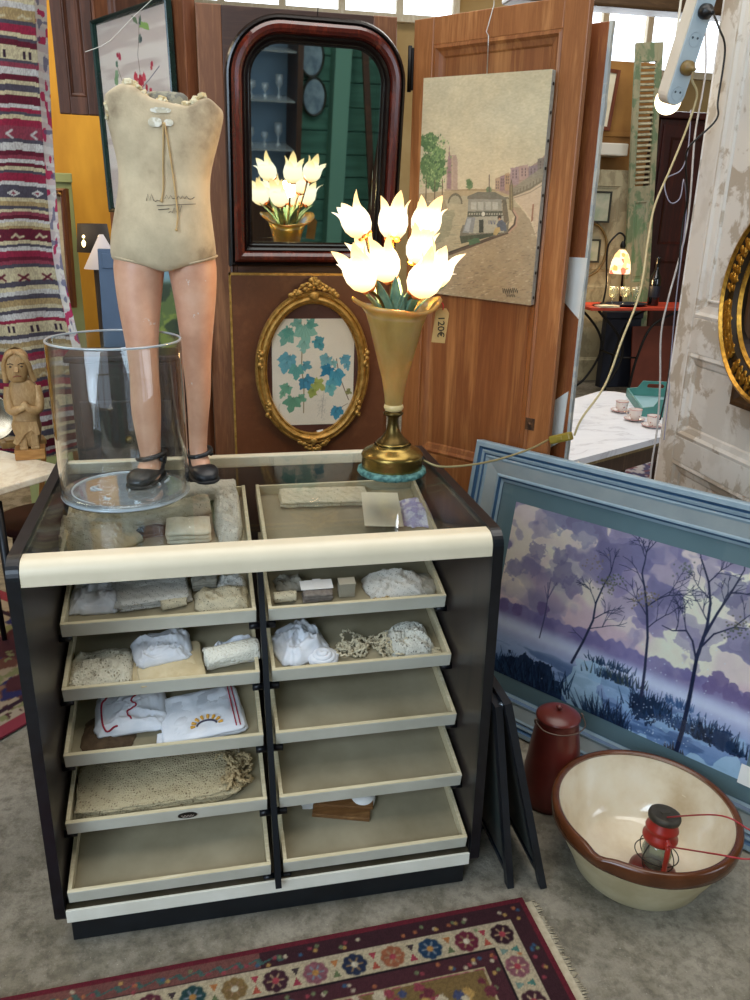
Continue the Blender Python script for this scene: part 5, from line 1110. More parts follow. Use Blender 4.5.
b_ = MB(); b_.loft([fr_(.034, 0, 0, .036, .024), (fr_(.06, 0, 0, .034, .024)), fr_(.075, 0, -.002, .038, .028), fr_(.10, -.002, -.004, .045, .031), fr_(.115, -.002, -.004, .044, .031), fr_(.125, 0, -.002, .038, .028), fr_(.15, .002, 0, .042, .031), fr_(.19, .003, .001, .046, .032), fr_(.225, .002, .002, .045, .03), fr_(.245, 0, .002, .034, .026), fr_(.255, -.002, .0, .024, .022)])
b_.build('body', cw, fg, True, 'sub')
h_ = MB(); h_.loft([fr_(.246, -.008, -.008, .020, .020), fr_(.256, -.009, -.012, .027, .025), fr_(.275, -.009, -.012, .031, .029), fr_(.30, -.008, -.010, .033, .031), fr_(.32, -.008, -.008, .034, .031), fr_(.335, -.008, -.006, .030, .028), fr_(.345, -.008, -.004, .018, .018)])
h_.add([(-.015, -.038, .30), (-.003, -.038, .30), (-.004, -.053, .283), (-.014, -.053, .283), (-.016, -.04, .278), (-.002, -.04, .278)], [(0, 1, 2, 3), (3, 2, 5, 4), (0, 3, 4), (1, 5, 2)], 0, False)
hd = h_.build('head', cw, fg)
e_ = MB(); dkw = plain('carved_shadow_paint', '3f2d1d', .7)
for s in (-1, 1): e_.tube([(-.009+s*.006, -.041, .303), (-.009+s*.014, -.040, .307), (-.009+s*.023, -.034, .304)], .0016, 6); e_.ball((-.009+s*.015, -.0385, .297), .0035, 0, 8, 6, (1.4, .5, .8))
e_.build('eyes', dkw, hd)
MB().tube([(-.020, -.039, .266), (-.009, -.0415, .2695), (.003, -.039, .267)], .0018, 6).build('mouth', plain('faded_red', '8a4a38', .7), hd)
hr = MB(); hr.grid(lambda u, v: (-.008+.0355*cos(PI*u*1.15-.24)*cos(v*1.45), -.006+.0325*sin(PI*u*1.15-.24)*cos(v*1.45)+.002, .318+.032*sin(v*1.45)), 18, 8)
for s in (-1, 1): hr.tube(spline([(-.009+s*.004, -.036, .341), (-.009+s*.024, -.036, .328), (-.009+s*.034, -.022, .300), (-.008+s*.036, -.010, .272), (-.004+s*.040, -.004, .245)], 6), [.007]*12+[.009]*13, 8)
hr.build('carved_hair', cw, hd)
for s in (-1, 1):
    a = MB(); a.tube(spline([(s*.039, 0, .228), (s*.044, -.012, .19), (s*.039, -.028, .16), (s*.015, -.037, .165), (s*-.004, -.037, .18+.006*s)], 6), [.014]*6+[.0145]*6+[.013]*6+[.011]*6+[.008], 10); a.build('arm', cw, fg)
ap = MB(); ap.prism([(-.045, .06), (-.03, .095), (-.036, .125), (.03, .125), (.036, .085), (.028, .08), (.012, .098), (-.008, .085), (-.018, .07), (-.034, .052)], -.038, -.022); ap.build('tunic_flap', cw, fg, False)
lg = MB(); lg.box((-.026, -.030, .034), (-.004, -.004, .085), 0, .004).box((.006, -.030, .034), (.030, -.004, .085), 0, .004).box((-.028, -.034, .034), (-.003, -.02, .045), 0, .004).box((.005, -.034, .034), (.031, -.02, .045), 0, .004); lg.build('feet', cw, fg)
# things behind the figure on the table
bkp = onZ(28, 447, .72); bk_ = thing('wooden_block', 'flat brown wooden block behind the carved figure', 'block', (bkp.x-.02, bkp.y+.03, .7205), (0, 0, radians(20)))
MB().box((-.07, -.03, 0), (.07, .03, .02), 0, .003).box((-.055, -.022, .0205), (.055, .022, .026), 0, .002).build('block', wood('old_block', '8a6a3c', '73552c', '9b7a48', 6), bk_)
dp = onZ(6, 440, .72); dsh = thing('silver_dish', 'tilted silver dish propped at the left table edge', 'dish', (dp.x-.03, dp.y-.03, .745), (radians(62), 0, radians(30)))
MB().lathe([(.0003, .0), (.05, .002), (.075, .012), (.082, .016), (.083, .014), (.075, .009), (.05, -.002), (.0003, -.004)], 40, 0, (0, .06, 0)).build('dish', plain('tarnished_silver', 'a9a79c', .25, .9, col2='7f7b6c', scale=14), dsh)
st_p = onZ(42, 540, .40)
stl = thing('stool', 'round dark red wooden stool under the marble table', 'stool', (st_p.x-.03, st_p.y+.22, .0105))
MB().lathe([(.0003, .40), (.15, .40), (.165, .395), (.17, .385), (.165, .375), (.15, .365), (.0003, .365)], 40).build('seat', plain('dark_red_lacquer', '2a0f0d', .75, col2='200b0a', scale=10, spec=.15), stl)
for a in (.8, 2.4, 3.9, 5.5): MB().tube([(.11*cos(a), .11*sin(a), .366), (.145*cos(a), .145*sin(a), 0)], [.016, .012], 12).build('leg', plain('dark_red_lacquer', '3f1512'), stl)
MB().tube([(.128*cos(t), .128*sin(t), .17) for t in np.linspace(0, 2*PI, 41)[:-1]], .009, 8, 0, True).build('ring', plain('dark_red_lacquer', '3f1512'), stl)
# ------------------------------------------------------------------ far left corner
gbd = thing('green_board', 'pale green wooden board standing against the ochre wall', 'board', (-.80, 2.86, 0), (radians(-3), 0, radians(6)))
gpm = plain('pale_green_paint', '8f9562', .7, col2='7d844f', scale=4); MB().box((0, 0, 0), (.145, .02, 1.62), 0, .003).box((-.2, .002, 0), (-.002, .02, 1.62), 0, .003).box((-.2, -.012, 1.58), (.15, -.0005, 1.622), 0, .003).build('boards', gpm, gbd)
gp_ = thing('framed_picture', 'small brown framed picture hanging on the pale green board', 'picture', (-.755, 2.78, 1.02), (radians(-3), 0, radians(-22)))
MB().frame(rect_outline(-.10, .085, 0, .53), [(0, .02), (0, -.008), (.01, -.018), (.02, -.010), (.026, -.012), (.035, .004), (.035, .02)]).build('frame', wood('brown_frame', '6d3d1e', '52290f', '84502a', 8), gp_)
c = MB(); ornament(c, .0, .505, .07, .05, 9, 5); c.build('crest', gold, gp_)
MB().box((-.08, .008, .02), (.065, .012, .51)).build('sheet', plain('grey_engraving', 'b9ad94', .8, col2='8d846e', scale=16), gp_)
ez = thing('easel', 'light wooden easel leg frame below the small framed picture', 'easel', (-.70, 2.42, 0))
ew = wood('pine_easel', 'a8763c', '8f6130', 'b98749', 6)
for q0, q1 in (((-.04, 0, .97), (.12, 0, 0)), ((-.04, .02, .97), (-.2, .02, 0)), ((-.04, .05, .97), (-.02, .3, 0))): MB().tube([q0, q1], .013, 6).build('leg', ew, ez)
MB().box((-.11, -.018, .955), (.03, .06, .98), 0, .004).build('tray', ew, ez)
lp = onY(90, 252, 2.5); dl = thing('table_lamp', 'table lamp with dark shade glowing by the ochre wall', 'lamp', (lp.x+.02, 2.5, 0))
dsm = plain('dark_shade', '1f1712', .7, col2='2c211a', scale=20)
z0, z1 = lp.z, lp.z+.118
MB().lathe([(.075, z0), (.062, z1), (.060, z1), (.073, z0)], 40).build('lamp_shade', dsm, dl)
eb = MB()
for a in (radians(-120), radians(-62)): eb.ball((.066*cos(a), .066*sin(a), z0+.066), .0075, 0, 8, 6); eb.lathe([(.0003, 0), (.009, .012), (.010, .024), (.004, .034), (.0003, .036)], 12, 0, (.069*cos(a), .069*sin(a), z0+.018))
eb.build('cut_outs', emit('shade_glow', 'ffe2a0', 5), dl)
MB().lathe([(.07, .0), (.07, .02), (.02, .04), (.012, .1), (.012, z0+.05), (.003, z0+.06)], 24).build('stem', dsm, dl)
l2 = onY(104, 268, 2.05); wl = thing('floor_lamp', 'white cone shade on a twisted black stem beside the blue board', 'lamp', (l2.x, 2.05, 0))
MB().lathe([(.075, l2.z-.002), (.008, l2.z+.125), (.006, l2.z+.125), (.072, l2.z-.002)], 40).build('lamp_shade', plain('white_shade', 'c9c6d0', .7), wl)
tw = MB()
for ph in (0, 2*PI/3, 4*PI/3): tw.tube([(.011*cos(z*50+ph), .011*sin(z*50+ph), z) for z in np.linspace(.05, l2.z+.01, 160)], .010, 8)
tw.lathe([(.10, 0), (.10, .02), (.03, .05), (.012, .06)], 24); tw.build('twisted_stem', black_metal, wl)
bbd = thing('blue_board', 'slate blue board leaning beside the twisted lamp stem', 'board', (-.425, 1.30, 0), (radians(-1), radians(1), radians(-4)))
MB().box((0, 0, 0), (.13, .018, 1.358), 0, .003).box((.012, -.006, 1.30), (.118, -.0002, 1.345), 0, .003).build('board', plain('slate_blue_paint', '4a5c74', .6, col2='3f5067', scale=6), bbd)
# small green landscape glimpsed between the mannequin's legs
ld = thing('landscape_picture', 'small dark green landscape picture glimpsed between the mannequin legs', 'picture', (-.235, 1.155, 1.00), (radians(-3), 0, 0))
pic = Pic(.15, .36, 260); X, Y = pic.X, pic.Y; pic.a[:] = hx('6d8a94'); pic.blend(sst(.08, .14, Y+.03*fbm(X, Y, 20, 3, 3)), '4f5f2e'); pic.blend(sst(.5, .6, fbm(X, Y, 26, 4, 6))*.7*sst(.1, .15, Y), '7d8a35'); pic.blend(sst(.55, .62, fbm(X, Y, 18, 4, 9))*.8*sst(.08, .1, Y), '1f2a18')
pic.mesh('painted_face', paint_m, ld, 0, .36, -.0008); MB().box((0, 0, 0), (.15, .012, .36)).build('panel', wood_dk, ld)
# dark sideboard seen through the glass cylinder
sb = thing('chest', 'low dark brown chest behind the cabinet seen through the glass cylinder', 'chest', (-.475, 1.03, 0))
MB().box((0, 0, 0), (.30, .14, 1.06), 0, .006).box((-.012, -.012, 1.061), (.312, .15, 1.08), 0, .005).build('carcass', wood('dark_chest', '241414', '1b0e0e', '2f1b18', 5), sb)
dr = MB().box((.02, -.010, .72), (.28, -.001, .95), 0, .004).build('drawer', wood('dark_chest', '241414', '1b0e0e'), sb); MB().ball((.15, -.018, .835), .012, 0, 10, 8).build('knob', brass_dk, dr)
dr = MB().box((.02, -.010, .06), (.28, -.001, .70), 0, .004).build('chest_door', wood('dark_chest', '241414', '1b0e0e'), sb); MB().ball((.25, -.018, .5), .012, 0, 10, 8).build('knob', brass_dk, dr)
# ------------------------------------------------------------------ rugs
wool = NT('rug_wool'); wool.bsdf('ffffff', .95, 0, .1); _a = wool.n('ShaderNodeAttribute', attribute_name='Col'); wool.l(_a.outputs['Color'], wool.b.inputs['Base Color']); wool.bump(wool.noise(wool.coord(), 350, 2), .5, .003); wool = wool.mat
def rosette(pic, cx, cy, r, c1, c2, c3):
    for i in range(8): a = i*PI/4; pic.blob((cx+r*.62*cos(a), cy+r*.62*sin(a)), r*.36, c1, 1, .15, i)
    pic.blob((cx, cy), r*.72, c1, 1, .1, 3); 
    for i in range(6): a = i*PI/3; pic.line((cx, cy), (cx+r*.6*cos(a), cy+r*.6*sin(a)), .0035, c2)
    pic.blob((cx, cy), r*.26, c3, 1, .1, 5)
RW, RH = 1.30, .62
pic = Pic(RW, RH, 380); X, Y = pic.X, pic.Y; d = np.minimum(np.minimum(X, RW-X), Y)
pic.a[:] = hx('a8394a'); 
pic.blend((d < .5)*1.0, 'a03a44'); 
def inb(a, b): return ((d >= a) & (d < b)).astype(float)
pic.blend(inb(0, .012), '7c1d2c'); pic.blend(inb(.012, .052), '46222a'); pic.blend(inb(.052, .056), 'c9b48f'); pic.blend(inb(.056, .112), 'cdb98f'); pic.blend(inb(.112, .117), '2a1c20'); pic.blend(inb(.117, .152), '55272f'); pic.blend(inb(.152, .157), 'c2a878')
pic.blend((X < .70)*inb(.012, .05)*.75, '9c5a4c'); pic.blend((X < .62)*inb(.119, .15)*.8, 'a0584a')
zz = .006*np.abs(((X+Y)/.02) % 2-1)*2
for c0 in (.031, .135): pic.blend((np.abs(d-c0-.008+zz) < .0035)*(X < .75)*.9, '3f6a63')
rg = random.Random(3)
for i in range(80):
    t = rg.uniform(0, RW+.6)
    x, yv = (RW-t, 0) if t < RW else (0, t-RW)
    for c0 in (.032, .134):
        px, py = (RW-c0-.0, (t-RW)) if t >= RW else (t, c0)
        if px > RW-.02 and t < RW: continue
        pic.blob((px+rg.gauss(0, .006), py+rg.gauss(0, .006)), .0046, rg.choice(['c96a3a', 'd9c7a0', '7d8f5a', '33608a', 'b23a48', 'd2a04a']), .9, .4, i)
cols = ['3c1e28', '7a2438', '1f3f63', 'b2603a', '27324f', '9a5560', '4a2430', '93703a', '244a4a', '6d2a3a']
n = 15
for i in range(n):
    cx = RW-.084-i*.082; rosette(pic, cx, .084, .027, cols[i % 10], ['b58f68', 'a07a52', '7f8c98'][i % 3], ['c23a48', 'e0d2b0', 'd08a3a'][i % 3])
    m = cx-.041; pic.poly([(m-.008, .064), (m+.010, .064), (m+.001, .082)], ['c03a4a', 'd07a3a', '4a3a3c'][i % 3]); pic.poly([(m-.008, .104), (m+.010, .104), (m+.001, .086)], ['c9503a', '6a7a4a', 'b8344a'][i % 3])
for i in range(1, 7):
    cy = .084+i*.082; rosette(pic, RW-.084, cy, .027, cols[(i+4) % 10], 'd9b98a', 'c23a48'); m = cy-.041
    pic.poly([(RW-.104, m-.008), (RW-.104, m+.01), (RW-.086, m)], '7a9a8a'); pic.poly([(RW-.064, m-.008), (RW-.064, m+.01), (RW-.082, m)], '4a8a7a')
pic.blend(inb(.155, .8)*sst(.55, .6, fbm(X, Y, 16, 3, 8)), 'b5505a')
pic.poly([(RW-.157, .157), (RW-.42, .157), (RW-.157, .42)], '8a6a35'); pic.path([(RW-.43, .157), (RW-.157, .43)], .009, 'd9c7a0'); pic.path([(RW-.42, .165), (RW-.165, .42)], .003, '7a2432')
for i in range(60):
    a, b = rg.uniform(.16, .44), rg.uniform(.16, .4); pic.blob((RW-a, b), rg.uniform(.006, .015), rg.choice(['7a2a3a', '3f4a7a', 'd2a04a', 'd9c7a0', '5a3040', 'a8394a']), .95, .5, i)
for i in range(60): pic.blob((rg.uniform(.1, RW-.45), rg.uniform(.175, .36)), rg.uniform(.006, .014), rg.choice(['3a2030', 'd9c7a0', '274a6a', '8a2a3a', 'c96a3a']), .9, .6, i)
pic.blend((vnoise(X*300, Y*300, 4) > .5)*.12, '1a0e12'); pic.a = pic.a*.62+pic.a.mean(axis=2, keepdims=True)*.18
rloc = Vector((.550, -.062, .0)); 
rug = thing('patterned_rug', 'red patterned wool rug with rosette border in the foreground', 'rug', (.550, -.062, 0), (0, 0, radians(2.2)))
ro_ = pic.mesh('pile', wool, rug, -RW, 0, 0)
co = np.empty(len(ro_.data.vertices)*3); ro_.data.vertices.foreach_get('co', co); co = co.reshape(-1, 3)
x_, z_ = co[:, 0].copy(), co[:, 2].copy(); co[:, 1] = z_; co[:, 2] = .009+.0015*np.sin(x_*9)*np.sin(z_*7); co[:, 0] = x_-.10*z_*0
ro_.data.vertices.foreach_set('co', co.reshape(-1).astype(np.float32)); ro_.data.update(); ro_.modifiers.new('thick', 'SOLIDIFY').thickness = -.006
fg_ = MB(); rr = random.Random(1)
fg_.box((.0006, -RH, .001), (.022, -.006, .006), 0, .002)
for i in range(150): y_ = -.006-i*.004; fg_.tube([(.02, y_, .005), (.033+rr.uniform(-.004, .006), y_+rr.gauss(0, .002), .002)], .0013, 4)
fg_.build('fringe', plain('undyed_fringe', 'bfb39a', .9, col2='a89c84', scale=60), rug)
# left rug
LW, LH = 2.0, 1.5; pic = Pic(LW, LH, 150); X, Y = pic.X, pic.Y; dY = Y; d = np.minimum(LH-Y, LW-X)
pic.a[:] = hx('7a4436'); pic.blend(sst(.5, .58, fbm(X, Y, 9, 4, 3)), '9a6a50'); pic.blend(sst(.52, .57, fbm(X, Y, 12, 3, 13)), '2a2a66'); pic.blend(sst(.56, .6, fbm(X, Y, 14, 3, 23)), 'b09878'); pic.blend(sst(.58, .62, fbm(X, Y, 10, 3, 33)), '5a2830'); pic.blend(sst(.6, .64, fbm(X, Y, 22, 3, 43)), '8a8a52')
pic.blend((d < .05)*1.0, 'a83040'); pic.blend(((d > .05) & (d < .10))*(vnoise(X*60, Y*60, 3) > .4)*1.0, 'b8a284'); pic.blend(((d > .10) & (d < .12))*1.0, '3a2030'); pic.a = pic.a*.6+pic.a.mean(axis=2, keepdims=True)*.22
lr = thing('patterned_rug', 'red and blue patterned rug on the floor at the far left', 'rug', (-.695, .82, 0), (0, 0, TA)); lo = pic.mesh('pile', wool, lr, -1.45, 0, 0)
co = np.empty(len(lo.data.vertices)*3); lo.data.vertices.foreach_get('co', co); co = co.reshape(-1, 3); z_ = co[:, 2].copy(); co[:, 1] = LH+z_; co[:, 2] = .008
lo.data.vertices.foreach_set('co', co.reshape(-1).astype(np.float32)); lo.data.update(); lo.modifiers.new('thick', 'SOLIDIFY').thickness = -.006
# ------------------------------------------------------------------ marble coffee table beyond the door gap
TZ = .48
ct = thing('coffee_table', 'low white marble topped table seen through the gap beyond the doors', 'table', (2.0, 2.3, 0))
wm = NT('white_marble'); wm.bsdf('dcdde4', .55); _f = wm.noise(wm.coord((1, 2.2, 1), (0, 0, .5)), 4, 8, .65, 1.2); wm.l(wm.ramp(_f, [(.3, 'e2e4ea'), (.55, 'd9dbe2'), (.6, 'c3c4cc'), (.66, 'dedfe5')]), wm.b.inputs['Base Color']); wm = wm.mat
cpts = [onZ(*q, TZ) for q in ((548, 467), (568, 462), (650, 440), (672, 433.5))]+[Vector((2.75, 2.45, TZ)), Vector((2.72, 2.75, TZ))]+[onZ(*q, TZ) for q in ((640, 398), (632, 394.5), (615, 391.5), (600, 391), (563, 402))]+[Vector((1.45, 2.25, TZ))]
pts = [(p.x-2.0, p.y-2.3) for p in cpts]
MB().prism(pts, TZ-.03, TZ, 0, 'xy').build('table_top', wm, ct, False)
ctr = Vector((sum(p[0] for p in pts)/len(pts), sum(p[1] for p in pts)/len(pts)))
ins = [tuple(ctr+(Vector(p)-ctr)*.93) for p in pts]
ctw = wood('dark_table_wood', '4a3424', '3a281b', '594231', 5); MB().prism([tuple(ctr+(Vector(p)-ctr)*.985) for p in pts], TZ-.046, TZ-.0305, 0, 'xy').build('edge_band', wood('table_edge', '8d7a52', '7a6842', '9c8a62', 5), ct, False)
MB().prism(ins, TZ-.13, TZ-.0465, 0, 'xy').build('apron', ctw, ct, False)
for i in (1, 3, 5, 7, 10): q = ctr+(Vector(pts[i])-ctr)*.85; MB().lathe([(.02, 0), (.03, .05), (.035, .2), (.028, .33), (.04, TZ-.142)], 20, 0, (q.x, q.y, .0105)).build('leg', ctw, ct)
# cups
porc = NT('painted_porcelain'); porc.bsdf('e6ddd8', .2); _v = porc.n('ShaderNodeTexVoronoi'); _v.inputs['Scale'].default_value = 60; porc.l(porc.coord(), _v.inputs['Vector'])
porc.l(porc.ramp(_v.outputs['Distance'], [(.18, 'a85a5a'), (.28, 'e6ddd8')]), porc.b.inputs['Base Color']); porc = porc.mat
pink_rim = plain('pink_rim', 'b8605e', .3)
def saucer_cup(px, py, label, a):
    p = onZ(px, py, TZ); s = thing('saucer', 'saucer under the '+label, 'saucer', (p.x, p.y, TZ), (0, 0, 0), 'coffee cups and saucers on the low marble table')
    MB().lathe([(.0003, .003), (.03, .003), (.034, .001), (.05, .008), (.062, .014), (.061, .016), (.048, .011), (.03, .006), (.0003, .006)], 36).build('dish', porc, s)
    MB().tube([(.0615*cos(t), .0615*sin(t), .015) for t in np.linspace(0, 2*PI, 37)[:-1]], .0014, 6, 0, True).build('rim_line', pink_rim, s)
    c = thing('coffee_cup', label, 'cup', (p.x+.003, p.y, TZ+.0065), (0, 0, a), 'coffee cups and saucers on the low marble table')
    MB().lathe([(.0003, .0), (.022, .0), (.024, .004), (.034, .018), (.037, .035), (.037, .058), (.039, .062), (.0375, .062), (.035, .057), (.035, .036), (.031, .018), (.0003, .007)], 36).build('bowl', porc, c)
    MB().tube([(.0385*cos(t), .0385*sin(t), .0615) for t in np.linspace(0, 2*PI, 37)[:-1]], .0014, 6, 0, True).build('rim_line', pink_rim, c); c.scale = s.scale = (.86, .86, .86)
    MB().tube(spline([(.036, 0, .052), (.052, 0, .054), (.058, 0, .038), (.05, 0, .022), (.033, 0, .018)], 6), .0034, 8).build('handle', porc, c)
saucer_cup(620.5, 412, 'painted coffee cup furthest left on the marble table', .4); saucer_cup(634, 420.5, 'middle painted coffee cup of three on the marble table', 2.2); saucer_cup(652, 427, 'painted coffee cup nearest the white door edge on the marble table', 1.0)
# teal tray
tp_ = onZ(655, 398, TZ)-Vector((.10, .27, 0)); tt = thing('serving_tray', 'teal painted wooden serving tray behind the coffee cups', 'tray', (tp_.x, tp_.y, TZ), (0, 0, radians(70)))
teal_m = plain('teal_tray_paint', '4f8f88', .45, col2='448079', scale=8)
MB().box((-.20, -.15, 0), (.30, .15, .008), 0, .002).build('tray_base', plain('tray_inside', '8fb5bd', .4), tt)
sd_ = MB()
sd_.prism([(-.15, 0), (.15, 0), (.165, .05), (-.165, .05)], -.212, -.2005, 0, 'yz')
MB().box((-.2, -.162, 0), (.3, -.1505, .045), 0, .002).box((-.2, .1505, 0), (.3, .162, .045), 0, .002).build('tray_side', teal_m, tt)
en = MB(); ol = [(-.162, 0), (.162, 0), (.162, .045), (.10, .055), (.075, .095), (-.075, .095), (-.10, .055), (-.162, .045)]; hole = [(-.045, .055), (.045, .055), (.05, .068), (.04, .08), (-.04, .08), (-.05, .068)]
def ring_prism(mb, a, b, x0, x1):
    bm = bmesh.new(); 
    va = [bm.verts.new((0, p[0], p[1])) for p in a]; vb = [bm.verts.new((0, p[0], p[1])) for p in b]
    ea = [bm.edges.new((va[i], va[(i+1) % len(va)])) for i in range(len(va))]; eb_ = [bm.edges.new((vb[i], vb[(i+1) % len(vb)])) for i in range(len(vb))]
    bmesh.ops.triangle_fill(bm, edges=ea+eb_, use_beauty=True); bm.verts.index_update(); tri = [[v.index for v in f.verts] for f in bm.faces]; bm.free()
    n1, n2 = len(a), len(b); P0 = [(x0, p[0], p[1]) for p in a+b]; P1 = [(x1, p[0], p[1]) for p in a+b]; N = n1+n2
    fs = tri+[[i+N for i in reversed(t)] for t in tri]+[(i, (i+1) % n1, (i+1) % n1+N, i+N) for i in range(n1)]+[(n1+i, n1+(i+1) % n2, n1+(i+1) % n2+N, n1+i+N) for i in range(n2)]
    mb.add(P0+P1, fs, 0, False)
ring_prism(en, ol, hole, .301, .313); en.build('handle_end', teal_m, tt); en = MB(); ring_prism(en, ol, hole, -.213, -.201); en.build('handle_end', teal_m, tt); 
# blue-and-white rug under the coffee table
pic = Pic(1.6, 1.3, 60); pic.a[:] = hx('c9c2c4'); pic.blend((vnoise(pic.X*30, pic.Y*30, 3) > .55)*1.0, '5f5a78'); pic.blend((vnoise(pic.X*20, pic.Y*24, 5) > .7)*1.0, '8a5a60')
br = thing('patterned_rug', 'blue and white patterned rug beneath the low marble table', 'rug', (2.0, 2.6, 0), (0, 0, radians(20))); bo = pic.mesh('pile', wool, br, -.8, 0, 0)
co = np.empty(len(bo.data.vertices)*3); bo.data.vertices.foreach_get('co', co); co = co.reshape(-1, 3); z_ = co[:, 2].copy(); co[:, 1] = .35+z_; co[:, 2] = .008
bo.data.vertices.foreach_set('co', co.reshape(-1).astype(np.float32)); bo.data.update(); bo.modifiers.new('thick', 'SOLIDIFY').thickness = -.006
# ------------------------------------------------------------------ far corner: bistro table with lamp, glasses, bottle
YB = 5.0
bt = thing('bistro_table', 'red topped folding bistro table with black iron legs far behind', 'table', (3.45, 5.05, 0))
MB().box((-.42, -.22, .752), (.62, .22, .776), 0, .004).build('table_top', plain('coral_red_paint', 'c2452c', .5, col2='a93a24', scale=6), bt)
for y_ in (-.19, .19):
    MB().tube(spline([(-.34, y_, .75), (-.14, y_, .55), (-.08, y_, .36), (-.2, y_, .12), (-.36, y_, .0)], 8), .011, 8).build('leg', iron, bt)
    MB().tube(spline([(.40, y_, .75), (.16, y_, .62), (.06, y_, .36), (.02, y_, .1), (.0, y_, .0)], 8), .011, 8).build('leg', iron, bt)
MB().tube([(-.08, -.19, .36), (-.08, .19, .36)], .009, 8).tube([(-.08, -.19, .36), (.06, -.19, .36)], .008, 8).build('stretcher', iron, bt)
tb_ = onY(603, 303, 4.98); tf = thing('mosaic_lamp', 'small table lamp with lit mosaic glass shade on a curved black arm', 'lamp', (tb_.x, 4.98, .776))
hd_ = onY(621, 262, 4.98); X0 = hd_.x-tb_.x; ZS = onY(621, 272, 4.98).z-.776; ZT = onY(621, 248, 4.98).z-.776
MB().lathe([(.0003, 0), (.085, 0), (.085, .008), (.03, .018), (.012, .03)], 28).build('foot', iron, tf)
MB().tube(spline([(0, 0, .02), (.012, 0, .18), (-.01, 0, .36), (-.01, 0, ZT+.02), (.05, 0, ZT+.10), (X0*.75, 0, ZT+.115), (X0+.01, 0, ZT+.08), (X0, 0, ZT+.02)], 8), .008, 8).build('arm', iron, tf)
mos = NT('lit_mosaic_glass'); _v = mos.n('ShaderNodeTexVoronoi'); _v.inputs['Scale'].default_value = 26; _co = mos.coord(); mos.l(_co, _v.inputs['Vector']); _e = mos.n('ShaderNodeEmission')
_r = mos.ramp(_v.outputs['Color'], [(.2, 'ffe9c0'), (.45, 'ffd08a'), (.62, 'ffb060'), (.72, 'ff7a5a'), (.85, 'ffe6b0')], 'CONSTANT'); mos.l(_r, _e.inputs[0]); _e.inputs[1].default_value = 1.7; mos.l(_e.outputs[0], mos.out.inputs[0])
h_ = (ZT-ZS+.03)*.86
MB().lathe([(.084, 0), (.083, h_*.2), (.075, h_*.5), (.055, h_*.8), (.025, h_), (.02, h_), (.053, h_*.78), (.072, h_*.48), (.080, h_*.2), (.081, 0)], 30, 0, (X0, 0, ZS-.012)).build('mosaic_shade', mos.mat, tf)
MB().lathe([(.02, 0), (.024, .02), (.014, .05), (.008, .055)], 16, 0, (X0, 0, ZT)).build('cap', iron, tf)
point('mosaic_glow', (tb_.x+X0, 4.98, .776+ZS-.06), 6, 'ffcf90', .05)
ty_ = thing('tray', 'dark blue oval tray on the red bistro table', 'tray', (3.40, 4.98, .7765)); MB().lathe([(.0003, .004), (.16, .004), (.19, .018), (.2, .022), (.202, .018), (.165, .0), (.0003, .0)], 40, 0, (0, 0, 0), None, False, (1.0, .62)).build('tray', plain('navy_enamel', '14182c', .3), ty_)
wg = glass('wine_glass', 'f0f2e8', 1.6, .02, 1.5, .08)
for i, x in enumerate((3.28, 3.385, 3.49)):
    g_ = thing('wine_glass', ['left', 'middle', 'right'][i]+' one of the three stemmed glasses below the mosaic lamp', 'glass', (x, 4.97, .7812), (0, 0, 0), 'stemmed glasses on the navy tray')
    MB().lathe([(.036, 0), (.034, .003), (.006, .008), (.004, .05), (.010, .062)], 24).build('stem', wg, g_); MB().lathe([(.008, .062), (.03, .075), (.042, .11), (.040, .15), (.038, .15), (.040, .11), (.028, .077), (.006, .066)], 24).build('cup', wg, g_)
bp_ = onY(653, 300, 5.0); bo_ = thing('wine_bottle', 'dark glass bottle at the right end of the red bistro table', 'bottle', (bp_.x, 5.0, .7765)); MB().lathe([(.0003, .004), (.044, 0), (.047, .006), (.047, .20), (.042, .235), (.02, .28), (.016, .30), (.016, .375), (.0185, .378), (.0185, .392), (.014, .395), (.0003, .395)], 32).build('body', plain('dark_bottle_glass', '0b0f14', .08, 0, spec=.8), bo_)
MB().lathe([(.0475, .07), (.0478, .072), (.0478, .16), (.0475, .162)], 32).build('label_band', plain('dark_label', '1a2030', .5), bo_)
pap = thing('paper_stack', 'small stack of papers under the mosaic lamp foot on the red table', 'papers', (3.19, 4.88, .7765)); 
for i in range(4): MB().box((-.09, -.05, i*.004), (.09, .05, i*.004+.0036), 0, 0, (0, 0, .07*i)).build('sheet', paper, pap)
# louvred shutter
shl = thing('louvred_shutter', 'tall weathered green louvred shutter with lower panel at the back', 'shutter', (3.86, 5.50, 0), (0, radians(-4.6), 0))
gr = peeling('weathered_green_paint', '6f8060', 'a09a7c', '52684c', 9, .5, .05, .8, (1, 1, .7)); grp = peeling('weathered_green_panel', '9a9a80', '6f8a66', 'b3aa8c', 8, .5, .05, .8, (1, 1, .5))
for a, b in ((-.12, -.07), (.07, .12)): MB().box((a, 0, .05), (b, .035, 2.84), 0, .003).build('stile', gr, shl)
for a, b in ((.05, .16), (.86, .93), (1.62, 1.74), (2.70, 2.84)): MB().box((-.07, .001, a), (.07, .034, b), 0, .002).build('rail', gr, shl)
for za, zb in ((.93, 1.62), (.16, .86)): MB().box((-.07, .012, za), (.07, .03, zb)).frame(rect_outline(-.07, .07, za, zb), [(0, .012), (0, .002), (.012, .002), (.02, .010), (.02, .012)]).box((-.035, .004, za+.05), (.035, .0119, zb-.05), 0, .003).build('panel', grp, shl)
slat_m = peeling('weathered_slat', '8b8468', 'a8a082', '6c6a50', 14, .5, .05, .8)
for i in range(22): z = 1.765+i*.0425; MB().box((-.069, .004, z-.003), (.069, .032, z+.006), 0, .002, (radians(42), 0, 0)).build('slat', slat_m, shl)
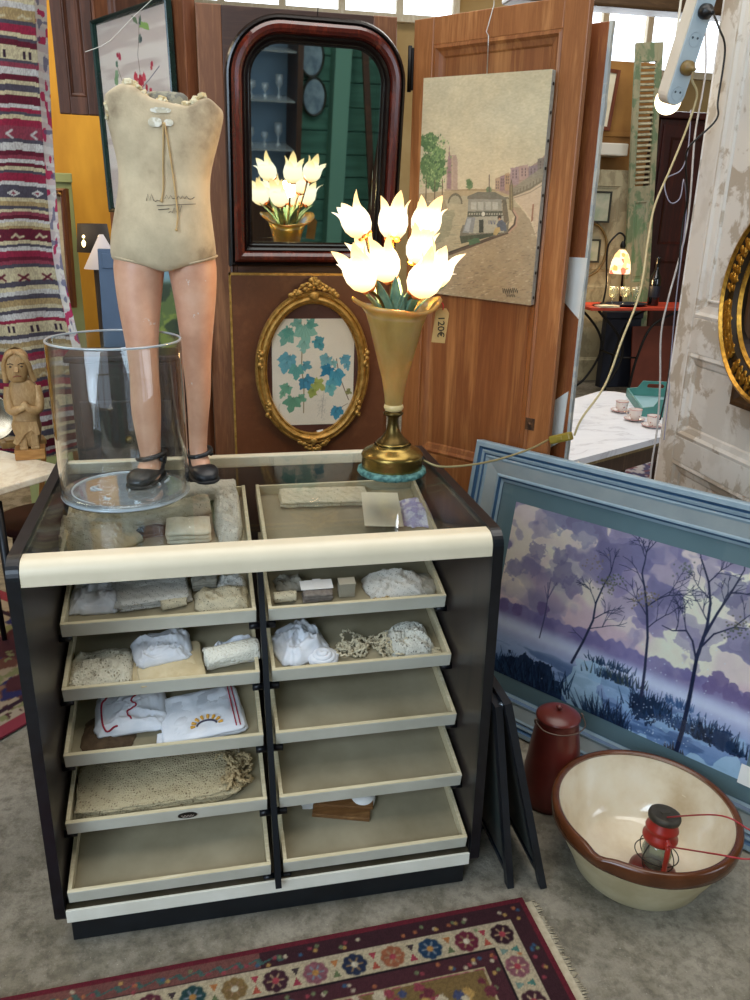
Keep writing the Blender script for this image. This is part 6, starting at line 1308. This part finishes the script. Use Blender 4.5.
# weathered panelled door at the back with small pictures, other back pieces
wdr = thing('door', 'weathered beige panelled door behind the mosaic lamp', 'door', (3.02, 5.60, 0), (0, 0, 0), 'weathered joinery at the back')
wm_ = peeling('weathered_beige_paint', '8d8266', 'a99f80', '6f674e', 7, .5, .05, .8, (1, 1, .6)); panelled_door(wdr, -.2, .66, .02, 1.86, .04, .1, [(.02, .2), (.72, .86), (1.04, 1.14), (1.74, 1.86)], wm_, wm_, .03, .014)
for lab, px, py, w_, h_ in (('small black framed sketch hanging on the weathered beige door', 601, 207, .19, .26), ('tiny green framed picture inside the wooden ring at the back', 594, 251, .12, .2)):
    p = onY(px, py, 5.57); t = thing('framed_picture', lab, 'picture', (p.x, 5.575, p.z)); MB().frame(rect_outline(-w_/2, w_/2, -h_/2, h_/2), [(0, .015), (0, -.004), (.012, -.004), (.016, .004), (.016, .015)]).build('frame', plain('thin_dark_frame', '2a2a20', .5), t); MB().box((-w_/2+.015, .005, -h_/2+.015), (w_/2-.015, .012, h_/2-.015)).build('sheet', plain('sketch_sheet', 'b9b6a0', .8, col2='93a08a', scale=9), t)
p = onY(592, 250, 5.55); rg_ = thing('wooden_ring', 'round thin wooden hoop hanging on the weathered beige door', 'hoop', (p.x-.03, 5.589, p.z)); MB().tube([(.19*cos(t), 0, .23*sin(t)) for t in np.linspace(0, 2*PI, 49)[:-1]], .012, 8, 0, True).build('hoop', wood('hoop_wood', '7a6030', '655026', '8a7040', 8), rg_)
otn = plain('ochre_panel', 'a8783c', .7, col2='8f6230', scale=3); obp = thing('wall_board', 'ochre brown board above the weathered door at the back', 'board', (3.0, 5.9, 1.2)); MB().box((-.5, 0, 0), (.95, .03, 1.55), 0, .004).box((-.5, -.02, .95), (.95, -.0005, .99), 0, .004).build('board', otn, obp)
p = onY(613, 100, 5.8); fp = thing('framed_picture', 'tall brown framed print leaning high on the ochre board', 'picture', (p.x-.02, 5.82, p.z), (0, radians(5), 0)); MB().frame(rect_outline(-.15, .05, -.24, .24), [(0, .015), (0, -.008), (.03, -.004), (.03, .015)]).build('frame', wood('print_frame', '7a3a1c', '5f2c14'), fp); MB().box((-.125, .004, -.215), (.025, .012, .215)).build('sheet', paper, fp)
p = onY(614, 150, 5.7); sh_ = thing('wall_shelf', 'short white painted shelf left of the green shutter', 'shelf', (p.x, 5.70, p.z)); MB().box((-.28, -.07, -.05), (.1, .18, .05), 0, .01).build('board', plain('white_shelf', 'd5cfc0', .6), sh_)
rc = thing('wardrobe', 'dark mahogany wardrobe standing right of the green shutter', 'wardrobe', (4.36, 5.75, 0)); rcm = wood('wardrobe_wood', '3d120b', '2d0d08', '4c1a10', 4, (5, 5, .5), .4)
MB().box((-.40, 0, 0), (.7, .45, 2.3), 0, .008).box((-.43, -.03, 2.301), (.73, .47, 2.36), 0, .012).build('carcass', rcm, rc)
for a, b in ((-.37, .14), (.16, .67)):
    d_ = MB().box((a, -.018, .08), (b, -.001, 2.25), 0, .004).frame(rect_outline(a+.08, b-.08, .2, 1.1), [(0, -.018), (.0, -.028), (.02, -.02), (.02, -.018)]).frame(rect_outline(a+.08, b-.08, 1.25, 2.15), [(0, -.018), (.0, -.028), (.02, -.02), (.02, -.018)]); d_.build('wardrobe_door', rcm, rc)
lb = thing('red_panel', 'dull red panel leaning on the floor under the bistro table', 'panel', (3.90, 5.20, 0), (radians(-9), 0, radians(3))); MB().box((-.22, 0, 0), (.22, .02, .56), 0, .003).frame(rect_outline(-.23, .23, -.0, .57), [(0, -.001), (0, -.012), (.03, -.012), (.03, -.001)]).build('panel', plain('dull_red', '8a4632', .6, col2='773a2a', scale=4), lb)
db = thing('storage_box', 'dark navy box standing under the bistro table beside the red panel', 'box', (3.66, 5.36, 0)); MB().box((-.2, 0, 0), (.14, .09, .62), 0, .006).box((-.21, -.006, .621), (.15, .095, .68), 0, .006).build('box', plain('navy_box', '1c2233', .6, col2='141826', scale=5), db)
# ------------------------------------------------------------------ behind the photographer: what the mirror sees
vc = thing('glass_showcase', 'glass fronted showcase of glassware reflected in the arched mirror', 'showcase', (.80, -3.22, 0))
vw = wood('showcase_wood', '4a3022', '3b251a', '593c2c', 5); MB().box((-.45, 0, 0), (.42, .03, 1.95)).box((-.45, .03, 0), (-.41, .36, 1.95)).box((.38, .03, 0), (.42, .36, 1.95)).box((-.41, .03, 1.9), (.38, .36, 1.95)).box((-.41, .03, .0), (.38, .36, .62)).build('case', vw, vc)
for z in (.95, 1.28, 1.6): MB().box((-.40, .031, z), (.37, .34, z+.012)).build('shelf', glass('showcase_shelf', 'dfeaf2', 2, .02, 1.5, .25), vc)
MB().box((-.41, .0305, .63), (.38, .0345, 1.89)).build('lining', plain('pale_lining', '6f87a0', .6), vc)
rr = random.Random(7)
for s_, z in ((.95, .9625), (1.28, 1.2925)):
    for i in range(7):
        g_ = thing('glassware', ['tall', 'short', 'wide'][i % 3]+' clear glass piece in the showcase, '+['first', 'second', 'third', 'fourth', 'fifth', 'sixth', 'seventh'][i]+(' on the lower shelf' if s_ < 1 else ' on the upper shelf'), 'glass', (.46+i*.105, -3.06, z), (0, 0, 0), 'glassware in the showcase')
        r_, h_ = rr.uniform(.025, .04), rr.uniform(.08, .17); MB().lathe([(r_*.7, 0), (r_*.6, .006), (r_*.2, .02), (r_*.25, h_*.4), (r_, h_*.6), (r_*.9, h_), (r_*.85, h_), (r_*.9, h_*.62), (r_*.1, h_*.45)], 20).build('glass', glass('ware', 'e8f4ff', 2.5, .05, 1.5, .3) if 'ware' not in _mc else _mc['ware'], g_)
for lab, x, z in (('upper oval framed portrait on the green boarded wall', 1.37, 1.56), ('lower oval framed portrait on the green boarded wall', 1.40, 1.29)):
    t = thing('oval_portrait', lab, 'picture', (x, -3.215, z), (0, 0, PI), 'oval portraits on the green wall'); o_ = oval_outline(0, 0, .10, .14, 48); MB().frame(o_, [(0, .0), (0, -.012), (.008, -.018), (.018, -.012), (.018, .0)]).build('frame', plain('thin_dark_frame', '2a2a20', .5), t); MB().prism(o_(.016), -.008, -.002).build('sheet', plain('pale_portrait', '9fb6c4', .4, col2='5f7890', scale=12), t, False)
MB_ = MB().box((1.53, -3.25, 0), (1.66, -3.12, 4.2), 0, .006); struct(MB_.build('trim_2', plain('pale_green_trim', '6fa090', .6)))
for i, (x, w_, h_, a) in enumerate(((1.80, .07, 2.2, 5), (1.93, .05, 2.0, -7), (2.08, .09, 2.3, 3))):
    t = thing('timber_plank', ['left', 'middle', 'right'][i]+' dark plank of three leaning on the green boarded wall', 'plank', (x, -2.9-.06*i, 0), (radians(2), radians(a), 0), 'dark planks behind the photographer'); MB().box((-w_/2, -.03, 0), (w_/2, .0, h_), 0, .004).build('board', wood_dk, t)
# ------------------------------------------------------------------ linens and laces lying in the trays
lace_c = lace('cream_lace', 'ddd1b2', '7d6f55', 150); lace_w = lace('white_lace', 'e2dfd6', '857e6e', 170); lace_t = lace('tan_lace', 'b8a27a', '6f5c3c', 120); lace_e = lace('eyelet_linen', 'e0dccd', '4a4436', 75, lo=.55, hi=.7)
ln_w = plain('white_linen', 'dfdfe2', .9, col2='cfd2d8', scale=26, bump=.15); ln_c = plain('cream_linen', 'd3c19c', .9, col2='c4b088', scale=26, bump=.15); ln_g = plain('grey_lace_net', 'a8a294', .9, col2='8f8a7c', scale=60, bump=.3); brn_net = plain('brown_net', '5a4630', .9, col2='45331f', scale=60, bump=.3); card_m = plain('grey_card', 'b3ab98', .7, col2='a39b88', scale=12); rosy = plain('faded_rose', '9a6a60', .9, col2='8a5a52', scale=30)
red_emb = plain('red_embroidery', '9a2438', .9); yel_emb = plain('gold_embroidery', 'c9963a', .9); dk_emb = plain('dark_embroidery', '3f3a4a', .9)
def heap(w, d, h, seed, ridge=.35, fold=(7, 3), jag=.16, n=36, sq=.62, pw=4):
    """a crumpled piece of cloth: a low heap with irregular creases, w x d x h, lying on z=0"""
    mb = MB(); N = n*2; vs = []; fs = []; sx, sy = seed*3.7, seed*1.9
    def f(u, v):
        r = v; t = 2*PI*u; e = 1+jag*nz(1.6*cos(t)+sx, 1.6*sin(t), seed)+jag*.5*nz(5*cos(t), 5*sin(t)+sy, seed+3)
        x = math.copysign(abs(cos(t))**sq, cos(t))*r*e*w/2; y = math.copysign(abs(sin(t))**sq, sin(t))*r*e*d/2
        wx = x+.012*nz(x*30+sx, y*30, 1); wy = y+.012*nz(x*30, y*30+sy, 2)
        c1 = 1-abs(nz(wx*22+sx, wy*34+sy, seed))*2.2; c2 = 1-abs(nz(wx*60+sx, wy*48, seed+5))*2.2; c3 = nz(x*150, y*150, seed)
        z = h*max(0, 1-r**pw)*(.46+.42*max(0, c1)*(ridge+.5)+.22*c2*ridge+.10*c3+.35*nz(x*16+sx, y*16, seed+9)); return (x, y, max(z, .0007*(1-r)))
    for j in range(n+1):
        for i in range(N): vs.append(f(i/N, j/n))
    for j in range(n):
        for i in range(N): k = (i+1) % N; fs.append((j*N+i, j*N+k, (j+1)*N+k, (j+1)*N+i))
    fs.append(tuple(n*N+i for i in range(N))); mb.add(vs, fs); return mb
def fold_stack(w, d, h, layers, seed, scal=0, wob=.003):
    """a folded cloth: several rounded, slightly shifted layers"""
    mb = MB(); rr = random.Random(seed); lh = h/layers
    for l in range(layers):
        ox, oy, sx = rr.uniform(-.012, .012)*w*4, rr.uniform(-.01, .02)*d*3, 1-.03*l*rr.random()
        rings = []; n = 60
        for k, (ins, zz) in enumerate(((lh*.35, 0), (0, lh*.3), (0, lh*.7), (lh*.4, lh*.98))):
            r = []
            for i in range(n):
                t = 2*PI*i/n; c, s_ = cos(t), sin(t); m = max(abs(c), abs(s_)); x, y = c/m*(w/2*sx-ins), s_/m*(d/2*sx-ins)
                e = scal*abs(sin(i*PI/2))*1.0 if scal else 0; r.append((x*(1+e)+ox+wob*nz(x*40, y*40, l), y*(1+e)+oy+wob*nz(x*40, y*40, l+5), l*lh+zz+wob*.8*nz(x*16, y*16, l)))
            rings.append(r)
        mb.loft(rings)
        top_ = rings[-1]
    # soft undulating top sheet
    mb.grid(lambda u, v: ((u-.5)*w*.96, (v-.5)*d*.94, h*.985+.004*nz(u*6, v*5, seed)+.0025*abs(nz(u*18, v*14, seed+2))-(.004 if min(u, v, 1-u, 1-v) < .04 else 0)), 30, 22); return mb
def roll(w, r, seed, turns=3):
    mb = MB(); n = 26
    rings = []
    for i in range(n+1):
        u = i/n; rr = r*(1+.10*nz(u*6, seed, 0)); rings.append([((u-.5)*w, rr*cos(t)*(1+.06*sin(5*t+u*4)), r+rr*.92*sin(t)*(1+.06*sin(5*t+u*4))) for t in np.linspace(0, 2*PI, 25)[:-1]])
    mb.loft(rings)
    for s in (-1, 1): mb.tube([(s*(w/2+.001), r*(.9-.1*a/1)*cos(a)*(1-a/(2*PI*turns)), r+r*.9*sin(a)*(1-a/(2*PI*turns))) for a in np.linspace(0, 2*PI*turns*.95, 50)], r*.07, 5)
    return mb
def curls(w, d, h, seed, n=9, rt=.0028):
    mb = MB(); rr = random.Random(seed)
    for i in range(n):
        cx, cy, R_ = rr.uniform(-w/2, w/2)*.75, rr.uniform(-d/2, d/2)*.75, rr.uniform(.010, .019); a0 = rr.uniform(0, 6); el_ = rr.uniform(.2, .9)
        mb.tube([(cx+R_*(1+.2*sin(9*t))*cos(t+a0), cy+R_*(1+.2*sin(9*t))*sin(t+a0), .003+h*el_*(.5+.5*sin(t))*.9) for t in np.linspace(0, 2*PI*rr.uniform(.8, 1.4), 30)], rt, 6)
    return mb
from mathutils.bvhtree import BVHTree
def on_cloth(mb, pts, off=.0012):
    """drop a line of points onto the cloth below it"""
    t = BVHTree.FromPolygons([Vector(v) for v in mb.v], mb.f); out = []
    for p in spline([(x, y, .2) for x, y in pts], 8):
        h = t.ray_cast(Vector((p.x, p.y, .3)), Vector((0, 0, -1)))
        out.append((p.x, p.y, (h[0].z if h[0] else 0)+off))
    return out
def place(k, side, px, py, name, label, cat, mb, mats, rz=0, dz=.0005, parts=()):
    T = tray_frame(k, side); p0 = T @ Vector((0, 0, .009)); n = T.to_3x3() @ Vector((0, 0, 1)); p = onP(px, py, p0, n)
    q = T.inverted() @ p
    R = (T.to_3x3() @ Matrix.Rotation(rz, 3, 'Z')).to_euler()
    o = thing(name, label, cat, T @ Vector((q.x, q.y, .009+dz)), R, 'lace and linen in the trays')
    b = mb.build(PARTN.get(cat, 'cloth'), mats, o)
    for nm, m2, mt2 in parts: m2.build(nm, mt2, o)
    return o
PARTN = dict(lace='lace', card='card', box='box', wood='block', cap='cap')
# row 1 (just under the front rail)
place(1, 0, 96, 600, 'linen_cloth', 'crumpled white linen at the left end of the top visible left tray', 'cloth', heap(.115, .10, .034, 1, .5, (7, 3), .14, 36, .4, 7), ln_w)
place(1, 0, 152, 596, 'lace_edging', 'folded white lace edging lying diagonally in the top visible left tray', 'lace', fold_stack(.16, .10, .026, 3, 2, .02), lace_w, .12)
place(1, 0, 174, 607, 'lace_bundle', 'small cream lace bundle near the front of the top visible left tray', 'lace', roll(.055, .012, 3), lace_c, .2)
place(1, 0, 222, 601, 'lace_bundle', 'wide cream lace bundle at the right end of the top visible left tray', 'lace', heap(.125, .08, .032, 4, .45, (7, 3), .1, 36, .4, 8), lace_c)
place(1, 0, 231, 585, 'lace_bundle', 'white lace square behind the wide cream lace bundle', 'lace', heap(.07, .05, .038, 5), lace_w)
place(1, 0, 205, 586, 'lace_bundle', 'grey folded lace behind the wide cream lace bundle', 'lace', fold_stack(.06, .04, .03, 4, 6), ln_g)
place(1, 1, 285, 601, 'lace_roll', 'short cream lace roll at the left end of the top visible right tray', 'lace', roll(.05, .013, 7), lace_c)
place(1, 1, 290, 584, 'lace_bundle', 'grey lace bundle behind the short cream lace roll', 'lace', heap(.075, .06, .03, 8), ln_g)
place(1, 1, 317, 598, 'lace_card', 'grey brown lace wound on a card with white paper band', 'lace', fold_stack(.07, .035, .024, 3, 9), plain('mauve_grey_lace', '8a8076', .9, col2='776d64', scale=80, bump=.4), 0, .0005, [('paper_band', MB().box((-.038, .0, .0255), (.038, .034, .0275), 0, .0005).box((-.008, -.001, .0277), (.012, .036, .0285), 0, .0004), white_paper)])
place(1, 1, 346, 594, 'card_box', 'small pale card box standing in the top visible right tray', 'box', MB().box((-.019, -.012, 0), (.019, .012, .034), 0, .001).box((-.020, -.013, .0342), (.020, .013, .040), 0, .001), card_m)
place(1, 1, 395, 588, 'lace_heap', 'loose grey white lace heap filling the right of the top visible right tray', 'lace', heap(.16, .11, .048, 10), lace_w)
place(1, 1, 382, 602, 'lace_scrap', 'small tan lace scrap in front of the loose lace heap', 'lace', heap(.055, .028, .018, 11), lace_t)
place(1, 1, 424, 585, 'lace_heap', 'grey net lace at the far right end of the top visible right tray', 'lace', heap(.06, .08, .028, 12), ln_g)
# row 2
place(2, 0, 103, 672, 'crochet_doily', 'folded cream crochet doily at the left of the second left tray', 'lace', heap(.14, .13, .030, 13, .45, (7, 3), .10, 36, .36, 9), lace('crochet', 'd6ceb8', '8a8068', 80))
place(2, 0, 168, 668, 'linen_cloth', 'cream folded linen in the middle of the second left tray', 'cloth', fold_stack(.145, .12, .018, 2, 14), ln_c, .1)
place(2, 0, 163, 656, 'linen_cloth', 'rumpled white linen lying on the cream folded linen', 'cloth', heap(.13, .095, .026, 15, .7, (7, 3), .14, 40, .36, 10), ln_w, .15, .019)
place(2, 0, 232, 662, 'eyelet_roll', 'rolled eyelet linen at the right end of the second left tray', 'cloth', roll(.12, .026, 16), lace_e, .16)
place(2, 0, 235, 655, 'linen_cloth', 'white linen behind the rolled eyelet linen', 'cloth', heap(.11, .06, .038, 17, .5, (7, 3), .12, 36, .4, 8), ln_w)
place(2, 1, 298, 645, 'muslin_cloth', 'draped bluish white muslin at the left of the second right tray', 'cloth', heap(.13, .12, .035, 18, .8, (7, 3), .22, 40, .5, 6), ln_w, .5)
place(2, 1, 323, 660, 'cloth_rosette', 'white rolled cloth rosette in the second right tray', 'cloth', MB().tube([((.031-.0016*t)*cos(t*1.15), (.027-.0014*t)*sin(t*1.15), .006+.0011*t) for t in np.linspace(0, 16, 90)], [.0075]*90, 8).lathe([(.0003, 0), (.034, 0), (.036, .006), (.03, .012), (.0003, .013)], 24), ln_w)
place(2, 1, 352, 650, 'lace_curls', 'small cream lace curls in the middle of the second right tray', 'lace', curls(.07, .07, .03, 20, 12), lace_c)
place(2, 1, 388, 650, 'lace_curls', 'cream lace curls in front of the crochet heap', 'lace', curls(.085, .07, .035, 22, 22, .0024), lace_c)
place(2, 1, 408, 644, 'crochet_heap', 'large grey white crochet heap at the right of the second right tray', 'lace', heap(.12, .12, .045, 21, .6), lace('crochet_grey', 'd2cfc2', '6f6a5e', 90))
place(2, 1, 415, 654, 'lace_edging', 'cream lace edging lying along the front of the crochet heap', 'lace', heap(.13, .035, .016, 23, .5), lace_c)
# row 3
place(3, 0, 108, 735, 'brown_net', 'brown net fabric at the left of the third left tray', 'cloth', heap(.11, .12, .012, 24), brn_net)
def trim_strip(pts, r, n=6): return MB().tube(spline(pts, 6), r, n)
nk_ = heap(.16, .13, .03, 25, .35, (7, 3), .10, 36, .4, 9)
place(3, 0, 132, 716, 'napkin', 'white napkin with dark red piping in the third left tray', 'cloth', nk_, ln_w, .1, .012,
      [('red_piping', MB().tube(on_cloth(nk_, [(-.05, .045), (-.062, .02), (-.062, -.03), (-.055, -.052), (-.03, -.05)]), .0022, 6).tube(on_cloth(nk_, [(.0, -.045), (-.008, -.02), (.012, -.008), (.002, .01), (.02, .03)]), .0018, 6), red_emb)])
tt_ = fold_stack(.185, .14, .02, 2, 26); rays = MB()
for i in range(8):
    a = .12+i*(PI-.24)/7; q0, q1 = (.008+.026*cos(a), -.045+.020*sin(a)), (.008+.036*cos(a), -.045+.030*sin(a)); rays.tube(on_cloth(tt_, [q0, q1]), [.0028]*4+[.0036]*5, 6)
place(3, 0, 200, 718, 'tea_towel', 'white tea towel with red stripes and gold embroidery in the third left tray', 'cloth', tt_, ln_w, .17, .0005,
      [('red_stripe', MB().tube(on_cloth(tt_, [(.070, -.064), (.073, 0), (.076, .062)]), .0015, 6).tube(on_cloth(tt_, [(.079, -.064), (.082, 0), (.084, .062)]), .0015, 6), red_emb), ('gold_motif', rays, yel_emb),
       ('dark_motif', MB().tube(on_cloth(tt_, [(.008+.022*cos(t), -.045+.015*sin(t)) for t in np.linspace(.1, PI-.1, 9)]), .0022, 6), dk_emb)])
place(3, 0, 186, 737, 'napkin', 'flat folded white napkin with red ends at the front of the third left tray', 'cloth', fold_stack(.12, .03, .012, 2, 27), ln_w, .1, .0005, [('red_stripe', MB().tube([(.045, -.014, .0125), (.045, .014, .0125)], .0014, 6).tube([(.051, -.014, .0125), (.051, .014, .0125)], .0014, 6), red_emb)])
# row 4
place(4, 0, 162, 784, 'lace_tablecloth', 'large folded tan lace tablecloth in the fourth left tray', 'lace', fold_stack(.325, .13, .024, 5, 28, .01, .006), lace('tablecloth_lace', 'b9aa88', '86765a', 105), .03)
place(4, 0, 234, 780, 'lace_edging', 'gathered tan lace edging on the right end of the lace tablecloth', 'lace', curls(.06, .13, .03, 29, 22, .004), lace_t, 0, .012)
place(4, 0, 226, 752, 'paper_scrap', 'white paper scrap at the back of the fourth left tray', 'paper', fold_stack(.06, .03, .012, 2, 30), white_paper)
# row 5
place(5, 1, 344, 812, 'wooden_block', 'flat brown wooden pieces in the bottom right tray', 'wood', MB().box((-.075, -.02, 0), (.06, .012, .012), 0, .002, (0, 0, -.25)).box((-.06, .0, .0125), (.07, .025, .020), 0, .002, (0, 0, -.22)), wood('offcut_wood', '8a6038', '6f4a29', '9c7247', 9, (.8, 6, 6)))
place(5, 1, 362, 801, 'white_cap', 'white rounded cap behind the wooden pieces in the bottom right tray', 'cap', MB().lathe([(.03, 0), (.031, .014), (.026, .022), (.0003, .025)], 24), white_paper)
place(5, 1, 312, 804, 'paper_scrap', 'small torn white paper left of the wooden pieces in the bottom tray', 'paper', heap(.05, .025, .008, 31), white_paper)
# top pair of trays under the glass; pale colours lightened against the dim light
lw2 = lace('bright_lace', 'f0ead8', '9c9078', 150); lc2 = lace('bright_cream_lace', 'e8dcbc', '8f8060', 150)
place(0, 0, 100, 536, 'lace_heap', 'wide cream lace heap under the glass at the front left', 'lace', heap(.19, .12, .055, 40, .5, (7, 3), .14, 40, .5, 6), lc2)
place(0, 0, 168, 522, 'lace_roll', 'long tied cream lace roll under the glass beneath the cylinder', 'lace', roll(.20, .026, 41), lc2, .3)
place(0, 0, 205, 500, 'lace_bundle', 'pale lace bundle under the glass behind the hanging lace', 'lace', roll(.15, .026, 42), lw2, .06)
place(0, 0, 228, 518, 'lace_tassel', 'hank of pale lace falling forward under the glass', 'lace', heap(.065, .21, .05, 43, .6, (12, 3), .12, 36, .5, 6), lw2)
place(0, 0, 190, 536, 'linen_cloth', 'folded white linen lying between lace under the glass', 'cloth', fold_stack(.10, .07, .035, 3, 44), plain('bright_linen', 'ece2c8', .9, col2='ddd0b0', scale=26, bump=.15))
place(0, 0, 150, 535, 'dark_ribbon', 'dark brown ribbon lying between the lace under the glass', 'ribbon', fold_stack(.07, .03, .02, 2, 51), plain('dark_ribbon_cloth', '3a2a22', .8, col2='2b1f1a', scale=30))
place(0, 1, 325, 500, 'lace_edging', 'flat cream lace strip under the glass in front of the oval picture', 'lace', fold_stack(.22, .07, .02, 2, 45, .015), lc2, -.03)
place(0, 1, 382, 516, 'paper_card', 'cream card lying under the glass near the lamp', 'card', MB().box((-.05, -.075, 0), (.045, .075, .003), 0, .0008, (0, 0, -.12)), plain('bright_card', 'efe4c8', .8, col2='e6d8b8', scale=6), 0, .02)
place(0, 1, 415, 514, 'lilac_cloth', 'lilac and white patterned cloth under the glass by the lamp', 'cloth', heap(.085, .13, .03, 46), plain('lilac_cloth', 'b3aacb', .9, col2='e2dfe8', scale=50, lo=.45, hi=.55))
